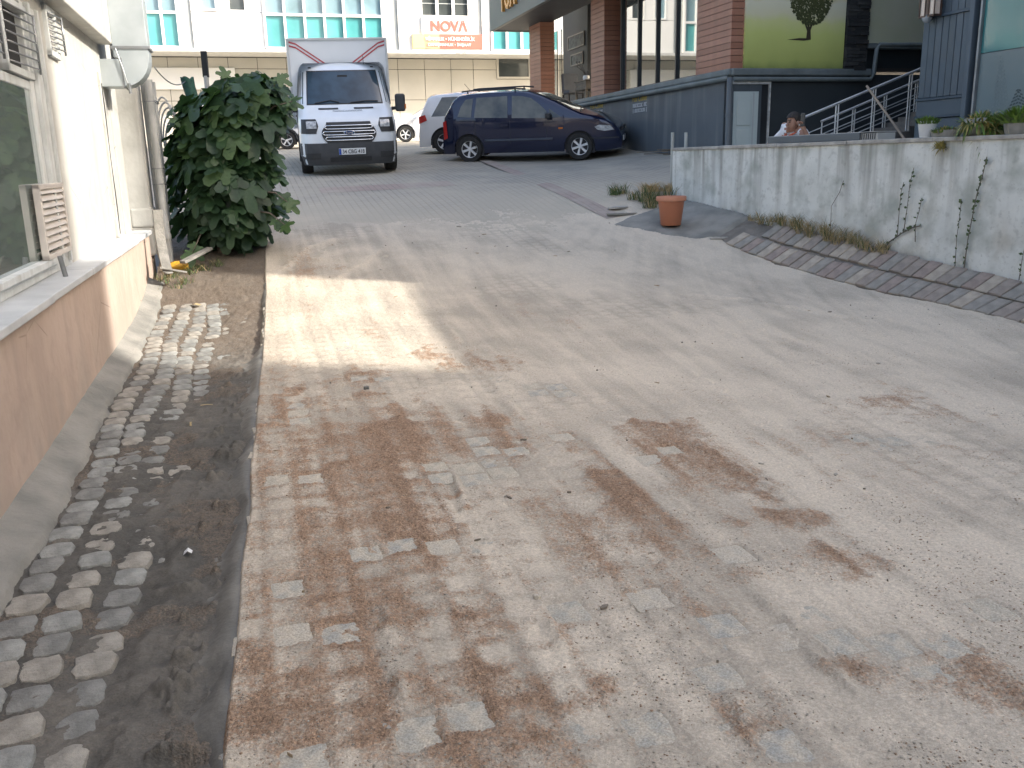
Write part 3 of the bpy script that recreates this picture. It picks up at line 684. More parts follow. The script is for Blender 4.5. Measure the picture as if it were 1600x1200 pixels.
# mortar patch round the pot at the wall's end
def poly_sheet(name, pts2, zfun, mt, step=.05, edge=.03):
    xs_ = [p[0] for p in pts2]; ys_ = [p[1] for p in pts2]
    def sd(x, y):
        ins = np.zeros_like(x, bool); d = np.full_like(x, 9.)
        n = len(pts2)
        for i in range(n):
            x0, y0 = pts2[i]; x1, y1 = pts2[(i + 1) % n]
            c = ((y0 > y) != (y1 > y)) & (x < (x1 - x0) * (y - y0) / ((y1 - y0) if abs(y1 - y0) > 1e-9 else 1e-9) + x0); ins ^= c
            dx, dy = x1 - x0, y1 - y0; t = np.clip(((x - x0) * dx + (y - y0) * dy) / (dx * dx + dy * dy), 0, 1); d = np.minimum(d, np.hypot(x - x0 - t * dx, y - y0 - t * dy))
        return np.where(ins, d, -d)
    Xq, Yq = np.meshgrid(np.arange(min(xs_) - .1, max(xs_) + .1, step), np.arange(min(ys_) - .1, max(ys_) + .1, step))
    D = sd(Xq, Yq) + .05 * (fbm(Xq * 6, Yq * 6, 151, 3) - .5)
    Z = zfun(Xq, Yq) - edge * 2 * sstep(.04, -.03, D) + .012 * (fbm(Xq * 4, Yq * 4, 153, 3) - .5)
    k = D[:-1, :-1] > -.08
    return struct(sheet(name, Xq, Yq, Z, mt, {}, keep=k))
def bank_z(x, y):
    a, n = par_sn(x, y); q = zroad(x, y)
    t = np.clip(n / STRIP_W, 0, 1); bz_ = PA.z + (PB.z - PA.z) * a / PL
    qx = x + PAR.N[0] * (STRIP_W - n); qy = y + PAR.N[1] * (STRIP_W - n)
    zb = bz_ + (zroad(qx, qy) - bz_) * t ** .9
    return np.where((n < STRIP_W) & (a > -.05), zb, q)
cpx = [gp(x, y) for x, y in ((955, 352), (985, 338), (1030, 325))] + [on(PAR, 1052, 306, .01), on(PAR, 1110, 320, .01), on(PAR, 1172, 336, .01)] + [gp(1140, 366), gp(1095, 375), gp(1035, 368)]
poly_sheet('mortar_patch', [(p.x, p.y) for p in cpx], lambda x, y: bank_z(x, y) + .016, M_CEM, .035)
# loose grit on the road: too many grains to count
def grit(name, n, smin, smax, mats, seed, brownonly=False):
    rg = np.random.RandomState(seed)
    dd = np.exp(rg.uniform(math.log(1.3), math.log(9), n)); ww = edge_w(CS + dd) + .03 + rg.uniform(0, 1, n) ** 1.1 * np.minimum(dd * 1.15 + .4, 6.5)
    x, y = xy(CS + dd, ww); T_, b_, bm_, *_ = sand_T(x, y); a_, n_ = par_sn(x, y)
    clump = fbm(x * 2.5, y * 2.5, 201, 3)
    keep = (n_ > STRIP_W) & (rg.uniform(0, 1, n) < .05 + .9 * b_ + .9 * sstep(.5, .65, clump)); x, y, T_, b_ = x[keep], y[keep], T_[keep], b_[keep]
    z = zroad(x, y) + T_; n = len(x)
    sz_ = smin + (smax - smin) * rg.uniform(0, 1, n) ** 3.5
    o = np.array([(1, 0, 0), (-1, 0, 0), (0, 1, 0), (0, -1, 0), (0, 0, .8), (0, 0, -.8)], float)
    f = np.array([(0, 2, 4), (2, 1, 4), (1, 3, 4), (3, 0, 4), (2, 0, 5), (1, 2, 5), (3, 1, 5), (0, 3, 5)])
    th = rg.uniform(0, 6.28, n); c, s_ = np.cos(th), np.sin(th)
    v = o[None] * rg.uniform(.6, 1.25, (n, 6, 1)); vx = v[..., 0] * c[:, None] - v[..., 1] * s_[:, None]; vy = v[..., 0] * s_[:, None] + v[..., 1] * c[:, None]
    co = np.stack([x[:, None] + vx * sz_[:, None], y[:, None] + vy * sz_[:, None], z[:, None] + (v[..., 2] * .7 + .25) * sz_[:, None]], -1).reshape(-1, 3)
    fc = (f[None] + (np.arange(n) * 6)[:, None, None]).reshape(-1, 3)
    me = bpy.data.meshes.new(name); me.vertices.add(len(co)); me.vertices.foreach_set('co', co.astype(np.float32).ravel()); me.loops.add(len(fc) * 3); me.loops.foreach_set('vertex_index', fc.astype(np.int32).ravel())
    me.polygons.add(len(fc)); me.polygons.foreach_set('loop_start', np.arange(0, len(fc) * 3, 3, dtype=np.int32)); me.polygons.foreach_set('loop_total', np.full(len(fc), 3, np.int32))
    me.update(calc_edges=True); [me.materials.append(q) for q in mats]
    mi = np.where(rg.uniform(0, 1, n) < .35 + .45 * b_, 1, 0); mi = np.where(rg.uniform(0, 1, n) < .10, 2, mi); mi = np.where(rg.uniform(0, 1, n) < .025, 3, mi)
    me.polygons.foreach_set('material_index', np.repeat(mi, 8).astype(np.int32))
    o = link(name, me); return o
GM = [mat('grit_pale', (.42, .38, .31), rough=.9), mat('grit_brown', (.33, .225, .15), rough=.9), mat('grit_grey', (.33, .30, .255), rough=.9), mat('grit_white', (.56, .52, .45), rough=.8)]
def road_bits():
    rg = random.Random(77); m = MB()
    for i in range(120):
        d = math.exp(rg.uniform(math.log(2.2), math.log(13.5))); w = float(edge_w(CS + d)) + .1 + rg.random() * min(d * 1.1 + .4, 6.5); x, y = xy(CS + d, w)
        if par_sn(x, y)[1] < STRIP_W * .3: continue
        z = zat(x, y) + .009; L_ = (.004 + .016 * rg.random() ** 3) * (.7 + d * .13); W_ = L_ * rg.uniform(.12, .5); a = rg.uniform(0, 3.14); dx, dy = math.cos(a), math.sin(a); h = rg.uniform(.001, .004)
        q = [(-L_, -W_ * .4), (L_ * .2, -W_), (L_, .0), (L_ * .1, W_), (-L_ * .7, W_ * .6)]; vs = [(x + u * dx - v * dy, y + u * dy + v * dx, z + k) for k in (-.006, h) for u, v in q]
        m.add(vs, [(5, 6, 7, 8, 9)] + [(j, (j + 1) % 5, 5 + (j + 1) % 5, 5 + j) for j in range(5)], rg.choice((0, 0, 1, 2)))
    return m.build('road_bits', [mat('twig_bits', (.19, .16, .125), rough=.9), mat('dry_leaf_bits', (.33, .25, .16), rough=.9), mat('stone_chips', (.38, .35, .30), rough=.9)])
tag(road_bits(), 'scattered twigs, dry leaf scraps and chips on the sand', 'debris', kind='stuff')
tag(grit('road_grit', 70000, .0010, .0058, GM, 5), 'loose pale and brown grit strewn over the sandy road', 'grit', kind='stuff')
# ------------------------------------------------------------------ left building
SB = -.19
def old_plaster(name, c1, c2, drip, dirt, zlo, zhi, ndir=1.0, bump=.3):
    """plaster with blotches, run-off marks, splashed foot and hairline cracks"""
    m = bpy.data.materials.new(name); m.use_nodes = True; nt = m.node_tree; N = nt.nodes; L = nt.links; b = N['Principled BSDF']
    g = N.new('ShaderNodeNewGeometry'); sp = N.new('ShaderNodeSeparateXYZ'); L.new(g.outputs['Position'], sp.inputs[0])
    def noise(sc, det, scale=(1, 1, 1)):
        mp = N.new('ShaderNodeMapping'); mp.inputs['Scale'].default_value = scale; L.new(g.outputs['Position'], mp.inputs[0])
        n = N.new('ShaderNodeTexNoise'); n.inputs['Scale'].default_value = sc; n.inputs['Detail'].default_value = det; L.new(mp.outputs[0], n.inputs['Vector']); return n.outputs['Fac']
    def rng(src, a, z, lo=0.0, hi=1.0):
        r = N.new('ShaderNodeMapRange'); r.inputs[1].default_value = a; r.inputs[2].default_value = z; r.inputs[3].default_value = lo; r.inputs[4].default_value = hi; L.new(src, r.inputs[0]); return r.outputs[0]
    def mul(a, c):
        x = N.new('ShaderNodeMath'); x.operation = 'MULTIPLY'; x.use_clamp = True; L.new(a, x.inputs[0])
        if isinstance(c, float): x.inputs[1].default_value = c
        else: L.new(c, x.inputs[1])
        return x.outputs[0]
    def mix(f, a, c):
        x = N.new('ShaderNodeMix'); x.data_type = 'RGBA'; L.new(f, x.inputs[0])
        for i, q in ((6, a), (7, c)):
            if isinstance(q, tuple): x.inputs[i].default_value = (*q, 1)
            else: L.new(q, x.inputs[i])
        return x.outputs[2]
    c = mix(rng(noise(1.7, 7), .38, .62), c1, c2)
    c = mix(mul(rng(noise(9, 5), .52, .70), .35), c, tuple(q * .8 for q in c2))
    c = mix(mul(rng(noise(5.0, 5, (1, 1, .06)), .50, .68), .55 * ndir), c, drip)
    c = mix(mul(rng(noise(3.2, 6), .36, .60), rng(sp.outputs['Z'], zhi, zlo, 0.0, .85)), c, dirt)
    v = N.new('ShaderNodeTexVoronoi'); v.feature = 'DISTANCE_TO_EDGE'; v.inputs['Scale'].default_value = 1.1
    mp = N.new('ShaderNodeMapping'); L.new(g.outputs['Position'], mp.inputs[0]); L.new(mp.outputs[0], v.inputs['Vector'])
    c = mix(mul(mul(rng(v.outputs['Distance'], .006, .0), rng(noise(1.3, 2), .50, .58)), .7), c, tuple(q * .35 for q in c2))
    L.new(c, b.inputs['Base Color']); b.inputs['Roughness'].default_value = .88; b.inputs['Specular IOR Level'].default_value = .25
    bp = N.new('ShaderNodeBump'); bp.inputs['Strength'].default_value = bump; bp.inputs['Distance'].default_value = .02; L.new(noise(13, 6), bp.inputs['Height']); L.new(bp.outputs[0], b.inputs['Normal'])
    MATS[name] = m; return m
M_PINK = old_plaster('pinkish_plaster', (.485, .385, .32), (.43, .335, .275), (.38, .305, .255), (.36, .31, .265), .05, .55)
M_WHITE = old_plaster('white_plaster', (.48, .475, .44), (.42, .415, .385), (.37, .355, .32), (.40, .38, .345), .9, 1.5)
M_GREYP = mat('patched_grey_plaster', (.55, .55, .52), (.40, .40, .375), scale=2.2, rough=.9, bump=.25, bscale=18, streak=5.0, streakcol=(.30, .29, .27))
M_MARB = mat('dusty_marble_sill', (.56, .58, .585), (.42, .44, .45), scale=3.5, rough=.45, bump=.05, bscale=20, fine=.06)
M_FRAME = mat('old_white_frame_paint', (.62, .645, .64), (.50, .52, .51), scale=6, rough=.5, bump=.06, bscale=30, streak=8.0, streakcol=(.40, .40, .37))
M_GALV = mat('galvanised_sheet', (.46, .50, .51), (.36, .40, .41), scale=3, rough=.42, metal=.55, rvar=.12, bump=.04, bscale=6)
M_PVC = mat('grey_drain_pipe', (.52, .53, .52), (.40, .41, .40), scale=5, rough=.5, streak=6.0, streakcol=(.30, .30, .28))
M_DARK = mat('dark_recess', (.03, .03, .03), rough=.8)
M_STEEL = mat('dull_steel', (.30, .31, .32), (.22, .23, .23), rough=.4, metal=.7)
M_WGL = glassmat('shop_window_glass', (.58, .70, .67), gloss=.34, tr=.25, ior=1.38, rough=.03, gcol=.85)
L = thing('plastered_building', 'low left building with pinkish base, marble sill and white upper wall', 'building', WALL_L.pt(2, .1))
m = MB(); m.fbox(WALL_L, -7, 7.12, -.8, .868, -.6, 0); m.build('base_wall', M_PINK, L, bevel=.01)
a = -7
k = 0
while a < 7.1:
    b = min(a + 1.42, 7.16); m = MB(); m.fbox(WALL_L, a + .002, b - .002, .868, .912 + .002 * (k % 2), SB - .12, .032 + .004 * (k % 3)); m.build('sill_slab', M_MARB, L, bevel=.006); a = b; k += 1
AJ = 3.42
uw = MB(); uw.fbox(WALL_L, AJ, 7.30, .912, 2.95, -.6, SB)
uwo = uw.build('upper_wall', M_WHITE, L)
m = MB(); m.fbox(WALL_L, -7, AJ, 2.70, 2.95, -.6, SB + .004); m.build('lintel', M_WHITE, L)
# vertical plaster ribs and the old cable channel near the end of the wall
for a0, wd, pr in ((6.02, .05, .022), (6.60, .035, .018), (5.72, .02, .010)):
    m = MB(); m.fbox(WALL_L, a0, a0 + wd, .916, 2.55, SB - .01, SB + pr); m.build('wall_rib', M_WHITE, uwo, bevel=.006)
m = MB(); m.fbox(WALL_L, 5.93, 5.99, .93, 1.12, SB - .01, SB + .03); m.build('broken_plaster_edge', M_WHITE, uwo, bevel=.01)
m = MB(); m.tube([WALL_L.pt(6.15 + .02 * math.sin(i), 2.45 - i * .15, SB + .012) for i in range(11)], .008, 6); m.build('wall_cable', M_DARK, uwo, smooth=True)
# pilaster closing the wall, with its swollen foot
m = MB(); m.fbox(WALL_L, 7.30, 7.72, .60, 2.75, -.6, .035); m.fbox(WALL_L, 7.285, 7.73, .93, 1.16, -.2, .05); pil = m.build('end_pilaster', M_GREYP, L, bevel=.03, seg=3)
m = MB(); m.fbox(WALL_L, 7.15, 7.70, -.3, .60, -.6, -.02); m.build('pilaster_foot', M_PINK, L, bevel=.02)
# overhanging upper storey
m = MB(); m.fbox(WALL_L, -7, 6.35, 2.84, 6.5, -.9, -.05); m.build('overhang', M_WHITE, L, bevel=.012)
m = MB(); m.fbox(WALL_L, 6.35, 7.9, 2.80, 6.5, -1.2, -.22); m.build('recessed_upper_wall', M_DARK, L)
# window: frame, panes, mullions, upper vents
win = MB(); win.fbox(WALL_L, -7, AJ, .914, .985, SB - .10, SB + .01)
win.fbox(WALL_L, 2.83, AJ + .02, .985, 2.70, SB - .12, SB + .012)
win.fbox(WALL_L, -7, 2.83, 2.13, 2.19, SB - .10, SB + .006)
for a in (.2, -2.6, -5.2): win.fbox(WALL_L, a, a + .09, .985, 2.70, SB - .10, SB + .004)
win = win.build('window', M_FRAME, L, bevel=.006)
m = MB(); m.fbox(WALL_L, 2.93, 2.99, .985, 2.70, SB + .012, SB + .045); m.build('jamb_strip', M_FRAME, win, bevel=.004)
m = MB(); m.fbox(WALL_L, 3.26, 3.31, .95, 2.70, SB + .012, SB + .035); m.build('jamb_strip', M_FRAME, win, bevel=.004)
m = MB(); m.fbox(WALL_L, -7, 2.86, .985, 1.03, SB - .05, SB + .05); m.build('sill_rail', M_FRAME, win, bevel=.005)
for a0, a1 in ((.29, 2.83), (-2.51, .2), (-5.11, -2.6)):
    m = MB(); m.fbox(WALL_L, a0, a1, .985, 2.13, SB - .012, SB - .004); m.build('pane', M_WGL, win)
m = MB(); m.fbox(WALL_L, -7, 2.9, .95, 2.7, SB - .62, SB - .60); m.build('inside_wall', mat('dim_interior_wall', (.20, .25, .235), rough=.9), L)
def barred_vent(a0, a1, z0, z1, tilt):
    f = MB(); t = .045
    for r in ((a0, a1, z0, z0 + t), (a0, a1, z1 - t, z1), (a0, a0 + t, z0, z1), (a1 - t, a1, z0, z1)): f.fbox(WALL_L, *r, SB - .05, SB + tilt)
    o = f.build('vent_window', M_FRAME, L, bevel=.004)
    b = MB(); b.fbox(WALL_L, a0 + t, a1 - t, z0 + t, z1 - t, SB - .06, SB - .03); b.build('dark_opening', M_DARK, o)
    n = 7
    for i in range(n):
        z = z0 + .06 + (z1 - z0 - .12) * i / (n - 1); b = MB(); b.tube([WALL_L.pt(a0 + .03, z, SB + tilt + .005), WALL_L.pt(a1 - .02, z + .01, SB + tilt + .03), WALL_L.pt(a1 + .05, z + .012, SB + tilt + .028)], .006, 6); b.build('grille_bar', M_STEEL, o, smooth=True)
    b = MB(); b.tube([WALL_L.pt(a1 + .03, z0 + .04, SB + tilt + .03), WALL_L.pt(a1 + .03, z1 - .04, SB + tilt + .03)], .008, 6); b.build('grille_upright', M_STEEL, o, smooth=True)
barred_vent(2.20, 2.92, 2.20, 2.66, .03)
barred_vent(3.62, 4.00, 2.44, 2.80, .03)
barred_vent(1.25, 1.95, 2.20, 2.66, .03)
# louvred panel standing in front of the glass
lo = MB(); A0, A1, Z0, Z1 = 2.40, 3.22, 1.03, 1.52
for r in ((A0, A1, Z0, Z0 + .035), (A0, A1, Z1 - .035, Z1), (A0, A0 + .04, Z0, Z1), (A1 - .04, A1, Z0, Z1)): lo.fbox(WALL_L, *r, SB + .012, SB + .055)
M_LOU = mat('cream_louvre_plastic', (.62, .58, .53), (.52, .48, .44), scale=5, rough=.5)
lo = lo.build('louvre_panel', M_LOU, L, bevel=.005)
for i in range(9):
    z = Z0 + .06 + i * .0455; b = MB()
    q = [WALL_L.pt(A0 + .04, z, SB + .050), WALL_L.pt(A1 - .04, z, SB + .050), WALL_L.pt(A1 - .04, z + .05, SB + .018), WALL_L.pt(A0 + .04, z + .05, SB + .018)]
    q2 = [p + Vector((V2[0] * .006, V2[1] * .006, .004)) for p in q]; b.hexa([q[0], q[1], q[2], q[3], q2[0], q2[1], q2[2], q2[3]]); b.build('slat', M_LOU, lo)
m = MB(); m.tube([WALL_L.pt(2.50, .905, SB + .12), WALL_L.pt(2.50, 1.05, SB + .10)], .017, 10); m.build('bolt_stub', M_STEEL, L, smooth=50)
# sheet-metal duct: out of the wall, round the elbow and up
aD0, aD1 = 6.30, 6.62
def duct_section(path, name, par, mt=M_GALV, seam=True):
    pass
m = MB()
zb, zt = 2.43, 2.70
m.fbox(WALL_L, aD0, aD1, zb, zt, SB - .02, .02)
dst = m.build('duct', M_GALV, L, bevel=.006)
pr = []                                          # elbow profile (off, z): quarter turn
outer = [(.02 + .27 * math.sin(t), zb + .30 - .30 * math.cos(t)) for t in np.linspace(0, math.pi / 2, 9)]
inner = [(-.05, 2.78), (.02, zt)]
poly = [(.02, zb)] + outer[1:] + [(.29, 2.80), (-.05, 2.80), (-.05, zt + .02), (.02, zt)]
n = len(poly); m = MB(); A = [WALL_L.pt(aD0, z, o) for o, z in poly]; B = [WALL_L.pt(aD1, z, o) for o, z in poly]
m.add(A + B, [tuple(range(n)), tuple(range(n, 2 * n))[::-1]] + [(i, n + i, n + (i + 1) % n, (i + 1) % n) for i in range(n)]); m.build('duct_elbow', M_GALV, dst, bevel=.004)
m = MB(); m.fbox(WALL_L, aD0, aD1, 2.82, 6.4, -.05, .29); m.build('duct_riser', M_GALV, dst, bevel=.006)
m = MB(); m.fbox(WALL_L, aD0 - .012, aD1 + .012, 2.795, 2.825, -.07, .31); m.build('duct_flange', M_STEEL, dst, bevel=.003)
m = MB(); m.fbox(WALL_L, aD0 - .01, aD1 + .01, zb - .012, zt + .012, .012, .030); m.build('duct_flange', M_STEEL, dst, bevel=.003)
m = MB(); m.tube([WALL_L.pt(aD0 - .02, 2.80, -.02), WALL_L.pt(aD0 - .025, 2.6, .03), WALL_L.pt(aD0 - .02, 2.44, .06)], .007, 6); m.tube([WALL_L.pt(aD0 - .02, 2.46, .07), WALL_L.pt(aD0 - .02, 2.36, .075)], .016, 8); m.build('hanging_clip', M_STEEL, dst, smooth=50)
for (z0, z1) in ((3.4, 3.42), (4.2, 4.22)):
    m = MB(); m.fbox(WALL_L, aD0 - .008, aD1 + .008, z0, z1, -.058, .298); m.build('duct_seam', M_GALV, dst)
# drain pipes
def pipe(name, pts, r, mt=M_PVC, par=L):
    m = MB(); m.tube(pts, r, 14); o = m.build(name, mt, par, smooth=50)
    return o
p1 = pipe('drain_pipe', [WALL_L.pt(7.45, .25, .17), WALL_L.pt(7.48, 1.2, .155), WALL_L.pt(7.5, 2.6, .15)], .047)
m = MB(); m.tube([WALL_L.pt(7.45, .78, .163), WALL_L.pt(7.455, .84, .162)], .054, 14); m.build('pipe_collar', M_PVC, p1, smooth=50)
p2 = pipe('drain_pipe', [WALL_L.pt(7.62, .70, .10), WALL_L.pt(7.62, 1.6, .09), WALL_L.pt(7.62, 2.6, .085)], .036)
pipe('drain_pipe', [WALL_L.pt(7.8, .75, .17), WALL_L.pt(7.8, 2.6, .17)], .03)
for z in (1.42, 1.60, 2.35):
    m = MB(); m.tube([WALL_L.pt(7.38, z, .09), WALL_L.pt(7.40, z + .01, .22), WALL_L.pt(7.55, z - .01, .235), WALL_L.pt(7.62, z + .02, .15)], .006, 6); m.build('wire_tie', M_STEEL, p1, smooth=True)
# ------------------------------------------------------------------ white office building across the end of the street
WB = P(500, 80, 38); WF = Face((WB.x, WB.y), V2, -U2)
M_CLADW = mat('white_cladding', (.87, .87, .85), (.83, .83, .81), scale=.6, rough=.45)
M_CLADC = mat('cream_panel', (.55, .53, .47), (.49, .475, .42), scale=.8, rough=.5)
M_CLADG = mat('grey_cladding_pier', (.42, .45, .45), (.36, .39, .39), scale=.8, rough=.45)
M_TEAL = mat('teal_spandrel_glass', (.06, .27, .28), (.12, .40, .41), scale=.45, rough=.05, spec=.8, rvar=.02)
M_SKYG = mat('pale_window_glass', (.22, .34, .40), (.12, .20, .22), scale=.5, rough=.04, spec=1.0, rvar=.02)
M_DKG = mat('dark_window_glass', (.05, .06, .06), (.09, .10, .10), scale=.7, rough=.06, spec=.7, rvar=.02)
OV = 1.7                                            # the storeys above stand forward of the ground floor
B = thing('office_building', 'white clad office building with teal glass across the street end', 'building', WF.pt(0, 2.5))
zO = 6.22; A0, A1 = -26, 18; TOP = 13.2
M_SOF = mat('white_soffit', (.70, .70, .68), rough=.6)
GF = Face(WF.pt(0, 0, -OV).to_2d(), V2, -U2)       # ground-floor plane, set back
m = MB(); m.fbox(WF, A0, A1, zO, zO + .12, -OV - 1, 0.10); m.build('floor_ledge', M_SOF, B)
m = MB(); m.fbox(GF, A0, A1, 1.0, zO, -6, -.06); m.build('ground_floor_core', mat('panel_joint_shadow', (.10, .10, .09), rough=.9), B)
m = MB(); m.fbox(WF, A0, A1, zO + .12, TOP, -8, -.25); m.build('upper_core', M_CLADG, B)
m = MB(); m.fbox(WF, A0 - .1, A1 + .1, TOP, TOP + .35, -8.2, .2); m.build('roof_parapet', M_CLADW, B)
# ground floor: cream panels, each with its joint
def gz(px, py): return GF.sz(px, py)
z_hi = zO - .03
zm1 = GF.sz(520, 108)[1]; zm2 = GF.sz(650, 156)[1]
seams = [GF.sz(x, 120)[0] for x in (664, 705, 740, 777)]
pw = seams[1] - seams[0]
al = A0; xs = []
aa = seams[0]
while aa > A0: xs.append(aa); aa -= pw
xs = sorted(xs) + seams[1:] + [GF.sz(830, 120)[0] + pw * .2]
aa = xs[-1]
while aa < A1: aa += pw; xs.append(aa)
wp = GF.rect(779, 92, 826, 120)
for i in range(len(xs) - 1):
    for z0, z1 in ((1.2, zm2), (zm2, zm1), (zm1, z_hi)):
        a0, a1 = xs[i] + .012, xs[i + 1] - .012
        if a1 > wp[0] and a0 < wp[1] and z1 > wp[2] + .3:
            continue
        m = MB(); m.fbox(GF, a0, a1, z0 + .012, z1 - .012, -.07, -.02 + random.uniform(-.004, .004)); m.build('cream_panel', M_CLADC, B)
fr = MB(); t = .09
for r in ((wp[0] - t, wp[1] + t, wp[3], wp[3] + t), (wp[0] - t, wp[1] + t, wp[2] - t, wp[2]), (wp[0] - t, wp[0], wp[2], wp[3]), (wp[1], wp[1] + t, wp[2], wp[3])): fr.fbox(GF, *r, -.08, .04)
wo = fr.build('window', M_CLADC, B); m = MB(); m.fbox(GF, wp[0], wp[1], wp[2], wp[3], -.07, -.04); m.build('pane', M_DKG, wo)
lo_ = [i for i in xs if wp[0] - pw < i < wp[1] + pw]
m = MB(); m.fbox(GF, min(lo_), max(lo_) + .0, zm1 * 0 + 1.2, wp[2] - t - .02, -.10, -.05); m.build('cream_panel', M_CLADC, B)
# long pale fascia board and dark band behind the fig bush
r = GF.rect(236, 106, 368, 140); m = MB(); m.fbox(GF, r[0] - 3, r[1], r[2], r[3], -.02, .10); m.build('fascia_board', M_CLADW, B, bevel=.02)
r = GF.rect(400, 172, 448, 205); 
m = MB(); 
for i in range(14):
    z = r[2] + (r[3] - r[2]) * 1.6 * i / 14; m.fbox(GF, r[0] - .6, r[1] + .4, z, z + .07, -.03, .04)
m.build('roller_shutter', mat('grey_roller_shutter', (.30, .33, .32), rough=.5), B)
# curved white window bays: the units seen (pixel spans at y = 40) and more of the same to the left, seen in glass
def bay(a0, a1, n, zlo, zmid, zhi, frame=.10, glass=(M_TEAL, M_SKYG)):
    f = MB(); w = (a1 - a0) / n; zs = [zlo, zmid, zhi]
    for z in zs: f.fbox(WF, a0, a1, z - .05, z + .05, -.2, .06)
    for i in range(n + 1): f.fbox(WF, a0 + i * w - .05, a0 + i * w + .05, zlo, zhi, -.2, .07)
    o = f.build('window', M_CLADW, B)
    for i in range(n):
        for j in range(2):
            m = MB(); m.fbox(WF, a0 + i * w + .05, a0 + (i + 1) * w - .05, zs[j] + .05, zs[j + 1] - .05, -.1, -.04); m.build('pane', glass[j], o)
    return o
def A(px, py=40): return WF.sz(px, py)[0]
def Z(py, px=500): return WF.sz(px, py)[1]
zl, zmid, zh = zO + .16, Z(24, 500), Z(24, 500) + 2.0
wz = [(A(228), A(279), 2), (A(414), A(598), 6), (A(768), A(860), 4)]
for a0, a1, n in wz: bay(a0, a1, n, zl, zmid, zh)
for k in range(3): bay(A(228) - 6.5 - k * 5.6, A(228) - 2.2 - k * 5.6, 5, zl, zmid, zh)
for a0, a1, n in [(A(228) - 17, A(228) - 2, 14), (A(228) + 1.2, A(414) - .5, 4), (A(414), A(598), 6), (A(640), A(860), 6)]: bay(a0, a1, n, zh + 1.2, zh + 2.2, zh + 3.2)
# white wall panels between the bays
def wpanel(a0, a1, z0, z1, mt=M_CLADW, o=0.0):
    m = MB(); m.fbox(WF, a0 + .008, a1 - .008, z0 + .008, z1 - .008, -.24, o); m.build('wall_panel', mt, B)
z0w = zO + .13
dkw = [WF.rect(332, -30, 343 + 0, 0), ]
def panel_row(a0, a1, n, skip=None):
    w = (a1 - a0) / n
    for i in range(n):
        wpanel(a0 + i * w, a0 + (i + 1) * w, z0w, zh + 1.1)
a_l, a_r = A(300), A(414) - .06
rA = WF.rect(310, -60, 335, 16); rB = WF.rect(354, -60, 381, 18)
wpanel(A(279) + .06, a_l, z0w, zh + 1.1, M_CLADG, -.06)
wpanel(a_l, a_r, z0w, min(rA[2], rB[2]) - .02)
wpanel(a_l, rA[0], min(rA[2], rB[2]) - .02, zh + 1.1); wpanel(rA[1], rB[0], min(rA[2], rB[2]) - .02, zh + 1.1); wpanel(rB[1], a_r, min(rA[2], rB[2]) - .02, zh + 1.1)
for r, gm in ((rA, M_SKYG), (rB, M_DKG)):
    f = MB(); f.fbox(WF, r[0], r[1], r[2] - .02, r[2] + .06, -.2, .03); f.fbox(WF, r[0], r[0] + .05, r[2], zh + 1, -.2, .02); f.fbox(WF, r[1] - .05, r[1], r[2], zh + 1, -.2, .02); o = f.build('window', M_CLADW, B)
    m = MB(); m.fbox(WF, r[0] + .05, r[1] - .05, r[2] + .06, zh + .9, -.15, -.08); m.build('pane', gm, o)
wpanel(A(598) + .06, A(604), z0w, zh + 1.1); wpanel(A(604), A(622), z0w, zh + 1.1, M_CLADG, -.08)
rN = WF.rect(656, -60, 732, 27)
wpanel(A(622), rN[0], z0w, zh + 1.1); wpanel(rN[0], rN[1], z0w, rN[2]); wpanel(rN[1], A(741), z0w, zh + 1.1); wpanel(A(741), A(753), z0w, zh + 1.1, M_CLADG, -.08); wpanel(A(753), A(768) - .06, z0w, zh + 1.1)
f = MB(); w3 = (rN[1] - rN[0]) / 3
for i in range(4): f.fbox(WF, rN[0] + w3 * i - .06, rN[0] + w3 * i + .06, rN[2], zh + 1, -.2, .03)
f.fbox(WF, rN[0], rN[1], rN[2] - .02, rN[2] + .07, -.2, .03); wo = f.build('window', M_CLADW, B)
for i in range(3):
    m = MB(); m.fbox(WF, rN[0] + w3 * i + .06, rN[0] + w3 * (i + 1) - .06, rN[2] + .07, zh + .9, -.15, -.08); pn_ = m.build('pane', M_DKG, wo)
    m = MB(); m.fbox(WF, rN[0] + w3 * i + .06, rN[0] + w3 * (i + 1) - .06, rN[2] + .55, rN[2] + .58, -.08, -.06); m.build('glazing_bar', M_CLADG, pn_)
for k in range(4): wpanel(A0 + .2 + k * 5.5, A0 + 5.4 + k * 5.5, zh + .15, zh + 1.15)
wpanel(A0, A0 + 3.0, z0w, zh)
# the sign: white board with red lettering and a red band fading to yellow
S = thing('shop_sign', 'white and red architect office sign under windows of white building', 'sign', WF.pt(A(690), zO))
M_SWH = mat('sign_white', (.88, .87, .84), rough=.4); M_SRED = mat('sign_red', (.64, .13, .10), (.62, .17, .13), scale=.5, rough=.4); M_SYEL = mat('sign_yellow', (.86, .70, .28), (.85, .60, .26), scale=1, rough=.4); M_SGRY = mat('sign_grey_print', (.45, .42, .42), rough=.5)
M_SOR = mat('sign_orange', (.82, .45, .26), (.74, .30, .20), scale=1, rough=.4)
r1 = WF.rect(658, 27, 741, 54); r2 = WF.rect(644, 54, 753, 77); r3 = WF.rect(644, 77, 753, 86)
m = MB(); m.fbox(WF, r1[0], r1[1], r1[2], r1[3], .0, .10); m.build('upper_board', M_SWH, S, bevel=.01)
q = r2[0] + (r2[1] - r2[0]) * .17; q2 = r2[0] + (r2[1] - r2[0]) * .38
m = MB(); m.fbox(WF, r2[0], q, r2[2], r2[3], .0, .12); m.build('yellow_board', M_SYEL, S, bevel=.006)
m = MB(); m.fbox(WF, q, q2, r2[2], r2[3], .0, .12); m.build('orange_board', M_SOR, S, bevel=.006)
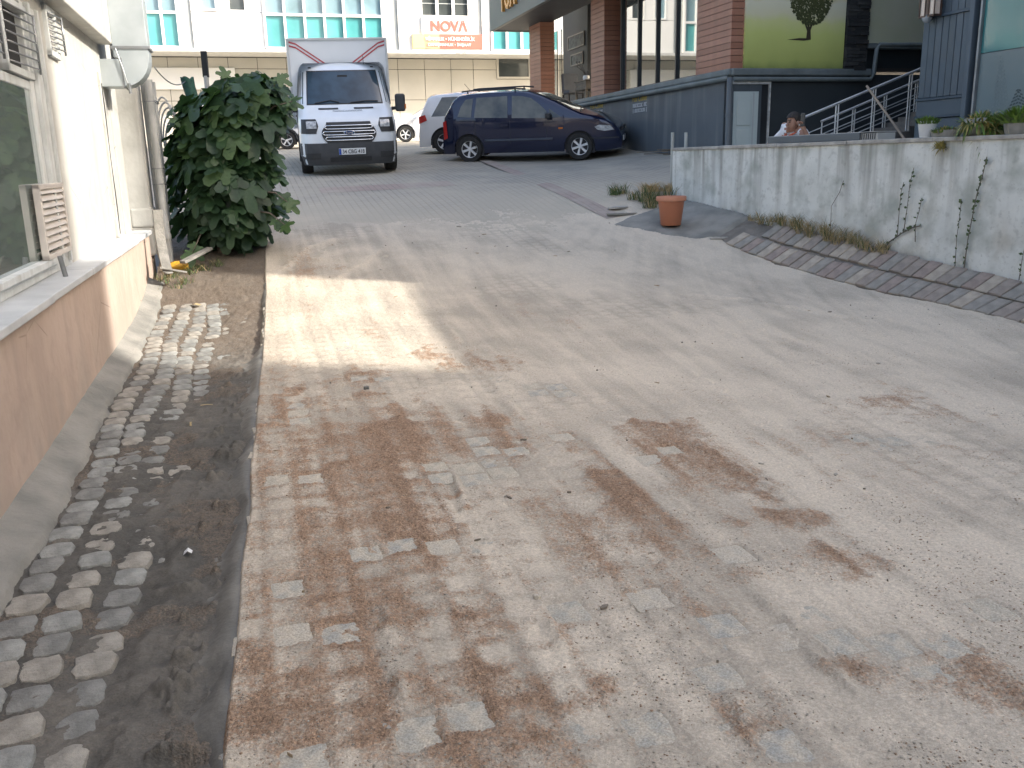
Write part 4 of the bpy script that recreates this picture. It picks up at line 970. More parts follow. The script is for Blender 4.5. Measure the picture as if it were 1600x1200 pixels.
m = MB(); m.fbox(WF, q2, r2[1], r2[2], r2[3], .0, .12); m.build('red_board', M_SRED, S, bevel=.006)
m = MB(); m.fbox(WF, r3[0], r3[1], max(r3[2], zO + .14), r3[3], .0, .09); m.build('lower_board', M_SWH, S, bevel=.006)
VX = Vector((V2[0], V2[1], 0)); UZ = Vector((0, 0, 1))
def sgn(txt, mt, x0, y0, x1, y1, off, bold=.02):
    r = WF.rect(x0, y0, x1, y1); lettering('lettering', txt, mt, S, WF.pt((r[0] + r[1]) / 2, (r[2] + r[3]) / 2, off), VX, UZ, r[1] - r[0], r[3] - r[2], .02, bold)
sgn('NOVΛ', M_SRED, 672, 32, 730, 50, .115, .04)
sgn('MİMARLIK • MÜHENDİSLİK', M_SWH, 664, 57, 741, 64.5, .135); sgn('DANIŞMANLIK • İNŞAAT', M_SWH, 668, 67, 735, 74, .135); sgn('60 00', M_SGRY, 711, 79.5, 729, 84.5, .105)
# ------------------------------------------------------------------ cafe building on the right
M_FDK = mat('charcoal_render', (.092, .108, .122), (.066, .080, .092), scale=1.2, rough=.6, bump=.1, bscale=12, streak=3.5, streakcol=(.14, .155, .165))
M_FDK2 = mat('black_render', (.034, .042, .047), (.025, .031, .035), scale=1.5, rough=.6, bump=.08, bscale=14)
M_LEDG = mat('grey_ledge', (.17, .195, .195), (.11, .13, .13), scale=3, rough=.6, bump=.1, bscale=20)
M_PLANK = [mat('red_brown_plank_%d' % i, c, tuple(k * .8 for k in c), scale=5, rough=.55, bump=.08, bscale=40) for i, c in enumerate(((.36, .165, .105), (.32, .145, .092), (.40, .19, .125)))]
M_FGL = glassmat('cafe_glass', (.12, .15, .16), gloss=.22, tr=.55)
M_METAL = mat('black_mullion', (.02, .022, .025), rough=.4)
M_FASC = mat('dark_green_grey_fascia', (.085, .105, .105), (.075, .092, .092), scale=1.0, rough=.5)
FX = thing('cafe_building', 'dark cafe building with red brown plank columns and glass front', 'building', FOX_S.pt(3, 1.6))
ZL = (FOX_S.sz(900, 153)[1] + FOX_S.sz(1117, 118)[1]) / 2
def a_s(px, py=100, o=0.0): return FOX_S.sz(px, py, o)[0]
END = 13.2
m = MB(); m.fbox(FOX_S, 0, END, .3, ZL - .12, -.35, 0); m.fbox(FOX_F, .35, .62, .3, ZL - .12, -.35, 0.001); wall_s = m.build('side_wall', M_FDK, FX, bevel=.01)
m = MB(); m.fbox(FOX_F, .0, 9.5, .3, ZL - .10, -.30, -.02); m.build('front_wall', M_FDK2, FX)
m = MB(); m.fbox(FOX_S, -.02, END, ZL - .12, ZL, -.4, .10); o = m.build('ledge', M_LEDG, FX, bevel=.03, seg=3)
m = MB(); m.tube([FOX_S.pt(.05, ZL - .16, .05), FOX_S.pt(END, ZL - .16, .05)], .055, 10); m.build('ledge_pipe', M_LEDG, o, smooth=50)
m = MB(); m.fbox(FOX_F, -.05, 2.95, ZL - .13, ZL, -.4, .08); m.build('ledge', M_LEDG, FX, bevel=.03, seg=3)
m = MB(); m.tube([FOX_F.pt(0, ZL - .19, .04), FOX_F.pt(2.95, ZL - .19, .04), FOX_F.pt(3.02, ZL - .08, .04), FOX_F.pt(3.05, ZL + .38, .04), FOX_F.pt(3.1, ZL + .44, .04), FOX_F.pt(6, ZL + .46, .04)], .045, 10); m.build('service_pipe', M_LEDG, FX, smooth=50)
m = MB(); m.fbox(FOX_F, .35, 9.5, ZL, 12.0, -.6, -.12); m.build('front_upper_wall', M_FDK2, FX)
m = MB(); m.fbox(FOX_S, 0, END, 6.6, 12.0, -8, -.3); m.build('upper_storeys', M_FDK, FX)
m = MB(); m.fbox(FOX_S, 0, END, ZL - .05, ZL + .02, -7, -.4); m.build('cafe_floor', mat('dark_floor', (.05, .045, .04), rough=.4), FX)
# plank-clad columns
def column(a0, a1, dv, z0, zt, name='plank_column'):
    core = MB(); core.fbox(FOX_S, a0 + .03, a1 - .03, z0, zt, -dv + .03, .03); c = core.build(name, M_METAL, FX)
    z = z0; h = .116; mesh = {}
    for mt in M_PLANK:
        b = MB(); b.fbox(FOX_S, a0, a1, 0, h - .010, -dv, .05); me = b.mesh('plank', mt, inv=WM[FX.name].inverted() @ Matrix.Identity(4)); mesh[mt] = me
    i = 0
    while z < zt - h:
        link('plank', mesh[M_PLANK[random.choice([0, 0, 1, 2])]], c, Matrix.Translation((0, 0, z + .004)))
        z += h; i += 1
column(a_s(847), a_s(830), .40, ZL, 6.5)
column(a_s(947), a_s(926), .42, ZL, 6.5)
column(.02, a_s(1092, 60), .58, ZL, 5.6)
# curtain wall between second and third column
g0, g1 = a_s(1092, 60) + .02, a_s(958)
fr = MB(); muls = [g0] + [a_s(x, 80) for x in (1075, 1042, 1012, 984)] + [g1]
muls = sorted(muls)
for a in muls: fr.fbox(FOX_S, a - .025, a + .025, ZL, 6.5, -.30, -.20)
fr.fbox(FOX_S, g0, g1, ZL, ZL + .06, -.3, -.2); fr.fbox(FOX_S, g0, g1, 6.4, 6.5, -.3, -.2)
cw = fr.build('curtain_wall', M_METAL, FX)
for a, b in zip(muls[:-1], muls[1:]):
    m = MB(); m.fbox(FOX_S, a + .025, b - .025, ZL + .06, 6.4, -.26, -.25); m.build('pane', M_FGL, cw)
m = MB(); m.fbox(FOX_S, g0 - .3, g1 + .3, ZL + .02, 6.5, -3.2, -3.0); m.build('inner_wall', M_FDK2, FX)
# open entrance between first and second column: back wall with pictures, gap to the daylight
e0, e1 = a_s(926), a_s(847)
BK = -1.7
bw0 = FOX_S.sz(918, 100, BK)[0]; bw1 = FOX_S.sz(880, 100, BK)[0]
m = MB(); m.fbox(FOX_S, bw0, bw1, ZL + .02, 6.5, BK - .12, BK); m.build('picture_wall', M_FDK2, FX)
for px0, px1 in ((866.5, 870.5), (873.5, 877.5)):
    q = FOX_S.sz(px0, 100, -.9)[0], FOX_S.sz(px1, 100, -.9)[0]
    m = MB(); m.fbox(FOX_S, min(q), max(q), ZL + .02, ZL + 2.35, -.93, -.90); m.build('door_leaf', glassmat('door_glass', (.5, .55, .55), gloss=.35, tr=.2), FX)
m = MB(); m.fbox(FOX_S, e0, e1 + 1, 6.35, 6.6, -7, -.3); m.build('entrance_ceiling', M_FDK2, FX)
m = MB(); m.fbox(FOX_S, bw1 + .02, END, ZL + .02, 6.5, -2.6, -2.5); m.build('inner_wall', M_FDK2, FX)
M_PFR = mat('pale_picture_frame', (.30, .28, .24), rough=.5); M_PPR = mat('faded_print', (.13, .14, .13), (.06, .07, .065), scale=9, rough=.7, contrast=(.45, .55))
for k, (x0, y0, x1, y1) in enumerate(((887, 53, 912, 75), (891.5, 83, 910, 101.5))):
    r = FOX_S.rect(x0, y0, x1, y1, BK + .04); t = .035
    P_ = thing('picture', ('upper large framed print on dark cafe wall', 'lower small framed print on dark cafe wall')[k], 'picture', FOX_S.pt((r[0] + r[1]) / 2, r[2], BK), group='framed prints in the cafe entrance')
    f = MB()
    for q in ((r[0], r[1], r[2], r[2] + t), (r[0], r[1], r[3] - t, r[3]), (r[0], r[0] + t, r[2] + t, r[3] - t), (r[1] - t, r[1], r[2] + t, r[3] - t)): f.fbox(FOX_S, *q, BK + .005, BK + .04)
    f.build('frame', M_PFR, P_); m = MB(); m.fbox(FOX_S, r[0] + t, r[1] - t, r[2] + t, r[3] - t, BK + .004, BK + .02); m.build('print', M_PPR, P_)
# chair and side table inside the entrance
M_GREYF = mat('grey_chair_fabric', (.16, .165, .17), rough=.9); M_OLDW = mat('weathered_wood', (.20, .17, .13), (.13, .11, .085), scale=8, rough=.8)
r = FOX_S.rect(884, 120, 900, 152, -.9)
ch = thing('cafe_chair', 'grey padded chair seen through the cafe entrance', 'chair', FOX_S.pt((r[0] + r[1]) / 2, ZL + .02, -.9))
ac = (r[0] + r[1]) / 2
b = MB(); q = [FOX_S.pt(ac - .05, ZL + .42, -1.15), FOX_S.pt(ac + .10, ZL + .42, -1.15), FOX_S.pt(ac + .10, ZL + .42, -.65), FOX_S.pt(ac - .05, ZL + .42, -.65)]
q2 = [p + Vector((U2[0] * .14, U2[1] * .14, .56)) for p in q]; b.hexa(q + q2); b.build('backrest', M_GREYF, ch, bevel=.04, seg=3)
b = MB(); b.fbox(FOX_S, ac - .5, ac + .05, ZL + .36, ZL + .46, -1.15, -.65); b.build('seat', M_GREYF, ch, bevel=.03, seg=3)
for da in (-.47, .02):
    for do in (-1.12, -.68):
        b = MB(); b.fbox(FOX_S, ac + da, ac + da + .04, ZL + .022, ZL + .36, do - .02, do + .02); b.build('leg', M_METAL, ch)
r = FOX_S.rect(905, 122, 922, 152, -.6); a0, a1 = r[0], r[1]; tz = FOX_S.sz(914, 126, -.6)[1]
tb = thing('side_table', 'small weathered wooden side table by the second plank column', 'table', FOX_S.pt((a0 + a1) / 2, ZL + .02, -.6))
b = MB(); b.fbox(FOX_S, a0 - .03, a1 + .03, tz - .03, tz, -.95, -.45); b.build('table_top', M_OLDW, tb, bevel=.006)
b = MB(); b.fbox(FOX_S, a0 + .01, a1 - .01, tz - .25, tz - .03, -.92, -.48); dr = b.build('drawer_box', M_OLDW, tb, bevel=.004)
for z in (tz - .10, tz - .20): b = MB(); b.fbox(FOX_S, a0 + .05, a1 - .05, z, z + .012, -.479, -.465); b.build('drawer_edge', M_METAL, dr)
for da in (a0, a1 - .05):
    for do in (-.93, -.50): b = MB(); b.fbox(FOX_S, da, da + .05, ZL + .022, tz - .25, do - .02, do + .03); b.build('leg', M_OLDW, tb)
vz = thing('vase', 'small white vase with dark twigs on the side table', 'vase', FOX_S.pt(FOX_S.sz(916, 123, -.7)[0], tz, -.7)); m = MB(); m.lathe([(.05, 0), (.09, .03), (.10, .10), (.085, .15), (.07, .155), (.06, .12)], 14, FOX_S.pt(FOX_S.sz(916, 123, -.7)[0], tz, -.7)); m.build('body', M_SWH, vz, smooth=50)
base = FOX_S.pt(FOX_S.sz(916, 123, -.7)[0], tz + .12, -.7)
for i in range(7):
    m = MB(); e = base + Vector((random.uniform(-.3, .3), random.uniform(-.3, .3), random.uniform(.15, .4))); m.tube([base, (base + e) / 2 + Vector((0, 0, .06)), e], .006, 5); m.tube([e, e + Vector((.02, 0, .04))], [.03, .004], 6); m.build('twig', M_METAL, vz)
# canopy with its raised letters
CO = 1.05; r = (a_s(765, 25, CO), a_s(900, 0, CO) - 4.5); cz = FOX_S.sz(765, 50, CO)[1]
CN = thing('cafe_canopy_sign', 'dark grey cafe canopy fascia with orange and white letters', 'sign', FOX_S.pt(r[0], cz, CO))
m = MB(); m.fbox(FOX_S, 1.2, r[0], cz, cz + 1.5, CO - .12, CO); m.build('fascia', M_FASC, CN, bevel=.01)
m = MB(); m.fbox(FOX_S, 1.2, r[0] - .02, cz + .02, cz + .14, -.30, CO - .12); m.build('soffit', M_FDK2, CN)
m = MB(); m.fbox(FOX_S, r[0] - .12, r[0], cz, cz + 1.5, -.30, CO - .12); m.build('end_panel', M_FASC, CN, bevel=.008)
M_OR = mat('orange_letter_face', (.75, .36, .08), rough=.4); M_LW = mat('white_letter_face', (.72, .72, .70), rough=.4)
UD = -Vector((U2[0], U2[1], 0))
c0 = FOX_S.sz(785, 12, CO + .05)[0]; c1 = FOX_S.sz(806, 0, CO + .05)[0]
lz = FOX_S.sz(785, 19, CO + .05)[1]
lettering('orange_letters', 'FOX', M_OR, CN, FOX_S.pt((c0 + c1) / 2, lz + .38, CO + .04), UD, UZ, c0 - c1, .76, .09, .02)
lettering('white_letters', 'COFFEE', M_LW, CN, FOX_S.pt(c1 - .2 - 1.7, lz + .36, CO + .04), UD, UZ, 3.4, .66, .09, .02)
# stencilled adverts on the side wall
M_YPR = mat('yellow_stencil', (.50, .36, .05), (.36, .27, .06), scale=20, rough=.7); M_WPR = mat('white_stencil', (.55, .56, .56), (.40, .41, .42), scale=20, rough=.7)
def stencil(x0, x1, rows, lab):
    st = None
    for txt, mt, y0, y1 in rows:
        r = FOX_S.rect(x0, y0, x1, y1); c = FOX_S.pt((r[0] + r[1]) / 2, (r[2] + r[3]) / 2, .006)
        if 'n' in txt and 'F' not in txt: o = strokes('stencil_strokes', mt, FX, c, UD, UZ, r[1] - r[0], r[3] - r[2], txt)
        else: o = lettering('stencil_lettering', txt, mt, FX, c, UD, UZ, r[1] - r[0], r[3] - r[2], .004, .012)
        if lab: o['label'] = lab
stencil(989, 1011, [('Fox Coffee', M_YPR, 149, 158), ('nnnnnnnnnn nnn', M_WPR, 161, 167), ('| nnnnnnnnnnn |', M_WPR, 169.5, 175)], 'right hand yellow and white stencilled cafe advert')
stencil(923, 942.5, [('Fox Coffee', M_YPR, 161, 169.5), ('nnnnnnnnnn nnn', M_WPR, 172.5, 178), ('| nnnnnnnnnnn |', M_WPR, 180, 185)], 'left hand yellow and white stencilled cafe advert behind blue car')
# front: mural panel, dark stone pier, second panel, door, drain pipe
def aF(px, py=60, o=0.0): return FOX_F.sz(px, py, o)[0]
M_MUR = bpy.data.materials.new('printed_meadow'); M_MUR.use_nodes = True
nt = M_MUR.node_tree; N = nt.nodes; Lk = nt.links; b_ = N['Principled BSDF']; tc = N.new('ShaderNodeTexCoord'); sx = N.new('ShaderNodeSeparateXYZ'); Lk.new(tc.outputs['Generated'], sx.inputs[0])
n_ = N.new('ShaderNodeTexNoise'); n_.inputs['Scale'].default_value = 5; n_.inputs['Detail'].default_value = 6; Lk.new(tc.outputs['Generated'], n_.inputs['Vector'])
ma = N.new('ShaderNodeMath'); ma.operation = 'MULTIPLY_ADD'; ma.inputs[1].default_value = .10; Lk.new(n_.outputs['Fac'], ma.inputs[0]); Lk.new(sx.outputs['Z'], ma.inputs[2])
rp = N.new('ShaderNodeValToRGB'); e = rp.color_ramp.elements; e[0].position = 0.04; e[0].color = (.24, .28, .09, 1); e[1].position = .98; e[1].color = (.70, .70, .60, 1)
for pos, c in ((.10, (.42, .46, .14)), (.28, (.55, .60, .20)), (.36, (.62, .64, .28)), (.41, (.68, .65, .44)), (.49, (.70, .68, .52)), (.53, (.62, .55, .28)), (.58, (.72, .70, .58))):
    q = e.new(pos); q.color = (*c, 1)
Lk.new(ma.outputs[0], rp.inputs[0]); Lk.new(rp.outputs[0], b_.inputs['Base Color']); b_.inputs['Roughness'].default_value = .35
r = (aF(1163), aF(1318), FOX_F.sz(1240, 107)[1], FOX_F.sz(1240, 107)[1] + 2.6)
mu = thing('meadow_mural', 'large printed panel of a lone tree on a yellow green meadow', 'mural', FOX_F.pt((r[0] + r[1]) / 2, r[2], .03))
m = MB(); m.fbox(FOX_F, r[0], r[1], r[2], r[3], -.10, .03); m.build('printed_panel', M_MUR, mu)
M_TRP = mat('printed_tree_green', (.085, .095, .035), (.035, .042, .015), scale=40, rough=.5); M_TRT = mat('printed_trunk', (.045, .035, .02), rough=.5)
tx = aF(1262, 55); tzb = FOX_F.sz(1262, 61)[1]
m = MB(); m.fpoly(FOX_F, [(tx - .05, tzb), (tx + .05, tzb), (tx + .035, tzb + .15), (tx + .10, tzb + .32), (tx + .06, tzb + .33), (tx + .01, tzb + .2), (tx - .01, tzb + .35), (tx - .04, tzb + .35), (tx - .03, tzb + .2), (tx - .10, tzb + .33), (tx - .13, tzb + .32), (tx - .04, tzb + .14)], .031, .034); m.build('printed_trunk', M_TRT, mu)
cr = MB(); rr = random.Random(4)
for i in range(1300):
    t = rr.uniform(0, 2 * math.pi); q = rr.random() ** .5; x = tx + .02 + q * .50 * math.cos(t) * (1.0 if math.sin(t) > 0 else .9); z = tzb + .78 + q * .54 * math.sin(t); s = rr.uniform(.018, .045); o = .0335 + rr.random() * .0015
    k = rr.uniform(0, 6.28); cr.add([FOX_F.pt(x + s * math.cos(k + j * 2.1), z + s * math.sin(k + j * 2.1), o) for j in range(3)], [(0, 1, 2)])
cr.build('printed_foliage', M_TRP, mu)
m = MB(); m.fpoly(FOX_F, [(tx - .45, tzb - .02), (tx - .1, tzb - .035), (tx + .05, tzb - .015), (tx + .05, tzb + .01), (tx - .2, tzb + .01)], .0312, .0335); m.build('printed_shadow', M_TRT, mu)
# stone pier: split stones one by one
M_STN = [mat('dark_split_stone_%d' % i, c, tuple(k * .6 for k in c), scale=9, rough=.8, bump=.5, bscale=40) for i, c in enumerate(((.035, .036, .036), (.055, .055, .052), (.025, .027, .028)))]
a0, a1 = aF(1319), aF(1353); z0 = FOX_F.sz(1335, 111)[1]; core = MB(); core.fbox(FOX_F, a0 + .02, a1 - .02, z0, 6.4, -.15, .05); pier = core.build('stone_pier', M_METAL, FX)
z = z0; k = 0
while z < 6.3:
    h = random.uniform(.055, .095); cut = a0 + (a1 - a0) * random.uniform(.3, .7)
    for x0, x1 in ((a0, cut), (cut, a1)):
        b = MB(); b.fbox(FOX_F, x0 + .004, x1 - .004, z + .003, z + h - .003, -.1, .075 + random.uniform(-.015, .03)); b.build('stone', random.choice(M_STN), pier)
    z += h
M_PAN2 = mat('pale_printed_panel', (.56, .55, .43), (.48, .50, .33), scale=.8, rough=.35)
zp = FOX_F.sz(1398, 68)[1]
m = MB(); m.fbox(FOX_F, aF(1355), aF(1355) + 3.4, zp, zp + 2.4, -.1, .03); m.build('pale_panel', M_PAN2, FX)
m = MB(); m.fbox(FOX_F, aF(1355), 9, zp - .10, zp - .01, -.2, .06); m.build('panel_ledge', M_LEDG, FX, bevel=.015)
r = FOX_F.rect(1143.5, 143, 1199, 232)
dr = MB(); t = .07; D0, D1, DT = r[0] + .02, r[1] - .22, r[3]
m = MB(); m.fbox(FOX_F, r[0] - .02, r[1], .6, r[3] + .14, -.05, -.015); m.build('door_recess', M_METAL, FX)
m = MB(); m.fbox(FOX_F, r[0] - .05, r[1] + .03, r[3] + .13, r[3] + .19, -.05, .03); m.fbox(FOX_F, r[1], r[1] + .03, .6, r[3] + .13, -.05, .03); m.build('door_lintel', mat('crumbling_white_lintel', (.55, .55, .52), (.35, .35, .33), scale=12, rough=.9, bump=.5, bscale=30), FX)
M_DOOR = mat('pale_green_white_door', (.50, .56, .54), (.45, .51, .49), scale=2, rough=.45)
m = MB(); m.fbox(FOX_F, D0, D1, .6, DT, -.012, .02); d_ = m.build('door', M_DOOR, FX)
for z0, z1 in ((.7, 1.32), (1.38, 2.08), (2.14, DT - .08)): b = MB(); b.fbox(FOX_F, D0 + .06, D1 - .16, z0, z1, .018, .034); b.build('door_panel', M_DOOR, d_, bevel=.008)
b = MB(); b.fbox(FOX_F, D1 - .12, D1 - .09, .62, DT - .02, .019, .027); b.build('door_seam', M_CLADG, d_)
m = MB(); m.tube([FOX_F.pt(aF(1139, 180, .1), z, .09) for z in (.5, 1.6, ZL - .28)] + [FOX_F.pt(aF(1139, 180, .1) + .02, ZL - .18, .06)], .055, 12); dp = m.build('drain_pipe', M_FDK, FX, smooth=50)
for z in (1.5, 2.3): m = MB(); m.tube([FOX_F.pt(aF(1139, 180, .1), z, .09), FOX_F.pt(aF(1139, 180, .1), z + .06, .09)], .066, 12); m.build('pipe_collar', M_FDK, dp, smooth=50)
# ------------------------------------------------------------------ parapet wall with coping
def stain_wall(name):
    m = bpy.data.materials.new(name); m.use_nodes = True; nt = m.node_tree; N = nt.nodes; L = nt.links; b = N['Principled BSDF']
    g = N.new('ShaderNodeNewGeometry'); sp = N.new('ShaderNodeSeparateXYZ'); L.new(g.outputs['Position'], sp.inputs[0])
    def noise(sc, det, scale=(1, 1, 1)):
        mp = N.new('ShaderNodeMapping'); mp.inputs['Scale'].default_value = scale; L.new(g.outputs['Position'], mp.inputs[0])
        n = N.new('ShaderNodeTexNoise'); n.inputs['Scale'].default_value = sc; n.inputs['Detail'].default_value = det; L.new(mp.outputs[0], n.inputs['Vector']); return n.outputs['Fac']
    def rng(src, a, z, lo=0.0, hi=1.0):
        r = N.new('ShaderNodeMapRange'); r.inputs[1].default_value = a; r.inputs[2].default_value = z; r.inputs[3].default_value = lo; r.inputs[4].default_value = hi; L.new(src, r.inputs[0]); return r.outputs[0]
    def mul(a, c):
        x = N.new('ShaderNodeMath'); x.operation = 'MULTIPLY'; x.use_clamp = True; L.new(a, x.inputs[0])
        if isinstance(c, float): x.inputs[1].default_value = c
        else: L.new(c, x.inputs[1])
        return x.outputs[0]
    def mix(f, a, c):
        x = N.new('ShaderNodeMix'); x.data_type = 'RGBA'; L.new(f, x.inputs[0])
        for i, q in ((6, a), (7, c)):
            if isinstance(q, tuple): x.inputs[i].default_value = (*q, 1)
            else: L.new(q, x.inputs[i])
        return x.outputs[2]
    c = mix(rng(noise(2.2, 6), .35, .65), (.70, .71, .67), (.60, .615, .58))
    c = mix(mul(rng(noise(6.5, 5, (1, 1, .06)), .47, .64), rng(sp.outputs['Z'], .6, 1.65, .0, .7)), c, (.20, .19, .165))       # drips from the coping
    c = mix(mul(rng(noise(3.0, 5), .48, .68), .65), c, (.30, .325, .285))
    c = mix(mul(rng(noise(1.6, 6), .50, .64), rng(sp.outputs['Z'], 1.1, .35, .0, .8)), c, (.36, .31, .24))
    c = mix(mul(rng(noise(11, 6), .58, .72), .3), c, (.19, .195, .175))
    c = mix(mul(rng(noise(30, 3), .60, .75), .5), c, (.36, .36, .33))
    L.new(c, b.inputs['Base Color']); b.inputs['Roughness'].default_value = .9; b.inputs['Specular IOR Level'].default_value = .2
    bp = N.new('ShaderNodeBump'); bp.inputs['Strength'].default_value = .25; bp.inputs['Distance'].default_value = .02; L.new(noise(18, 5), bp.inputs['Height']); L.new(bp.outputs[0], b.inputs['Normal'])
    return m
M_PAR = stain_wall('stained_whitewash'); M_COP = mat('weathered_coping', (.46, .44, .40), (.27, .26, .235), scale=6, rough=.9, bump=.3, bscale=30, fine=.12)
PW = thing('parapet_wall', 'stained white parapet wall with stone coping beside the road', 'wall', PAR.pt(2.5, .4))
rows = 60; m = MB(); AE = PL + 3.2
n_ = 100; gridf = [[PAR.pt(a, z, .006 * math.sin(a * 3.1 + z * 2) * .4 + .010 * (float(vnoise(np.array(a * 2.2), np.array(z * 3.))) - .5)) for a in np.linspace(0, AE, n_)] for z in np.linspace(-.4, 1.690, 22)]
m.grid(gridf, flip=False)
m.fbox(PAR, 0, AE, -.4, 1.688, -.22, -.03); m.add([PAR.pt(0, -.4, -.22), PAR.pt(0, -.4, .0), PAR.pt(0, 1.69, .0), PAR.pt(0, 1.69, -.22)], [(0, 1, 2, 3)])
m.build('wall', M_PAR, PW)
a = -.02; k = 0
while a < AE:
    b = a + 1.25; m = MB(); m.fbox(PAR, a + .003, b - .003, 1.690, 1.734 + .003 * (k % 2), -.25, .022 + .003 * (k % 3)); m.build('coping_slab', M_COP, PW, bevel=.008); a = b; k += 1
m = MB(); q = [PAR.pt(-.1, .86, -.22), PAR.pt(AE, .86, -.22), PAR.pt(AE, .86, -4.2)] + [FOX_F.pt(9.4, .86, .0), FOX_F.pt(.25, .86, .0)]
m.add(q, [tuple(range(len(q)))]); struct(m.build('terrace', mat('terrace_concrete', (.26, .26, .25), rough=.9), None))
for i, px in enumerate((1051, 1072)):
    a_, z_ = PAR.sz(px, 207, -.45 if i else -.32); m = MB(); m.tube([PAR.pt(a_, .75, -.45 if i else -.32), PAR.pt(a_, z_, -.45 if i else -.32)], .028, 10)
    tag(m.build('bollard_pole', mat('pale_post_paint', (.42, .44, .42), rough=.6), None, smooth=50), ('thin pale post at the very end of the parapet wall', 'thin pale post standing just right of the wall end')[i], 'post', 'pale posts at the parapet end')
# ------------------------------------------------------------------ blue-grey clad building at the right
BL = P(1432, 150, 14.5); BF = Face((BL.x, BL.y), -U2, -V2)
M_BLU = [mat('blue_grey_board_%d' % i, c, tuple(k * .85 for k in c), scale=2, rough=.5, bump=.03, bscale=10) for i, c in enumerate(((.085, .110, .130), (.077, .101, .120), (.092, .117, .137)))]
M_BLD = mat('blue_grey_trim', (.05, .075, .10), rough=.45); M_BGL = mat('frosted_shopfront_glass', (.17, .215, .215), (.15, .19, .19), scale=.6, rough=.22, rvar=.05, spec=.35)
M_TFILM = mat('teal_glass_film', (.035, .16, .16), (.05, .20, .195), scale=.8, rough=.08, spec=.7, rvar=.03); M_INN = mat('grey_green_blind', (.15, .20, .20), (.13, .175, .175), scale=.5, rough=.6)
BB = thing('clad_building', 'blue grey board clad building with teal shopfront glass above planters', 'building', BF.pt(2, .9))
BE = 8.1
m = MB(); m.fbox(BF, 0, BE, .5, 15, -6.5, -.12); m.build('core', M_BLD, BB)
nb = 7; W1 = 1.0; zt1 = BF.sz(1465, 154)[1]; zt2 = BF.sz(1465, 182)[1]; zt0 = BF.sz(1460, 28)[1]
for i in range(nb):
    a0, a1 = W1 * i / nb, W1 * (i + 1) / nb
    m = MB(); m.fbox(BF, a0 + .006, a1 - .006, zt1 + .03, zt0, -.12, -.02 + random.uniform(-.003, .003)); m.build('board', M_BLU[i % 3], BB, bevel=.006)
    m = MB(); m.fbox(BF, a0 + .006, a1 - .006, zt0 + .05, 7.5, -.12, -.03); m.build('board', M_BLU[(i + 1) % 3], BB, bevel=.006)
for z0, z1 in ((zt2 + .02, zt1 - .015), (1.0, zt2 - .03)):
    m = MB(); m.fbox(BF, 0, W1, z0, z1, -.12, -.012); m.build('lower_panel', M_BLU[1], BB, bevel=.008)
for z in (zt1, zt2): m = MB(); m.fbox(BF, -.01, W1 + .01, z - .015, z + .022, -.10, .012); m.build('trim_strip', M_BLD, BB, bevel=.004)
m = MB(); m.fbox(BF, -.01, W1 + .01, zt0, zt0 + .045, -.10, .01); m.build('trim_strip', M_BLD, BB)
m = MB(); m.fbox(BF, W1 + .01, W1 + .10, .8, 7.5, -.12, .02); m.build('corner_post', M_BLU[2], BB, bevel=.012)
m = MB(); m.fbox(BF, W1 + .20, W1 + .235, .8, 7.5, -.10, .0); m.build('glazing_post', M_STEEL, BB, bevel=.006)
zt = BF.sz(1560, 79)[1]
for k, (a0, a1) in enumerate(((W1 + .24, W1 + 2.1), (W1 + 2.14, W1 + 4.0), (W1 + 4.04, BE))):
    m = MB(); m.fbox(BF, a0, a1, .95, zt - .005, -.06, -.05); m.build('pane', M_BGL, BB); m = MB(); m.fbox(BF, a0, a1, zt + .005, 5.5, -.06, -.048); m.build('upper_pane', M_TFILM, BB)
m = MB(); m.fbox(BF, W1 + .24, BE, .95, zt, -.115, -.11); m.build('window_blind', M_INN, BB)
# leaf decal on the glass: rows of dark strokes forming a fir shape
M_DCL = mat('dark_teal_decal', (.02, .045, .05), rough=.4)
def fir(px0, px1, pyt, pyb, nrow, name, mt):
    m = MB(); ym = (pyt + pyb) / 2
    for r in range(nrow):
        t = r / (nrow - 1); py = pyt + (pyb - pyt) * t; n = 2 + int(5 * t)
        for i in range(n):
            u_ = (i + .5) / n * 2 - 1; hw = (px1 - px0) / 2 * (.25 + .75 * t)
            cx = (px0 + px1) / 2 + u_ * hw; a, z = BF.sz(cx, py + abs(u_) * 5); w = .022; h = .016
            k = 1 if u_ < 0 else -1
            m.fpoly(BF, [(a - w, z - h * .4 - k * .006), (a + w, z - h * .4 + k * .006), (a + w * .8, z + h + k * .006), (a - w * .8, z + h - k * .006)], -.0495, -.047)
    return m.build(name, mt, BB)
fir(1570, 1604, 139, 166, 6, 'fir_decal', M_DCL)
fir(1544, 1574, 88, 175, 15, 'faint_fir_decal', mat('faint_decal', (.135, .175, .178), rough=.4))
m = MB(); m.fbox(BF, 0, BE, 7.5, 15, -.12, 0); m.build('upper_facade', M_CLADG, BB)
# wall lantern and dome camera
la, lz = BF.sz(1462, 14)
LN = thing('wall_lantern', 'brown framed wall lantern with pale glass on blue cladding', 'lantern', BF.pt(la, lz, .02))
M_BRZ = mat('brown_metal', (.10, .06, .045), rough=.4, metal=.4); M_LGL = mat('frosted_lantern_glass', (.75, .60, .48), rough=.25)
for k in (0, 1):
    c = la - .10 + .20 * k
    b = MB(); b.fbox(BF, c - .07, c + .07, lz - .12, lz - .095, .03, .17); b.fbox(BF, c - .07, c + .07, lz + .25, lz + .28, .03, .17)
    for x in (-.07, .055):
        for o in (.03, .155): b.fbox(BF, c + x, c + x + .015, lz - .095, lz + .25, o, o + .015)
    b.fbox(BF, c - .02, c + .02, lz, lz + .06, -.02, .03); cg = b.build('cage', M_BRZ, LN); b = MB(); b.fbox(BF, c - .05, c + .05, lz - .09, lz + .24, .05, .15); b.build('glass', M_LGL, cg)
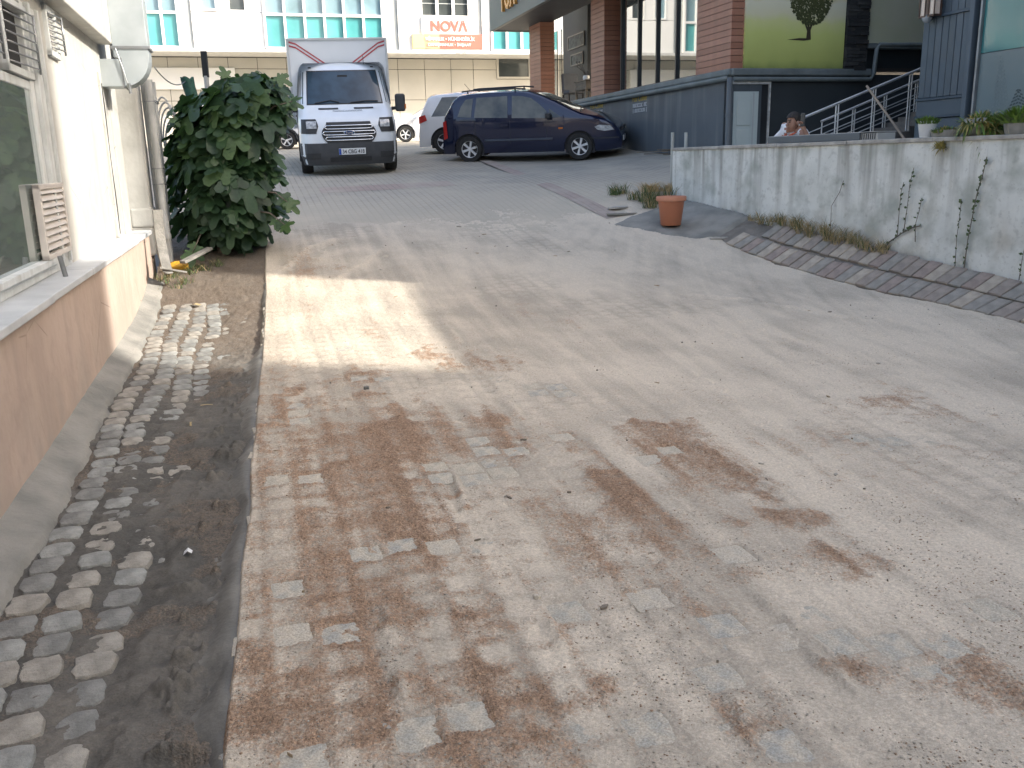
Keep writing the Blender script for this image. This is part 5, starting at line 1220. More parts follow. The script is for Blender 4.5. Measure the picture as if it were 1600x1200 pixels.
b = MB(); a_, z_ = BF.sz(1456, 28); b.lathe([(.0, -.075), (.05, -.06), (.075, -.02), (.08, 0), (.08, .02), (.0, .025)], 16, BF.pt(a_, z_, .09)); b.fbox(BF, a_ - .03, a_ + .03, z_ + .02, z_ + .05, -.02, .12)
tag(b.build('dome_camera', mat('white_dome_plastic', (.45, .48, .50), rough=.2), None, smooth=50), 'small white dome camera under the wall lantern', 'camera')
# added block out of view to the right, put there to shade the street
m = MB(); m.fbox(BF, 16.8, 36, -.5, 21, -9, .0); AB = thing('street_shade_block', 'tall added block out of view on the right that shades the street', 'building', BF.pt(20, 0)); m.build('wall', M_CLADC, AB)
for i in range(6):
    for j in range(6):
        b = MB(); b.fbox(BF, 17.6 + i * 3.0, 19.0 + i * 3.0, 1.0 + j * 3.2, 2.6 + j * 3.2, -.1, .03); w_ = b.build('window', M_CLADW, AB); b = MB(); b.fbox(BF, 17.68 + i * 3.0, 18.92 + i * 3.0, 1.08 + j * 3.2, 2.52 + j * 3.2, .02, .036); b.build('pane', M_DKG, w_)
m = MB(); m.fbox(BF, 16.6, 36.2, 21, 21.3, -9.2, .3); m.build('roof', M_CLADG, AB)
m = MB(); m.fbox(BF, BE, 16.8, -.5, 6.95, -6.0, -.02); IB = thing('sun_gap_block', 'low added block out of view that trims the sun patch', 'building', BF.pt(12, 0)); m.build('wall', M_CLADC, IB)  # added block out of view, its height set to cut the sun patch
for i in range(3):
    for j in range(2):
        b = MB(); b.fbox(BF, BE + .9 + i * 2.6, BE + 2.3 + i * 2.6, 1.2 + j * 3.0, 2.8 + j * 3.0, -.1, .01); w_ = b.build('window', M_CLADW, IB); b = MB(); b.fbox(BF, BE + .98 + i * 2.6, BE + 2.22 + i * 2.6, 1.28 + j * 3.0, 2.72 + j * 3.0, .0, .016); b.build('pane', M_DKG, w_)
m = MB(); m.fbox(FOX_F, 7.0, 10.5, .5, 14, -.02, 3.2); m.build('sun_leak_block', M_FDK2, FX)  # hidden mass added to stop sun leaking through the courtyard
# ------------------------------------------------------------------ stairs with steel railings
M_INOX = mat('stainless_rail', (.72, .73, .73), rough=.35, metal=.5); M_STW = mat('worn_stair_concrete', (.22, .20, .175), (.16, .145, .13), scale=6, rough=.85)
oN, oF = 1.45, .42
nA0, nZ0 = FOX_F.sz(1248, 187, oN); nA1, nZ1 = FOX_F.sz(1432, 110, oN); fA0, fZ0 = FOX_F.sz(1283, 190, oF); fA1, fZ1 = FOX_F.sz(1432, 127, oF)
ST = thing('staircase', 'outdoor stair rising right along the dark wall with steel railings', 'staircase', FOX_F.pt(nA0, .86, 1.0))
sl = (nZ1 - nZ0) / (nA1 - nA0)
def zr(a): return nZ0 + sl * (a - nA0)
RH = .95; step = .28; a = nA0 + .1; n = 0
A_END = nA1 + 1.6
while a < A_END:
    z = zr(a) - RH; 
    if z > .9:
        b = MB(); b.fbox(FOX_F, a, a + step + .02, z - .14, z, .36, 1.40); b.build('step', M_STW, ST, bevel=.006)
    a += step
b = MB(); q0 = max(nA0 + .1, nA0 + (.9 + RH - nZ0) / sl)
b.fpoly(FOX_F, [(q0, zr(q0) - RH - .30), (A_END, zr(A_END) - RH - .30), (A_END, zr(A_END) - RH - .12), (q0, zr(q0) - RH - .12)], .38, 1.38); b.build('stair_slab', M_STW, ST)
for (a0, z0, a1, z1, o) in ((nA0, nZ0, nA1, nZ1, oN), (fA0, fZ0, fA1, fZ1, oF)):
    k = (z1 - z0) / (a1 - a0); a1 += 1.4; z1 += k * 1.4
    b = MB(); b.tube([FOX_F.pt(a0, z0, o), FOX_F.pt(a1, z1, o)], .024, 10); rl = b.build('handrail', M_INOX, ST, smooth=50)
    for dz in (.30, .42, .66):
        b = MB(); b.tube([FOX_F.pt(a0, z0 - dz, o), FOX_F.pt(a1, z1 - dz, o)], .009, 8); b.build('guard_bar', M_INOX, ST, smooth=50)
    for i in range(6):
        t = i / 5; aa = a0 + .02 + (a1 - a0 - .04) * t; zz = z0 + (z1 - z0) * t
        for d_ in ((0,) if i in (0, 5) else (-.025, .025)):
            b = MB(); b.tube([FOX_F.pt(aa + d_, zz, o), FOX_F.pt(aa + d_, max(.87, zz - RH - .05), o)], .014, 8); b.build('rail_post', M_INOX, ST, smooth=50)
p0 = FOX_F.pt(*FOX_F.sz(1354, 134, 1.62), 1.62); p1 = FOX_F.pt(*FOX_F.sz(1413, 217, 2.3), 2.3); dv = (p1 - p0); p1 = p0 + dv * ((p0.z - .87) / (p0.z - p1.z))
b = MB(); b.tube([p0, p1], .021, 10); tag(b.build('wooden_pole', mat('bare_wood_pole', (.42, .33, .25), rough=.7), None, smooth=50), 'bare wooden pole leaning on the stair railing', 'pole')
# ------------------------------------------------------------------ things along the top of the parapet
ZT = 1.737
def pa(px, py=215, o=-.12): return PAR.sz(px, py, o)[0]
M_SLAB = mat('slate_grey_casing', (.10, .115, .125), (.08, .095, .105), scale=3, rough=.5)
x0, x1 = pa(1213, 215, -.18), pa(1357, 215, -.18); x2 = pa(1384, 215, -.18)
DB = thing('dark_flat_case', 'long flat slate grey case with ribbed pale end lying on the parapet', 'case', PAR.pt((x0 + x1) / 2, ZT, -.18))
m = MB(); m.fbox(PAR, x0, x1, ZT, ZT + .085, -.34, -.04); m.build('casing', M_SLAB, DB, bevel=.008)
m = MB(); m.fbox(PAR, x1 + .002, x2, ZT, ZT + .075, -.32, -.06); e_ = m.build('end_block', mat('pale_plastic_grille', (.40, .40, .38), rough=.6), DB, bevel=.006)
for i in range(7): m = MB(); xx = x1 + .02 + (x2 - x1 - .03) * i / 7; m.fbox(PAR, xx, xx + .008, ZT + .006, ZT + .07, -.061, -.053); m.build('rib', M_METAL, e_)
m = MB(); m.fbox(PAR, x0, x2, ZT + .0855, ZT + .092, -.33, -.05); m.build('cover_strip', mat('pale_strip', (.45, .45, .43), rough=.6), DB)
M_MOSS = mat('fresh_green_succulent', (.16, .27, .04), (.09, .17, .025), scale=20, rough=.6); M_DRY = mat('yellowing_stems', (.34, .29, .10), (.24, .21, .06), scale=20, rough=.7)
def tuft(mb, c, rx, ry, h, n, seed, mi=0, droop=0.0, size=.03):
    rr = random.Random(seed)
    for i in range(n):
        t = rr.uniform(0, 6.28); q = rr.random() ** .5; b0 = Vector(c) + Vector((rx * q * math.cos(t), ry * q * math.sin(t), 0)); hh = h * rr.uniform(.5, 1.1) * (1 - .45 * q * q)
        o = Vector((math.cos(t) * q, math.sin(t) * q, 0)) * rr.uniform(.2, .9) * h + Vector((rr.uniform(-.3, .3), rr.uniform(-.3, .3), 0)) * h
        tip = b0 + o + Vector((0, 0, hh - droop * q * h * rr.random() * 2)); w = Vector((math.cos(t + 1.57), math.sin(t + 1.57), 0)) * size * .22
        mid = (b0 + tip) / 2 + Vector((0, 0, hh * .2)); mb.add([b0 - w, b0 + w, mid + w * 1.2, tip, mid - w * 1.2], [(0, 1, 2, 4), (4, 2, 3)], mi if not isinstance(mi, tuple) else rr.choice(mi))
def planter(label, px, pyb, prof, mats, tf, sx=1.0, sy=1.0, o=-.12, n=18, rz=0.0):
    c = PAR.pt(pa(px, pyb, o), ZT, o); T = thing('planter', label, 'planter', c, group='planters on the parapet')
    m = MB(); m.lathe(prof, n, M4=Matrix.Translation(c) @ Matrix.Rotation(math.atan2(PAR.D[1], PAR.D[0]), 4, 'Z') @ Matrix.Diagonal((sx, sy, 1, 1))); m.build('pot', mats, T, smooth=45)
    t = MB(); hi = max(z for r, z in prof); tf(t, c + Vector((0, 0, hi - .03))); t.build('plant', [M_MOSS, M_DRY, mat('dull_green_leaf', (.10, .16, .04), (.06, .10, .025), scale=18, rough=.6)], T)
M_CPOT = mat('grey_cement_pot', (.34, .33, .30), (.22, .22, .20), scale=9, rough=.9, bump=.3, bscale=40); M_WPOT = mat('white_plastic_pot', (.76, .78, .78), rough=.4)
planter('tall white plastic pot with a low green cushion plant', 1447, 217, [(.065, 0), (.07, .01), (.098, .165), (.102, .17), (.094, .17), (.085, .15), (.0, .15)], M_WPOT, lambda t, c: tuft(t, c, .10, .10, .09, 260, 1, (0, 0, 2), size=.04))
planter('low grey trough with sparse grass between white and round pots', 1477, 216, [(.12, 0), (.125, .01), (.135, .07), (.125, .07), (.12, .05), (0, .05)], M_CPOT, lambda t, c: tuft(t, c, .13, .08, .08, 150, 2, (0, 1, 2), size=.03), sx=1.35, sy=.7)
planter('round cement pot overgrown by a big yellow green trailing plant', 1523, 216, [(.07, 0), (.11, .03), (.125, .09), (.115, .16), (.105, .17), (.095, .15), (0, .15)], M_CPOT, lambda t, c: (tuft(t, c + Vector((.05, -.02, -.02)), .20, .12, .15, 520, 3, (0, 1, 1, 2), droop=1.0, size=.035), tuft(t, c + Vector((.13, -.10, -.1)), .10, .08, .18, 420, 4, (1, 1, 0, 2), droop=1.2, size=.035)))
planter('square cement trough with a leafy green mound near picture edge', 1592, 212, [(.13, 0), (.14, .01), (.165, .12), (.155, .13), (.14, .11), (0, .11)], M_CPOT, lambda t, c: tuft(t, c, .18, .14, .17, 520, 5, (0, 0, 2), size=.045), sx=1.15, n=4)
t = MB(); tuft(t, PAR.pt(pa(1488), ZT - .12, .03), .05, .03, .12, 110, 8, 0, droop=.5, size=.03); tag(t.build('trailing_weed', M_DRY), 'dry weed trailing over the parapet edge below the round pot', 'weed')
# ------------------------------------------------------------------ person leaning behind the parapet, phone in hand
def person():
    o = -.62; c = PAR.pt(*PAR.sz(1230, 214, o), o); hx = PAR.pt(*PAR.sz(1239, 193, o + .10), o + .10)
    ax = Vector((PAR.D[0], PAR.D[1], 0)); fr_ = Vector((PAR.N[0], PAR.N[1], 0))     # ax: image right, fr_: towards the road
    seat = PAR.pt(PAR.sz(1225, 214, o - .25)[0], 1.28, o - .25)
    T = thing('person', 'person in white shirt with orange collar leaning behind parapet, phone raised', 'person', Vector((seat.x, seat.y, .86)))
    chest = c + Vector((0, 0, -.05)); neck = hx + Vector((0, 0, -.125)) - fr_ * .06 - ax * .01; chest = chest + Vector((0, 0, .05))
    shL = neck - ax * .22 + Vector((0, 0, .025)); shR = neck + ax * .15 + Vector((0, 0, .0)); chest = chest + Vector((0, 0, .06))
    elL = PAR.pt(PAR.sz(1201, 221, o + .15)[0], 1.71, o + .16); haL = PAR.pt(pa(1216, 222, -.38), 1.73, -.40)
    ph = PAR.pt(*PAR.sz(1257, 203, o + .12), o + .12); elR = ph + Vector((0, 0, -.24)) + ax * .07 - fr_ * .08
    hipL = seat - ax * .10; hipR = seat + ax * .12
    v = []; r = []; e = []
    def add(p, rad, par=None):
        v.append(Vector(p)); r.append(rad); i = len(v) - 1
        if par is not None: e.append((par, i))
        return i
    pel = add(seat, .15); ab = add(seat * .55 + chest * .45, .145, pel); ch = add(chest - fr_ * .04, .155, ab); up = add(chest * .35 + neck * .65 - fr_ * .04, .125, ch); nk = add(neck, .058, up)
    jaw = add(hx + Vector((0, 0, -.075)) + fr_ * .035, .062, nk); md = add(hx, .088, jaw); hd = add(hx + Vector((0, 0, .065)) - fr_ * .012, .090, md); tp = add(hx + Vector((0, 0, .115)) - fr_ * .02, .055, hd)
    for sh, el, ha in ((shL, elL, haL), (shR, elR, ph)):
        s = add(sh, .078, up); m1 = add(sh * .5 + el * .5, .056, s); l = add(el, .045, m1); f1 = add(el * .5 + ha * .5, .032, l); w = add(ha * .92 + el * .08, .028, f1); p_ = add(ha + (ha - el).normalized() * .04, .028, w)
        d = (ha - el).normalized(); side = ax if sh is shR else fr_
        for j in range(4):
            b0 = ha + d * .075 + side * (-.03 + .02 * j); k = add(b0, .011, p_); k2 = add(b0 + d * .03 * (1 - .12 * abs(j - 1.3)) + fr_ * .012, .010, k); add(b0 + d * .05 * (1 - .12 * abs(j - 1.3)) + fr_ * .03, .009, k2)
        k = add(ha + d * .03 + side * -.045, .013, p_); add(ha + d * .065 + side * -.06 + fr_ * .015, .010, k)
    for hp, s in ((hipL, -1), (hipR, 1)):
        h = add(hp, .10, pel); kn = add(hp + fr_ * .30 + ax * .04 * s + Vector((0, 0, .0)), .072, h); cf = add(kn_ := hp + fr_ * .28 + ax * .04 * s + Vector((0, 0, -.24)), .055, kn)
        an = add(Vector((kn_.x, kn_.y, .94)), .042, cf); add(Vector((kn_.x, kn_.y, .90)) + fr_ * .13, .036, an)
    me = bpy.data.meshes.new('body'); me.from_pydata([tuple(p) for p in v], e, []); ob = bpy.data.objects.new('body_cage', me); COL.objects.link(ob)
    sk = ob.modifiers.new('s', 'SKIN'); ob.modifiers.new('d', 'SUBSURF').levels = 2; ob.modifiers['d'].render_levels = 2
    for i, q in enumerate(me.skin_vertices[0].data): q.radius = (r[i], r[i]); q.use_root = (i == 0)
    bpy.context.view_layer.update(); bm_ = bpy.data.meshes.new_from_object(ob.evaluated_get(bpy.context.evaluated_depsgraph_get())); bpy.data.objects.remove(ob)
    M_SKIN = mat('tanned_skin', (.36, .20, .14), (.31, .165, .11), scale=8, rough=.55); M_SHIRT = mat('white_shirt', (.74, .75, .77), (.66, .67, .70), scale=6, rough=.9, bump=.1, bscale=20); M_TRO = mat('dark_trousers', (.05, .055, .07), rough=.9); M_COLL = mat('orange_collar', (.62, .16, .10), rough=.85); M_HAIR = mat('dark_hair', (.025, .018, .014), rough=.7, bump=.3, bscale=120)
    bm_.materials.clear(); [bm_.materials.append(q) for q in (M_SKIN, M_SHIRT, M_TRO)]
    for p in bm_.polygons:
        q = p.center; p.use_smooth = True
        up_ = (q - neck).dot(Vector((0, 0, 1))); da = min((q - elL).length, (q - elR).length)
        i = 0
        sl_ = (q - shL).length < .22 or (q - shR).length < .20
        if q.z < 1.30: i = 2
        elif (q.z < neck.z + .01 and ((q - chest).length < .27 or sl_ or (q - ab_pt(seat, chest)).length < .24)) : i = 1
        if sl_ and q.z < neck.z + .13 and (q - hx).length > .15: i = 1
        if (q - haL).length < .17 or (q - ph).length < .12 or (q - elL).length < .09: i = 0
        p.material_index = i
    inv = WM[T.name].inverted(); bm_.transform(inv); link('body', bm_, T)
    # hair cap, brow, eyes, nose, mouth, ears, collar
    Mh = Matrix.Translation(hx) @ Matrix(((ax.x, -fr_.x, 0, 0), (ax.y, -fr_.y, 0, 0), (0, 0, 1, 0), (0, 0, 0, 1)))     # x right, -y front
    hr = MB(); rws = []
    for i in range(9):
        ph_ = R(88 - i * 13); rws.append([Mh @ Vector((.094 * math.cos(ph_) * math.cos(t), .012 + .108 * math.cos(ph_) * math.sin(t), max(.035 + .122 * math.sin(ph_), .075 if math.sin(t) < -.35 else (.02 if math.sin(t) < .1 else -.05)))) for t in np.linspace(0, 2 * math.pi, 21)])
    hr.grid(rws); hr.build('hair', M_HAIR, T, smooth=True)
    nz = MB(); nz.add([Mh @ Vector(q) for q in ((-.012, -.088, .025), (.012, -.088, .025), (.020, -.090, -.028), (-.020, -.090, -.028), (0, -.118, -.022))], [(0, 1, 4), (1, 2, 4), (2, 3, 4), (3, 0, 4)]); nz.build('nose', M_SKIN, T)
    for s in (-1, 1):
        ey = MB(); ey.lathe([(0, -.007), (.010, -.003), (.010, .003), (0, .007)], 8, M4=Mh @ Matrix.Translation((s * .034, -.083, .018)) @ Matrix.Rotation(R(90), 4, 'X') @ Matrix.Diagonal((1.3, .7, 1, 1))); ey.build('eye', M_HAIR, T)
        br = MB(); br.box((0, 0, 0), (.040, .012, .009), M4=Mh @ Matrix.Translation((s * .034, -.086, .040)) @ Matrix.Rotation(s * -.12, 4, 'Y')); br.build('eyebrow', M_HAIR, T)
        er = MB(); er.lathe([(0, -.008), (.024, -.006), (.026, .004), (0, .008)], 10, M4=Mh @ Matrix.Translation((s * .094, .0, .0)) @ Matrix.Rotation(R(90), 4, 'Y') @ Matrix.Diagonal((1.25, .8, 1, 1))); er.build('ear', M_SKIN, T, smooth=True)
    mo = MB(); mo.box((0, 0, 0), (.048, .012, .010), M4=Mh @ Matrix.Translation((0, -.088, -.058))); mo.build('mouth', mat('lip', (.25, .10, .08), rough=.5), T)
    cl = MB(); nb_ = Mh @ Vector((0, .02, -.19))
    for s in (-1, 1):
        q = [Mh @ Vector(p) for p in ((s * .070, .03, -.115), (s * .080, -.03, -.135), (s * .055, -.115, -.18), (s * .014, -.15, -.25), (s * .004, -.148, -.26), (s * .030, -.118, -.19), (s * .052, -.065, -.150), (s * .058, .0, -.130))]
        q2 = [p + Vector((0, 0, .012)) + fr_ * .012 for p in q]; n = 8; cl.add(q + q2, [tuple(range(n)), tuple(range(n, 2 * n))[::-1]] + [(i, n + i, n + (i + 1) % n, (i + 1) % n) for i in range(n)])
    cl.build('collar', M_COLL, T)
    fp = thing('mobile_phone', 'black mobile phone held upright in the raised hand', 'phone', ph)
    d = (ph - elR).normalized(); b = MB(); b.box((0, 0, 0), (.085, .012, .17), M4=Matrix.Translation(ph + Vector((0, 0, .13)) + fr_ * .035) @ Matrix(((ax.x, fr_.x, 0, 0), (ax.y, fr_.y, 0, 0), (0, 0, 1, 0), (0, 0, 0, 1)))); b.build('casing', M_METAL, fp, bevel=.004)
    st = thing('stool', 'plain stool behind the parapet under the seated person', 'stool', Vector((seat.x, seat.y, .861))); b = MB(); b.box(Vector((seat.x, seat.y, 1.12)), (.34, .34, .04)); b.build('seat', M_OLDW, st, bevel=.01)
    for sx in (-.13, .13):
        for sy in (-.13, .13): b = MB(); b.box(Vector((seat.x + sx, seat.y + sy, .98)), (.035, .035, .235)); b.build('leg', M_OLDW, st)
def ab_pt(seat, chest): return seat * .4 + chest * .6
person()
# ------------------------------------------------------------------ vehicles
def paint(name, col, metal=0.0, rough=.35): return mat(name, col, tuple(c * .93 for c in col), scale=2, rough=rough, rvar=.04, metal=metal, coat=.8, spec=.5)
M_NAVY = paint('navy_metallic_paint', (.007, .013, .045), .25, .2); M_CARW = paint('white_car_paint', (.78, .79, .80)); M_VANW = paint('van_white_paint', (.70, .74, .77))
M_TYRE = mat('tyre_rubber', (.018, .018, .018), (.028, .027, .026), scale=12, rough=.85); M_RIM = mat('alloy_rim', (.78, .79, .80), (.70, .71, .72), scale=6, rough=.3, metal=.25); M_BLK = mat('black_plastic', (.022, .023, .025), (.03, .031, .033), scale=6, rough=.6)
M_CGL = mat('dark_car_glass', (.03, .035, .034), (.13, .125, .10), scale=2.2, rough=.04, rvar=.02, spec=.7); M_RED = mat('red_lamp', (.50, .03, .025), rough=.15); M_LAMP = mat('clear_headlamp', (.55, .57, .58), (.25, .26, .27), scale=18, rough=.12, spec=.8); M_CHR = mat('chrome', (.75, .76, .77), rough=.15, metal=1.0); M_AMB = mat('amber_lamp', (.60, .16, .02), rough=.2); M_INT = mat('car_interior', (.05, .05, .055), rough=.9)
def interp(pts, x): return float(np.interp(x, [p[0] for p in pts], [p[1] for p in pts]))
def wheel(T, c, side, r=.31, w=.19, spokes=6, name='wheel', rim=True):
    M4 = Matrix.Translation(c) @ Matrix.Rotation(R(-90 * side), 4, 'X')          # local +z points outwards
    g = thing_part(name, T); m = MB(); m.lathe([(r * .62, -w / 2), (r * .93, -w / 2), (r, -w * .36), (r, w * .36), (r * .94, w / 2), (r * .68, w / 2), (r * .64, w * .42), (r * .62, -w / 2 + .01)], 36, M4=M4, cap=False); ty = m.build('wheel', M_TYRE, T, smooth=40, local=True)
    m = MB(); m.lathe([(0.01, -w * .05), (r * .64, -w * .05), (r * .64, -w * .4), (0.01, -w * .4)], 30, M4=M4); m.build('brake_disc', M_BLK, ty, smooth=40, local=True)
    if rim:
        m = MB(); m.lathe([(r * .60, w * .30), (r * .66, w * .46), (r * .69, w * .40), (r * .66, w * .1), (r * .60, w * .1)], 36, M4=M4, cap=False)
        m.lathe([(0.005, w * .36), (r * .13, w * .36), (r * .17, w * .28), (r * .17, w * .1)], 16, M4=M4)
        for k in range(spokes):
            a = 2 * math.pi * k / spokes + .3; d = Vector((math.cos(a), math.sin(a), 0)); e = Vector((-math.sin(a), math.cos(a), 0)); q = []
            for rr, ww, zz in ((.10, .075, .33), (.63, .105, .36)):
                q += [d * r * rr - e * r * ww + Vector((0, 0, w * (zz - .14))), d * r * rr + e * r * ww + Vector((0, 0, w * (zz - .14))), d * r * rr + e * r * ww * .75 + Vector((0, 0, w * zz)), d * r * rr - e * r * ww * .75 + Vector((0, 0, w * zz))]
            m.hexa([M4 @ p for p in q])
        m.build('rim', M_RIM, ty, smooth=40, local=True)
    return ty
def thing_part(n, T): return None
class CarShape:
    def __init__(s, top, hw, zs, belt, tumble, wheels, wr, arch, nose=(.16, .55), tail=(.10, .45)):
        s.top, s.hw, s.zs, s.belt, s.tumble, s.wheels, s.wr, s.arch = top, hw, zs, belt, tumble, wheels, wr, arch
        s.x0, s.x1 = top[0][0], top[-1][0]; s.nose, s.tail = nose, tail
    def zt(s, x): return interp(s.top, x)
    def W(s, x, z):
        w = s.hw; b = interp(s.belt, x)
        if z > b: w -= s.tumble * (z - b)
        if z < .45: w -= .05 * ((.45 - z) / .25) ** 2
        dn = max(0, x - (s.x1 - s.nose[1])) / s.nose[1]; dt = max(0, (s.x0 + s.tail[1]) - x) / s.tail[1]
        return w * (1 - s.nose[0] * dn ** 2.2 - s.tail[0] * dt ** 2.2)
    def zb(s, x):
        z = s.zs
        for xw in s.wheels:
            if abs(x - xw) < s.arch: z = max(z, s.wr + math.sqrt(s.arch ** 2 - (x - xw) ** 2))
        dn = max(0, x - (s.x1 - .35)) / .35; return z + .05 * dn
    def body(s, mt, T):
        xs = set(np.linspace(s.x0, s.x1, 56).tolist())
        for xw in s.wheels: xs |= set((xw + s.arch * math.sin(t)) for t in np.linspace(-math.pi / 2, math.pi / 2, 15))
        xs = sorted(xs); rows = []
        for x in xs:
            zt, zb = s.zt(x), s.zb(x); zb = min(zb, zt - .06); half = []
            N_ = 11
            for i in range(N_):
                z = zb + (zt - .055 - zb) * i / (N_ - 1); half.append((s.W(x, z), z))
            w = s.W(x, zt); half += [(w * .985, zt - .03), (w * .94, zt - .010), (w * .80, zt + .004), (w * .45, zt + .016), (0, zt + .020)]
            rows.append([Vector((x, y, z)) for y, z in half] + [Vector((x, -y, z)) for y, z in half[-2::-1]])
        m = MB(); m.grid(rows)
        for end in (rows[0], rows[-1]):                       # close the two ends
            n = len(end); k = n // 2; 
            m.add(end, [(i, i + 1, n - 2 - i, n - 1 - i) for i in range(k)])
        b = m.build('body', mt, T, smooth=38, local=True)
        fl = MB(); fl.box(((s.x0 + s.x1) / 2, 0, s.zs + .09), (s.x1 - s.x0 - .5, s.hw * 1.55, .12)); fl.build('underbody', M_BLK, T, local=True)
        for xw in s.wheels:
            fl = MB(); fl.box((xw, 0, s.wr + .12), (s.arch * 1.9, s.hw * 1.82, s.arch * 1.5)); fl.build('wheel_well', M_INT, T, local=True)
        return b
    def side(s, poly, side, off, mt, name, T, thick=.0):
        """a flat or thin piece following the body side; poly in (x, z)"""
        pts = []
        n = len(poly)
        for i in range(n):
            a, b = poly[i], poly[(i + 1) % n]
            k = max(1, int(math.hypot(b[0] - a[0], b[1] - a[1]) / .12))
            for j in range(k): pts.append((a[0] + (b[0] - a[0]) * j / k, a[1] + (b[1] - a[1]) * j / k))
        bm = bmesh.new(); vs = [bm.verts.new((x, 0, z)) for x, z in pts]; f = bm.faces.new(vs); bmesh.ops.triangulate(bm, faces=[f])
        ex = bmesh.ops.subdivide_edges(bm, edges=[e for e in bm.edges if e.calc_length() > .3], cuts=2, use_grid_fill=True)
        if thick:
            r = bmesh.ops.extrude_face_region(bm, geom=list(bm.faces)); ev = set(v for v in r['geom'] if isinstance(v, bmesh.types.BMVert))
            for v in bm.verts: v.co.y = (s.W(v.co.x, v.co.z) + off + (thick if v in ev else 0)) * side
        else:
            for v in bm.verts: v.co.y = (s.W(v.co.x, v.co.z) + off) * side
        bmesh.ops.recalc_face_normals(bm, faces=bm.faces)
        me = bpy.data.meshes.new(name); bm.to_mesh(me); bm.free(); me.materials.append(mt); return link(name, me, T)
    def topp(s, x0, x1, f0, f1, off, mt, name, T, n=10):
        """a piece lying on the upper surface between x0 and x1, reaching fraction f of the half width"""
        rows = []
        for i in range(n + 1):
            x = x0 + (x1 - x0) * i / n; f = f0 + (f1 - f0) * i / n; w = s.W(x, s.zt(x)) * f; dz = (s.zt(min(x + .02, s.x1)) - s.zt(x - .02)) / .04; nn = Vector((-dz, 0, 1)).normalized() * off
            rows.append([Vector((x, w * t, s.zt(x) + .020 - .020 * t * t - .03 * max(0, abs(t * f) - .8) * 3)) + nn for t in np.linspace(-1, 1, 9)])
        m = MB(); m.grid(rows, flip=True); return m.build(name, mt, T, smooth=True, local=True)
def ground_matrix(x, y, rz, L=2.7, W=1.5):
    f = Vector((math.cos(rz), math.sin(rz))); l = Vector((-f.y, f.x)); q = {}
    for i, (a, b) in enumerate(((1, 1), (1, -1), (-1, 1), (-1, -1))):
        p = Vector((x, y)) + f * a * L / 2 + l * b * W / 2; q[i] = Vector((p.x, p.y, zat(p.x, p.y)))
    X = ((q[0] + q[1]) - (q[2] + q[3])).normalized(); Y = ((q[0] + q[2]) - (q[1] + q[3])).normalized(); Zv = X.cross(Y).normalized(); Y = Zv.cross(X); c = (q[0] + q[1] + q[2] + q[3]) / 4
    return Matrix(((X.x, Y.x, Zv.x, c.x), (X.y, Y.y, Zv.y, c.y), (X.z, Y.z, Zv.z, c.z), (0, 0, 0, 1)))
# -------- blue people carrier
gA = gp(733, 252); hd = -.20; gB = gA + Vector((math.cos(hd), math.sin(hd), 0)) * 2.67; mid = (gA + gB) / 2
bx = Vector((-math.sin(hd), math.cos(hd))) * .72
MV = thing('parked_minivan', 'dark blue compact minivan parked sideways in front of the cafe wall', 'car', M4=ground_matrix(mid.x + bx.x, mid.y + bx.y, hd) @ Matrix.Scale(.965, 4))
def cx(c): return (c - 805) / 236.0
def cz(c): return max(0, (922 - c) / 236.0 * .965)
sh = CarShape([(-2.0, .55), (-1.99, .95), (-1.93, 1.08), (-1.70, 1.44), (-1.58, 1.53), (-1.3, 1.565), (-.8, 1.585), (-.2, 1.585), (.15, 1.56), (.45, 1.47), (.8, 1.325), (1.12, 1.17), (1.40, 1.05), (1.7, .985), (1.95, .905), (2.15, .80), (2.27, .66), (2.32, .50)], .845, .20, [(-2, .99), (.9, .93), (1.4, .92), (2.3, .9)], .30, (-1.335, 1.335), .305, .365)
sh.body(M_NAVY, MV)
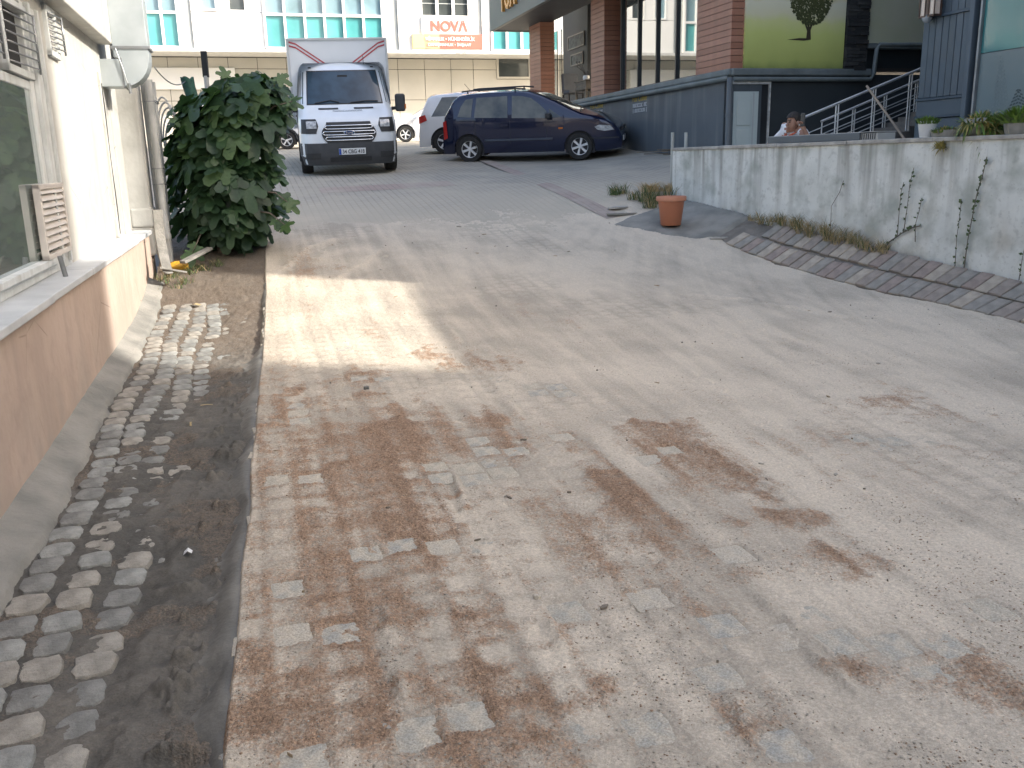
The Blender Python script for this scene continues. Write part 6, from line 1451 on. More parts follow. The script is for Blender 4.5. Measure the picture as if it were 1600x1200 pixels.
for s in (1, -1):
    sh.side([(cx(430), cz(662)), (cx(450), cz(605)), (cx(478), cz(568)), (cx(520), cz(562)), (cx(508), cz(668))], s, .006, M_CGL, 'quarter_window', MV)
    sh.side([(cx(526), cz(670)), (cx(540), cz(560)), (cx(716), cz(557)), (cx(718), cz(676))], s, .006, M_CGL, 'rear_window', MV)
    sh.side([(cx(742), cz(678)), (cx(742), cz(557)), (cx(800), cz(560)), (cx(850), cz(572)), (cx(900), cz(610)), (cx(938), cz(645)), (cx(938), cz(684))], s, .006, M_CGL, 'front_window', MV)
    sh.side([(cx(952), cz(632)), (cx(1022), cz(682)), (cx(952), cz(684))], s, .006, M_CGL, 'quarter_window', MV)
    sh.side([(cx(582), cz(793)), (cx(970), cz(793)), (cx(970), cz(803)), (cx(582), cz(803))], s, .003, mat('side_moulding', (.06, .075, .10), rough=.5), 'side_moulding', MV, .014)
    for xa in (729, 935, 528): sh.side([(cx(xa), cz(690)), (cx(xa) + .009, cz(690)), (cx(xa) + .009, cz(875)), (cx(xa), cz(875))], s, .002, M_BLK, 'door_seam', MV)
    for xa in (700, 900): sh.side([(cx(xa) - .1, cz(712)), (cx(xa) + .08, cz(710)), (cx(xa) + .08, cz(722)), (cx(xa) - .1, cz(724))], s, .003, M_NAVY, 'door_handle', MV, .022)
    sh.side([(cx(1004), cz(737)), (cx(1028), cz(737)), (cx(1028), cz(746)), (cx(1004), cz(746))], s, .003, M_AMB, 'side_lamp', MV, .010)
    sh.side([(cx(1204), cz(740)), (cx(1230), cz(730)), (cx(1290), cz(735)), (cx(1312), cz(760)), (cx(1255), cz(764)), (cx(1218), cz(755))], s, .004, M_LAMP, 'headlight', MV, .014)
    sh.side([(cx(342), cz(790)), (cx(342), cz(690)), (cx(362), cz(680)), (cx(366), cz(780))], s, .004, M_RED, 'tail_light', MV, .012)
    sh.side([(cx(1180), cz(800)), (cx(1335), cz(800)), (cx(1340), cz(806)), (cx(1180), cz(806))], s, .002, M_BLK, 'bumper_seam', MV)
    m = MB(); m.tube([(-1.5, .60 * s, 1.62), (-1.35, .60 * s, 1.635), (-.2, .60 * s, 1.655), (.05, .60 * s, 1.63)], .018, 8); m.tube([(-1.35, .60 * s, 1.57), (-1.35, .60 * s, 1.63)], .02, 6); m.tube([(-.2, .60 * s, 1.58), (-.2, .60 * s, 1.65)], .02, 6); m.build('roof_rail', M_BLK, MV, smooth=50, local=True)
    m = MB(); m.box((.62, s * .955, 1.03), (.13, .17, .13)); m.box((.66, s * .86, .99), (.06, .10, .05)); m.build('door_mirror', M_BLK, MV, bevel=.03, seg=3, local=True)
    for xw in (-1.335, 1.335): wheel(MV, Vector((xw, s * .745, .305)), s)
    m = MB(); m.lathe([(0, 0), (.045, 0), (.05, .015), (0, .02)], 14, M4=Matrix.Translation((2.255, s * .58, .40)) @ Matrix.Rotation(R(90), 4, 'Y')); m.build('fog_lamp', M_LAMP, MV, local=True)
sh.topp(.30, 1.36, .84, .93, .006, M_CGL, 'windscreen', MV); sh.topp(-1.95, -1.66, .86, .84, .006, M_CGL, 'tailgate_glass', MV)
m = MB(); m.tube([(1.34, -.55, 1.10), (1.28, 0, 1.14), (1.30, .5, 1.12)], .012, 6); m.build('wiper', M_BLK, MV, local=True)
m = MB(); m.box((2.325, 0, .43), (.02, .52, .11)); m.build('licence_plate', M_CARW, MV, local=True); m = MB(); m.box((2.30, 0, .66), (.05, .7, .09)); m.build('grille', M_BLK, MV, bevel=.01, local=True)
m = MB(); m.tube([(-1.45, .2, 1.58), (-1.62, .2, 1.78)], .006, 5); m.build('aerial', M_BLK, MV, local=True)
m = MB(); m.box((-.35, 0, .62), (2.6, 1.3, .35)); [m.box((x, y, 1.0), (.16, .46, .62)) for x in (-.9, .25) for y in (-.36, .36)]; m.build('seats', M_INT, MV, bevel=.03, local=True)
# -------- white cars beyond
def white_car(label, px, py, hd, top, belt, fwd_wheel=True, black_arch=False, hatch=True, red=True):
    g = gp(px, py); xw = 1.28 if fwd_wheel else -1.28; f = Vector((math.cos(hd), math.sin(hd))); l = Vector((-f.y, f.x)) ; nearside = -1 if (l.x * g.x + l.y * g.y) > 0 else 1
    c = Vector((g.x, g.y)) - f * xw - l * nearside * .74
    T = thing('white_car', label, 'car', M4=ground_matrix(c.x, c.y, hd), group='white cars parked beyond the van')
    s_ = CarShape(top, .85, .20, belt, .34, (-1.28, 1.28), .31, .37); s_.body(M_CARW, T)
    bz = interp(belt, 0) + .03; rf = max(z for x, z in top) - .09
    def xr(z, back):
        xs_ = np.linspace(s_.x0, s_.x1, 300); ok = [x for x in xs_ if s_.zt(x) > z + .05]; return (min(ok) + .14) if back else (max(ok) - .16)
    for s in (1, -1):
        s_.side([(xr(bz, True) + .15, bz), (xr(rf, True) + .12, rf), (-.02, rf), (-.02, bz)], s, .006, M_CGL, 'rear_window', T)
        s_.side([(.05, bz), (.05, rf), (xr(rf, False) - .08, rf), (xr(bz, False) - .25, bz)], s, .006, M_CGL, 'front_window', T)
        for xa in (.015, 1.0): s_.side([(xa, .3), (xa + .01, .3), (xa + .01, bz - .03), (xa, bz - .03)], s, .002, M_BLK, 'door_seam', T)
        s_.side([(s_.x1 - .42, .66), (s_.x1 - .12, .58), (s_.x1 - .14, .70), (s_.x1 - .45, .78)], s, .004, M_LAMP, 'headlight', T, .012)
        s_.side([(s_.x0 + .03, .78), (s_.x0 + .24, .86), (s_.x0 + .20, 1.0), (s_.x0 + .03, .96)], s, .004, M_RED, 'tail_light', T, .014)
        if black_arch:
            for xw_ in (-1.28, 1.28):
                ring = [(xw_ + .43 * math.cos(t), .31 + .43 * math.sin(t)) for t in np.linspace(R(-5), R(185), 16)] + [(xw_ + .372 * math.cos(t), .31 + .372 * math.sin(t)) for t in np.linspace(R(185), R(-5), 16)]
                s_.side(ring, s, .004, M_BLK, 'arch_trim', T, .012)
        for xw_ in (-1.28, 1.28): wheel(T, Vector((xw_, s * .75, .31)), s, spokes=5)
        m = MB(); m.box((.75, s * .95, bz + .05), (.10, .16, .12)); m.build('door_mirror', M_CARW, T, bevel=.03, seg=3, local=True)
    mx = [x for x in np.linspace(0, s_.x1, 200) if s_.zt(x) > bz + .03]
    s_.topp(xr(rf - .01, False) + .06, max(mx) - .02, .84, .93, .006, M_CGL, 'windscreen', T)
    bxr = [x for x in np.linspace(s_.x0, 0, 200) if s_.zt(x) > bz + .12]
    s_.topp(min(bxr), xr(rf - .01, True) - .06, .86, .82, .006, M_CGL, 'rear_screen', T)
    return T
HATCH = [(-1.95, .5), (-1.93, .92), (-1.86, 1.05), (-1.66, 1.40), (-1.55, 1.46), (-.9, 1.50), (-.2, 1.49), (.3, 1.40), (.75, 1.16), (1.05, .98), (1.5, .90), (1.85, .78), (2.0, .62), (2.05, .45)]
SEDAN = [(-2.2, .5), (-2.18, .88), (-2.05, .98), (-1.6, 1.02), (-1.35, 1.10), (-.85, 1.38), (-.4, 1.45), (.1, 1.44), (.5, 1.30), (.95, 1.03), (1.2, .95), (1.7, .88), (2.05, .74), (2.2, .58), (2.22, .42)]
SUV = [(-2.1, .55), (-2.08, 1.0), (-1.98, 1.15), (-1.75, 1.52), (-1.6, 1.60), (-.8, 1.66), (-.1, 1.65), (.35, 1.54), (.85, 1.22), (1.15, 1.06), (1.7, .98), (2.0, .84), (2.12, .66), (2.15, .45)]
BELT = [(-2.2, .95), (1.2, .90), (2.2, .88)]
vdir = math.atan2(V2[1], V2[0])
white_car('white hatchback half hidden behind the blue minivan', 697, 240, .02, HATCH, BELT, fwd_wheel=False)
white_car('white saloon in sunlight between the van and the hatchback', 634, 222, math.pi + .12, SEDAN, BELT, fwd_wheel=True)
white_car('white car with black wheel arches between fig bush and van', 449, 233, vdir, SUV, BELT, fwd_wheel=True, black_arch=True)
# -------- white box van
gl, gr = gp(487, 271), gp(613, 263)
vl = Vector((V2[0], V2[1])); uu = Vector((U2[0], U2[1])); mid = (gl + gr) / 2
vh = math.atan2(-U2[1], -U2[0]) - .045
VN = thing('box_van', 'white box van facing the camera with red stripes on its box', 'van', M4=ground_matrix(mid.x + uu.x * 1.55, mid.y + uu.y * 1.55, vh, 3.3, 1.7))
XF = 2.50                                           # front bumper ahead of the origin; front axle at 1.65
X0 = [(.18, -.06), (.35, 0), (.6, .0), (.8, -.035), (1.0, -.09), (1.12, -.18), (1.2, -.32), (1.3, -.50), (1.37, -.60), (1.45, -.66), (2.02, -1.12), (2.10, -1.22), (2.16, -1.36), (2.20, -1.6)]
HWv = [(.18, .93), (.4, .985), (1.0, .99), (1.3, .965), (1.6, .945), (2.05, .885), (2.14, .85), (2.2, .78)]
def FR(y, z, off=0.0):
    w = interp(HWv, z); t = min(1, abs(y) / w); x = XF + interp(X0, z) - .13 * t ** 2.4 - .22 * max(0, (t - .82) / .18) ** 2
    return Vector((x + off, y, z))
zlev = [.22, .3, .4, .5, .6, .7, .8, .9, 1.0, 1.06, 1.12, 1.16, 1.2, 1.25, 1.3, 1.34, 1.38, 1.45, 1.55, 1.7, 1.85, 1.98, 2.04, 2.08, 2.12, 2.15, 2.18, 2.2]
fy = [0, .15, .3, .45, .6, .72, .82, .88, .93, .97, 1.0]
rows = []
for z in zlev:
    w = interp(HWv, z); half = [FR(w * f, z) for f in fy] + [Vector((x, w, z)) for x in (1.55, 1.2, .9, .6)]
    rows.append([Vector((p.x, -p.y, p.z)) for p in half[:0:-1]] + half)
m = MB(); m.grid(rows, flip=True); top = rows[-1]; n = len(top); m.add(top + [Vector((.6, 0, 2.225))], [(i, i + 1, n) for i in range(n - 1)])
cab = m.build('cab', [M_VANW], VN, smooth=38, local=True)
def fpatch(name, y0, y1, z0, z1, off, mt, ny=10, nz=6, thick=0.0, shape=None, par=None):
    rws = []
    for j in range(nz + 1):
        z = z0 + (z1 - z0) * j / nz; a, b = (y0, y1) if shape is None else shape(j / nz); rws.append([FR(a + (b - a) * i / ny, z, off) for i in range(ny + 1)])
    m = MB(); m.grid(rws, flip=True)
    if thick:
        back = [[p - Vector((thick, 0, 0)) for p in r] for r in rws]; m.grid(back)
        for A_, B_ in ((rws[0], back[0]), (rws[-1], back[-1])): m.grid([A_, B_])
        m.grid([[r[0] for r in rws], [r[0] for r in back]]); m.grid([[r[-1] for r in rws], [r[-1] for r in back]])
    return m.build(name, mt, par or VN, smooth=38, local=True)
M_BUMP = mat('dark_grey_bumper', (.045, .048, .052), (.055, .058, .062), scale=6, rough=.7); M_WSC = mat('van_windscreen', (.035, .065, .095), (.02, .035, .05), scale=3, rough=.06, rvar=.02, spec=.55)
bp_ = fpatch('bumper', 0, 0, .20, .64, .022, M_BUMP, 16, 8, .05, lambda t: (-interp(HWv, .20 + .44 * t), interp(HWv, .20 + .44 * t))); fpatch('lower_intake', 0, 0, .27, .36, .030, M_BLK, 8, 2, .02, lambda t: (-.42, .42), bp_)
for s in (1, -1):
    fpatch('corner_intake', 0, 0, .33, .45, .030, M_BLK, 4, 2, .01, (lambda t: (.60, .88)) if s > 0 else (lambda t: (-.88, -.60)), bp_)
    hl = fpatch('headlight', 0, 0, .83, 1.11, .012, M_BLK, 6, 6, .03, (lambda t: (.60 + .10 * abs(t - .55), .95 - .02 * t)) if s > 0 else (lambda t: (-.95 + .02 * t, -.60 - .10 * abs(t - .55))))
    fpatch('lamp_lens', 0, 0, .93, 1.07, .020, M_LAMP, 4, 4, .0, (lambda t: (.64, .84)) if s > 0 else (lambda t: (-.84, -.64)), hl)
    fpatch('hood_vent', 0, 0, 1.285, 1.315, .014, M_BLK, 4, 1, .01, (lambda t: (.16, .56)) if s > 0 else (lambda t: (-.56, -.16)))
ws = fpatch('windscreen', 0, 0, 1.40, 2.03, .010, M_WSC, 14, 10, .0, lambda t: (-.87 + .07 * t, .87 - .07 * t))
fpatch('windscreen_seal', 0, 0, 1.375, 2.055, .004, M_BLK, 14, 10, .0, lambda t: (-.91 + .07 * t, .91 - .07 * t))
m = MB(); m.tube([FR(-.62, 1.41, .03), FR(-.30, 1.46, .035), FR(-.12, 1.42, .03)], .010, 6); m.build('wiper', M_BLK, ws, local=True)
m = MB(); m.tube([FR(.10, 1.41, .03), FR(.45, 1.44, .035), FR(.68, 1.43, .03)], .010, 6); m.build('wiper', M_BLK, ws, local=True)
m = MB(); m.box(FR(0, 1.93, .002), (.03, .20, .05)); m.build('rear_view_mirror', M_BLK, ws, local=True)
gr_ = fpatch('grille', 0, 0, .635, 1.045, .020, M_BLK, 12, 8, .03, lambda t: (-(.44 + .11 * math.sin(math.pi * min(1, t * 1.1))), (.44 + .11 * math.sin(math.pi * min(1, t * 1.1)))))
for zc in (.725, .83, .945):
    w = .50 if zc > .75 and zc < .9 else .45
    m = MB(); pts = [FR(y, zc + .032, .036) for y in np.linspace(-w, w, 9)] + [FR(w + .03, zc, .034)] + [FR(y, zc - .032, .036) for y in np.linspace(w, -w, 9)] + [FR(-w - .03, zc, .034), FR(-w, zc + .032, .036)]
    m.tube(pts, .0125, 6); m.build('chrome_bar', M_CHR, gr_, smooth=True, local=True)
def oval(name, cy, cz_, ry, rz_, off, mt, par, n=24, th=.012):
    c = FR(cy, cz_, off); m = MB(); m.lathe([(0.001, 0), (1, 0), (1, th * .6), (.92, th), (0.001, th * 1.15)], n, M4=Matrix.Translation(c) @ Matrix.Rotation(R(90), 4, 'Y') @ Matrix.Diagonal((rz_, ry, 1, 1))); return m.build(name, mt, par, smooth=40, local=True)
em = oval('oval_badge', 0, .835, .115, .048, .040, M_CHR, gr_); oval('badge_field', 0, .835, .103, .041, .047, mat('badge_blue', (.015, .05, .16), rough=.3), em)
def van_text(name, txt, mt, zc, width, height, off, par, y=0.0):
    c = WM[VN.name] @ FR(y, zc, off); ydir = WM[VN.name].to_3x3() @ Vector((0, 1, 0)); zdir = WM[VN.name].to_3x3() @ Vector((0, 0, 1)); WM[par.name] = WM[VN.name]
    return lettering(name, txt, mt, par, c, ydir, zdir, width, height, .004, .01)
van_text('badge_lettering', 'Ford', M_CHR, .835, .13, .045, .063, em)
pl = MB(); c = FR(0, .47, .05); pl.box(c + Vector((0, .03, 0)), (.014, .54, .125)); pl = pl.build('licence_plate', mat('plate_white', (.72, .74, .74), rough=.5), VN, bevel=.004, local=True)
b = MB(); b.box(c + Vector((.0085, .03 - .245, 0)), (.004, .045, .115)); b.build('blue_band', mat('plate_blue', (.02, .08, .40), rough=.5), pl, local=True)
van_text('plate_lettering', '34 CBG 418', M_METAL, .47, .44, .078, .061, pl, .055)
cw_ = WM[VN.name] @ FR(.02, 1.255, .014); WM[cab.name] = WM[VN.name]; m3 = WM[VN.name].to_3x3(); strokes('faint_hood_print', mat('faint_grey_print', (.42, .45, .47), rough=.6), cab, cw_, m3 @ Vector((0, 1, 0)), m3 @ Vector((-.8, 0, .6)), .60, .045, 'nnnnnnnnnnnnnnnnn', 3)
for s in (1, -1):
    fpatch('roof_marker', 0, 0, 2.105, 2.13, .012, M_BLK, 2, 1, .01, (lambda t: (.62, .68)) if s > 0 else (lambda t: (-.68, -.62)))
    sd = [(1.62, 1.36), (1.42, 1.36), (.85, 1.36), (.85, 1.98), (1.20, 1.98), (1.45, 1.62)]
    m = MB(); n = len(sd); m.add([Vector((x, s * (interp(HWv, z) + .006), z)) for x, z in sd], [tuple(range(n)) if s < 0 else tuple(range(n))[::-1]]); m.build('door_window', M_CGL, VN, local=True)
    for xx in (1.66, .80): m = MB(); m.box((xx, s * .988, .85), (.012, .01, .95)); m.build('door_seam', M_BLK, VN, local=True)
    m = MB(); m.box((.95, s * 1.0, 1.15), (.14, .03, .03)); m.build('door_handle', M_BLK, VN, bevel=.006, local=True)
    m = MB(); m.box((1.58, s * 1.17, 1.38), (.14, .21, .36)); mr_ = m.build('door_mirror', M_BUMP, VN, bevel=.045, seg=3, local=True)
    m = MB(); m.tube([(1.52, s * .95, 1.26), (1.56, s * 1.15, 1.28)], .035, 8); m.build('mirror_arm', M_BLK, mr_, smooth=50, local=True)
    m = MB(); m.box((1.60, s * 1.27, 1.30), (.10, .035, .10)); m.build('indicator', M_AMB, mr_, bevel=.012, local=True)
    m = MB(); m.box((1.65, s * .93, .72), (.95, .10, .55)); m.build('wheel_arch', M_BLK, VN, bevel=.12, seg=4, local=True)
    for xw in (1.65, -1.65): wheel(VN, Vector((xw, s * .875, .345)), s, r=.345, w=.235, spokes=5)
bx_ = MB(); bx_.box((-1.52, 0, 1.80), (4.1, 2.14, 1.84)); M_BOX = mat('box_panel_grey_white', (.74, .76, .76), (.69, .71, .71), scale=1, rough=.5); bo = bx_.build('cargo_box', M_BOX, VN, bevel=.03, local=True)
M_ALU = mat('aluminium_trim', (.62, .64, .65), rough=.4, metal=.6)
for s in (1, -1):
    m = MB(); m.box((.535, s * 1.055, 1.80), (.03, .05, 1.86)); m.build('corner_trim', M_ALU, bo, bevel=.006, local=True)
m = MB(); m.box((.535, 0, 2.71), (.035, 2.14, .05)); m.build('top_trim', M_ALU, bo, bevel=.006, local=True)
M_STR = mat('red_stripe', (.48, .06, .07), rough=.5)
for s in (1, -1):
    for k in (0, 1):
        o = .075 * k; pts = [(s * 1.02, 2.64 - o), (s * .88, 2.60 - o), (s * .18, 2.12 - o * .2)]; h = .033
        if k: pts[-1] = (s * .26, 2.10)
        m = MB(); vs = [Vector((.536 + .003, y, z + d)) for y, z in pts for d in (h, 0)]; m.add(vs + [v - Vector((.006, 0, 0)) for v in vs], [(0, 1, 3, 2), (2, 3, 5, 4)] if s > 0 else [(2, 3, 1, 0), (4, 5, 3, 2)]); m.build('red_stripe', M_STR, bo, local=True)
m = MB(); m.box((-1.3, 0, .62), (3.9, .8, .30)); m.build('chassis', M_BLK, VN, local=True)
m = MB(); m.box((1.0, 0, .75), (1.2, 1.7, .5)); m.box((.72, -.4, 1.35), (.18, .5, .7)); m.box((.72, .4, 1.35), (.18, .5, .7)); m.box((1.5, 0, 1.22), (.35, 1.6, .2)); m.build('cab_interior', M_INT, VN, local=True)
m = MB(); m.tube([FR(.5, 2.16, -.1), FR(.5, 2.16, -.1) + Vector((-.05, 0, .18))], .006, 5); m.build('aerial', M_BLK, VN, local=True)
# ------------------------------------------------------------------ fig bush
M_LEAF = []
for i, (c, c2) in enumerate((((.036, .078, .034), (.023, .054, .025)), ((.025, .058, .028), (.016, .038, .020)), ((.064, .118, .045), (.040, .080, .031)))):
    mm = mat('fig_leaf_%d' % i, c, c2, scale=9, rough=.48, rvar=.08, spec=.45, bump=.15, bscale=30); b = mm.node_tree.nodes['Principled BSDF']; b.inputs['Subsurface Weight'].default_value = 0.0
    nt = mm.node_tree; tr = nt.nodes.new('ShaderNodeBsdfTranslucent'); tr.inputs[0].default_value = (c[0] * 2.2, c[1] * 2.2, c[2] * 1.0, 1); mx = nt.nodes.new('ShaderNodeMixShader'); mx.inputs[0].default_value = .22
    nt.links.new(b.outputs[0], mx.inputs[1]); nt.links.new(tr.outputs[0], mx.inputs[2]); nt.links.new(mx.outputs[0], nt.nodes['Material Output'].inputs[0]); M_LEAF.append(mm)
def fig_leaf(seed):
    rr = random.Random(seed); lobes = [(-118, .50, .30), (-58, .80, .34), (0, 1.0, .38), (58, .80, .34), (118, .50, .30)]; pts = []
    jl = [rr.uniform(.86, 1.1) for _ in lobes]
    for k, (a, l, s) in enumerate(lobes):
        l *= jl[k]
        for da, f in ((-21, .64), (-13, .90), (0, 1.0), (13, .90), (21, .64)): pts.append((a + da, l * f * rr.uniform(.96, 1.04)))
        if k < 4: pts.append((a + 29, .44 * rr.uniform(.85, 1.15)))
    pts = [(-168, .18)] + pts + [(168, .18)]
    def h(x, y): return -.30 * (x * x + y * y) * .5 + .10 * abs(x) - .10 * max(0, y)
    V = [(0, 0, 0.02)]; 
    for ang, l in pts:
        a = R(ang); x, y = math.sin(a) * l, math.cos(a) * l; V.append((x, y, h(x, y) + rr.uniform(-.02, .02)))
    n = len(pts); return V, [(0, i + 1, i + 2) for i in range(n - 1)] + [(0, n, 1)]
LEAFV = [fig_leaf(k) for k in range(5)]
LEAFM = []
for k, (V, Fc) in enumerate(LEAFV):
    for mt in M_LEAF: m = MB(); m.add(V, Fc); LEAFM.append(m.mesh('leaf', mt, smooth=True))
bc = gp(352, 396); FB = thing('fig_bush', 'dense dark green fig bush at the end of the left building', 'bush', bc)
D0 = 10.9
def bush_env(t):                                    # pixel span of the bush at height fraction t (0 foot .. 1 top)
    ys = [400, 380, 340, 300, 260, 220, 190, 165, 140, 128]; xl = [305, 290, 272, 266, 266, 262, 266, 280, 318, 375]; xr = [385, 412, 430, 436, 430, 428, 446, 452, 446, 428]
    y = 400 - t * 272; return y, float(np.interp(-y, [-q for q in ys], xl)), float(np.interp(-y, [-q for q in ys], xr))
rr = random.Random(21)
def leaf_M4(front):
    while True:
        t = rr.random() ** .9; y, xl, xr = bush_env(t); f = rr.uniform(-1, 1)
        px = (xl + xr) / 2 + f * (xr - xl) / 2 * rr.uniform(.90, 1.06); half = (xr - xl) / 2 / F_PX * D0; bulge = math.sqrt(max(0, 1 - f * f)) * half * .85
        dep = D0 - bulge * (rr.uniform(.75, 1.0) if front else rr.uniform(-.9, .8)) + .35 * (1 - t) + rr.uniform(-.12, .12)
        p = P(px, y, dep)
        if p.z < zat(p.x, p.y) + .08: continue
        a, w = sw(p.x, p.y)
        if a < 7.78 and w < .22: continue
        break
    out = Vector((f * .9, -math.sqrt(max(0, 1 - f * f)) * (1 if front else rr.uniform(-1, 1)), .25 + .5 * (t - .3))); out.normalize()
    nrm = (out * .75 + Vector((rr.uniform(-.5, .5), rr.uniform(-.5, .5), rr.uniform(.1, .9)))).normalized()
    tip = Vector((f * .5 + rr.uniform(-.6, .6), -.3 + rr.uniform(-.4, .4), -.55 + rr.uniform(-.35, .45))); tip = (tip - nrm * tip.dot(nrm)).normalized(); X = tip.cross(nrm)
    s = rr.uniform(.17, .33) * (1.0 if t < .8 else 1.1)
    p = p - tip * s * .3
    return Matrix(((X.x * s, tip.x * s, nrm.x * s, p.x), (X.y * s, tip.y * s, nrm.y * s, p.y), (X.z * s, tip.z * s, nrm.z * s, p.z), (0, 0, 0, 1))), t, f
inv = WM[FB.name].inverted()
for i in range(205):
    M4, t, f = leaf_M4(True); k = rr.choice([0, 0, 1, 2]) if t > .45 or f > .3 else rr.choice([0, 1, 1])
    link('leaf', LEAFM[rr.randrange(5) * 3 + k], FB, inv @ M4)
m = MB()
for i in range(360):
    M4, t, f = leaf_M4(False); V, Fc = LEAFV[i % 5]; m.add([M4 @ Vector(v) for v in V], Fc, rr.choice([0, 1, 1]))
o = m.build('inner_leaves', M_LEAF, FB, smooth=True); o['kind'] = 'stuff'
M_BRA = mat('grey_brown_bark', (.17, .145, .115), (.11, .095, .08), scale=14, rough=.9, bump=.3, bscale=60)
for i in range(16):
    t = rr.uniform(.35, .93); y, xl, xr = bush_env(t); e = P(xl + (xr - xl) * rr.uniform(.1, .9), y, D0 + rr.uniform(-.3, .3)); b0 = bc + Vector((rr.uniform(-.18, .18), rr.uniform(-.1, .25), -.08)); md = b0 * .5 + e * .5 + Vector((rr.uniform(-.15, .15), rr.uniform(-.1, .1), .08))
    m = MB(); m.tube([b0, b0 * .7 + md * .3, md, e], [.028, .022, .015, .006], 7); m.build('branch', M_BRA, FB, smooth=True)
# loose shoots that break the outline
for (px0, py0, px1, py1, n) in ((400, 190, 458, 158, 5), (410, 180, 436, 122, 4), (350, 190, 352, 118, 3), (300, 230, 266, 178, 3), (410, 300, 452, 318, 3), (400, 330, 446, 352, 3), (330, 350, 300, 396, 2)):
    a, e = P(px0, py0, D0 - .1), P(px1, py1, D0 - .35); m = MB(); m.tube([a, (a + e) / 2 + Vector((0, 0, .06)), e], [.012, .009, .004], 6); m.build('shoot', M_BRA, FB, smooth=True)
    for k in range(n):
        t = .55 + .45 * (k + 1) / n; p = a + (e - a) * t; nrm = Vector((rr.uniform(-.6, .6), -.7 + rr.uniform(-.3, .3), rr.uniform(.2, 1.0))).normalized(); tip = (e - a).normalized() + Vector((rr.uniform(-.8, .8), rr.uniform(-.4, .4), rr.uniform(-.9, .3))); tip = (tip - nrm * tip.dot(nrm)).normalized(); X = tip.cross(nrm); s = rr.uniform(.12, .21)
        link('leaf', LEAFM[rr.randrange(5) * 3 + rr.choice([0, 2, 2])], FB, inv @ Matrix(((X.x * s, tip.x * s, nrm.x * s, p.x), (X.y * s, tip.y * s, nrm.y * s, p.y), (X.z * s, tip.z * s, nrm.z * s, p.z), (0, 0, 0, 1))))
# ------------------------------------------------------------------ rolled green netting, dark post, cable
g = P(302, 185, 11.3); GN = thing('rolled_green_netting', 'rolled up dark green netting poking out of the fig bush', 'netting', g)
top_ = P(291, 122, 11.3); bot = P(309, 180, 11.3); m = MB(); rows = []
for i in range(10):
    c = top_ * (1 - i / 9) + bot * (i / 9); r_ = .075 - .02 * i / 9; rows.append([c + Vector((math.cos(a) * r_ * (1 + .22 * math.sin(a * 5 + i * .4)), math.sin(a) * r_ * .8, .02 * math.sin(a * 3))) for a in np.linspace(0, 2 * math.pi, 19)])
m.grid(rows); m.add(rows[0], [tuple(range(18))]); m.build('roll', mat('dark_green_net', (.012, .085, .06), (.008, .05, .036), scale=20, rough=.7, bump=.6, bscale=90), GN, smooth=True)
m = MB(); m.tube([bot, Vector((bot.x, bot.y, zat(bot.x, bot.y)))], .025, 8); m.build('support_stake', M_BRA, GN)
pt_ = P(318, 80, 13.0); pb = P(323, 190, 13.0); PO = thing('sign_post', 'dark flat post with white lower sleeve behind the fig bush', 'post', Vector((pb.x, pb.y, zat(pb.x, pb.y))))
m = MB(); m.box((pt_.x, pt_.y, (pt_.z + P(321, 120, 13).z) / 2), (.085, .05, pt_.z - P(321, 120, 13).z)); m.build('dark_blade', M_METAL, PO, bevel=.006)
zz = P(321, 120, 13).z; zg_ = zat(pt_.x, pt_.y); m = MB(); m.tube([(pt_.x, pt_.y, zg_ - .05), (pt_.x, pt_.y, zz + .02)], .036, 10); m.build('pale_sleeve', M_PVC, PO, smooth=50)
c0 = WALL_L.pt(6.7, 2.66, .30); c1 = P(291, 126, 11.3); m = MB(); m.tube([c0 * (1 - t) + c1 * t - Vector((0, 0, .30 * t * (1 - t) * 4 * .35)) for t in np.linspace(0, 1, 14)], .007, 6); tag(m.build('slack_cable', M_STEEL, None, smooth=True), 'slack grey cable from the metal duct to the netting', 'cable')
# coil of old hose and black pipe beside the drain pipes
for k in range(5):
    m = MB(); c = P(258, 195, 10.9); m.tube([c + Vector((.02 * k + .10 * math.cos(t) * (1 + .1 * k), .03 * k, .32 * math.sin(t) - .06 * k)) for t in np.linspace(.4, 3.4, 14)], .011, 6)
    if k == 0: HC = thing('hose_coil', 'tangle of grey hoses hanging between drain pipe and fig bush', 'hose', c)
    m.build('hose_loop', M_PVC, HC, smooth=True)
# ------------------------------------------------------------------ rubbish and planks at the corner
def plank(label, p0, p1, w, th, mt, name='old_plank', bend=0.0):
    m = MB(); d = (p1 - p0); s_ = d.cross(Vector((0, 0, 1))).normalized() * w / 2; u_ = d.cross(s_).normalized() * th / 2; u_ = u_ if u_.z >= 0 else -u_; rows = []
    for t in np.linspace(0, 1, 8):
        c = p0 + d * t + u_.normalized() * bend * math.sin(math.pi * t); rows.append([c - s_ - u_, c + s_ - u_, c + s_ + u_, c - s_ + u_, c - s_ - u_])
    m.grid(rows); m.add(rows[0][:4], [(0, 1, 2, 3)]); m.add(rows[-1][:4], [(3, 2, 1, 0)]); return tag(m.build(name, mt, None, bevel=.004), label, 'plank', 'weathered planks at the wall corner')
M_GRW = mat('grey_weathered_wood', (.25, .24, .215), (.15, .145, .13), scale=10, rough=.9, bump=.3, bscale=50)
plank('curved grey plank propped against the end of the wall', P(246, 328, 9.75), P(262, 425, 9.75), .10, .02, M_GRW, bend=-.10)
plank('grey plank lying under the fig bush behind the yellow bag', P(285, 410, 10.2), P(328, 388, 10.5), .10, .03, M_GRW)
plank('short broken plank beside the curved one at the wall end', P(252, 395, 9.9), P(264, 428, 9.9), .10, .02, M_GRW)
plank('thin grey board under the yellow bag', P(248, 418, 9.7), P(290, 425, 9.9), .09, .02, M_GRW)
yb = gp(280, 423); m = MB(); rows = []
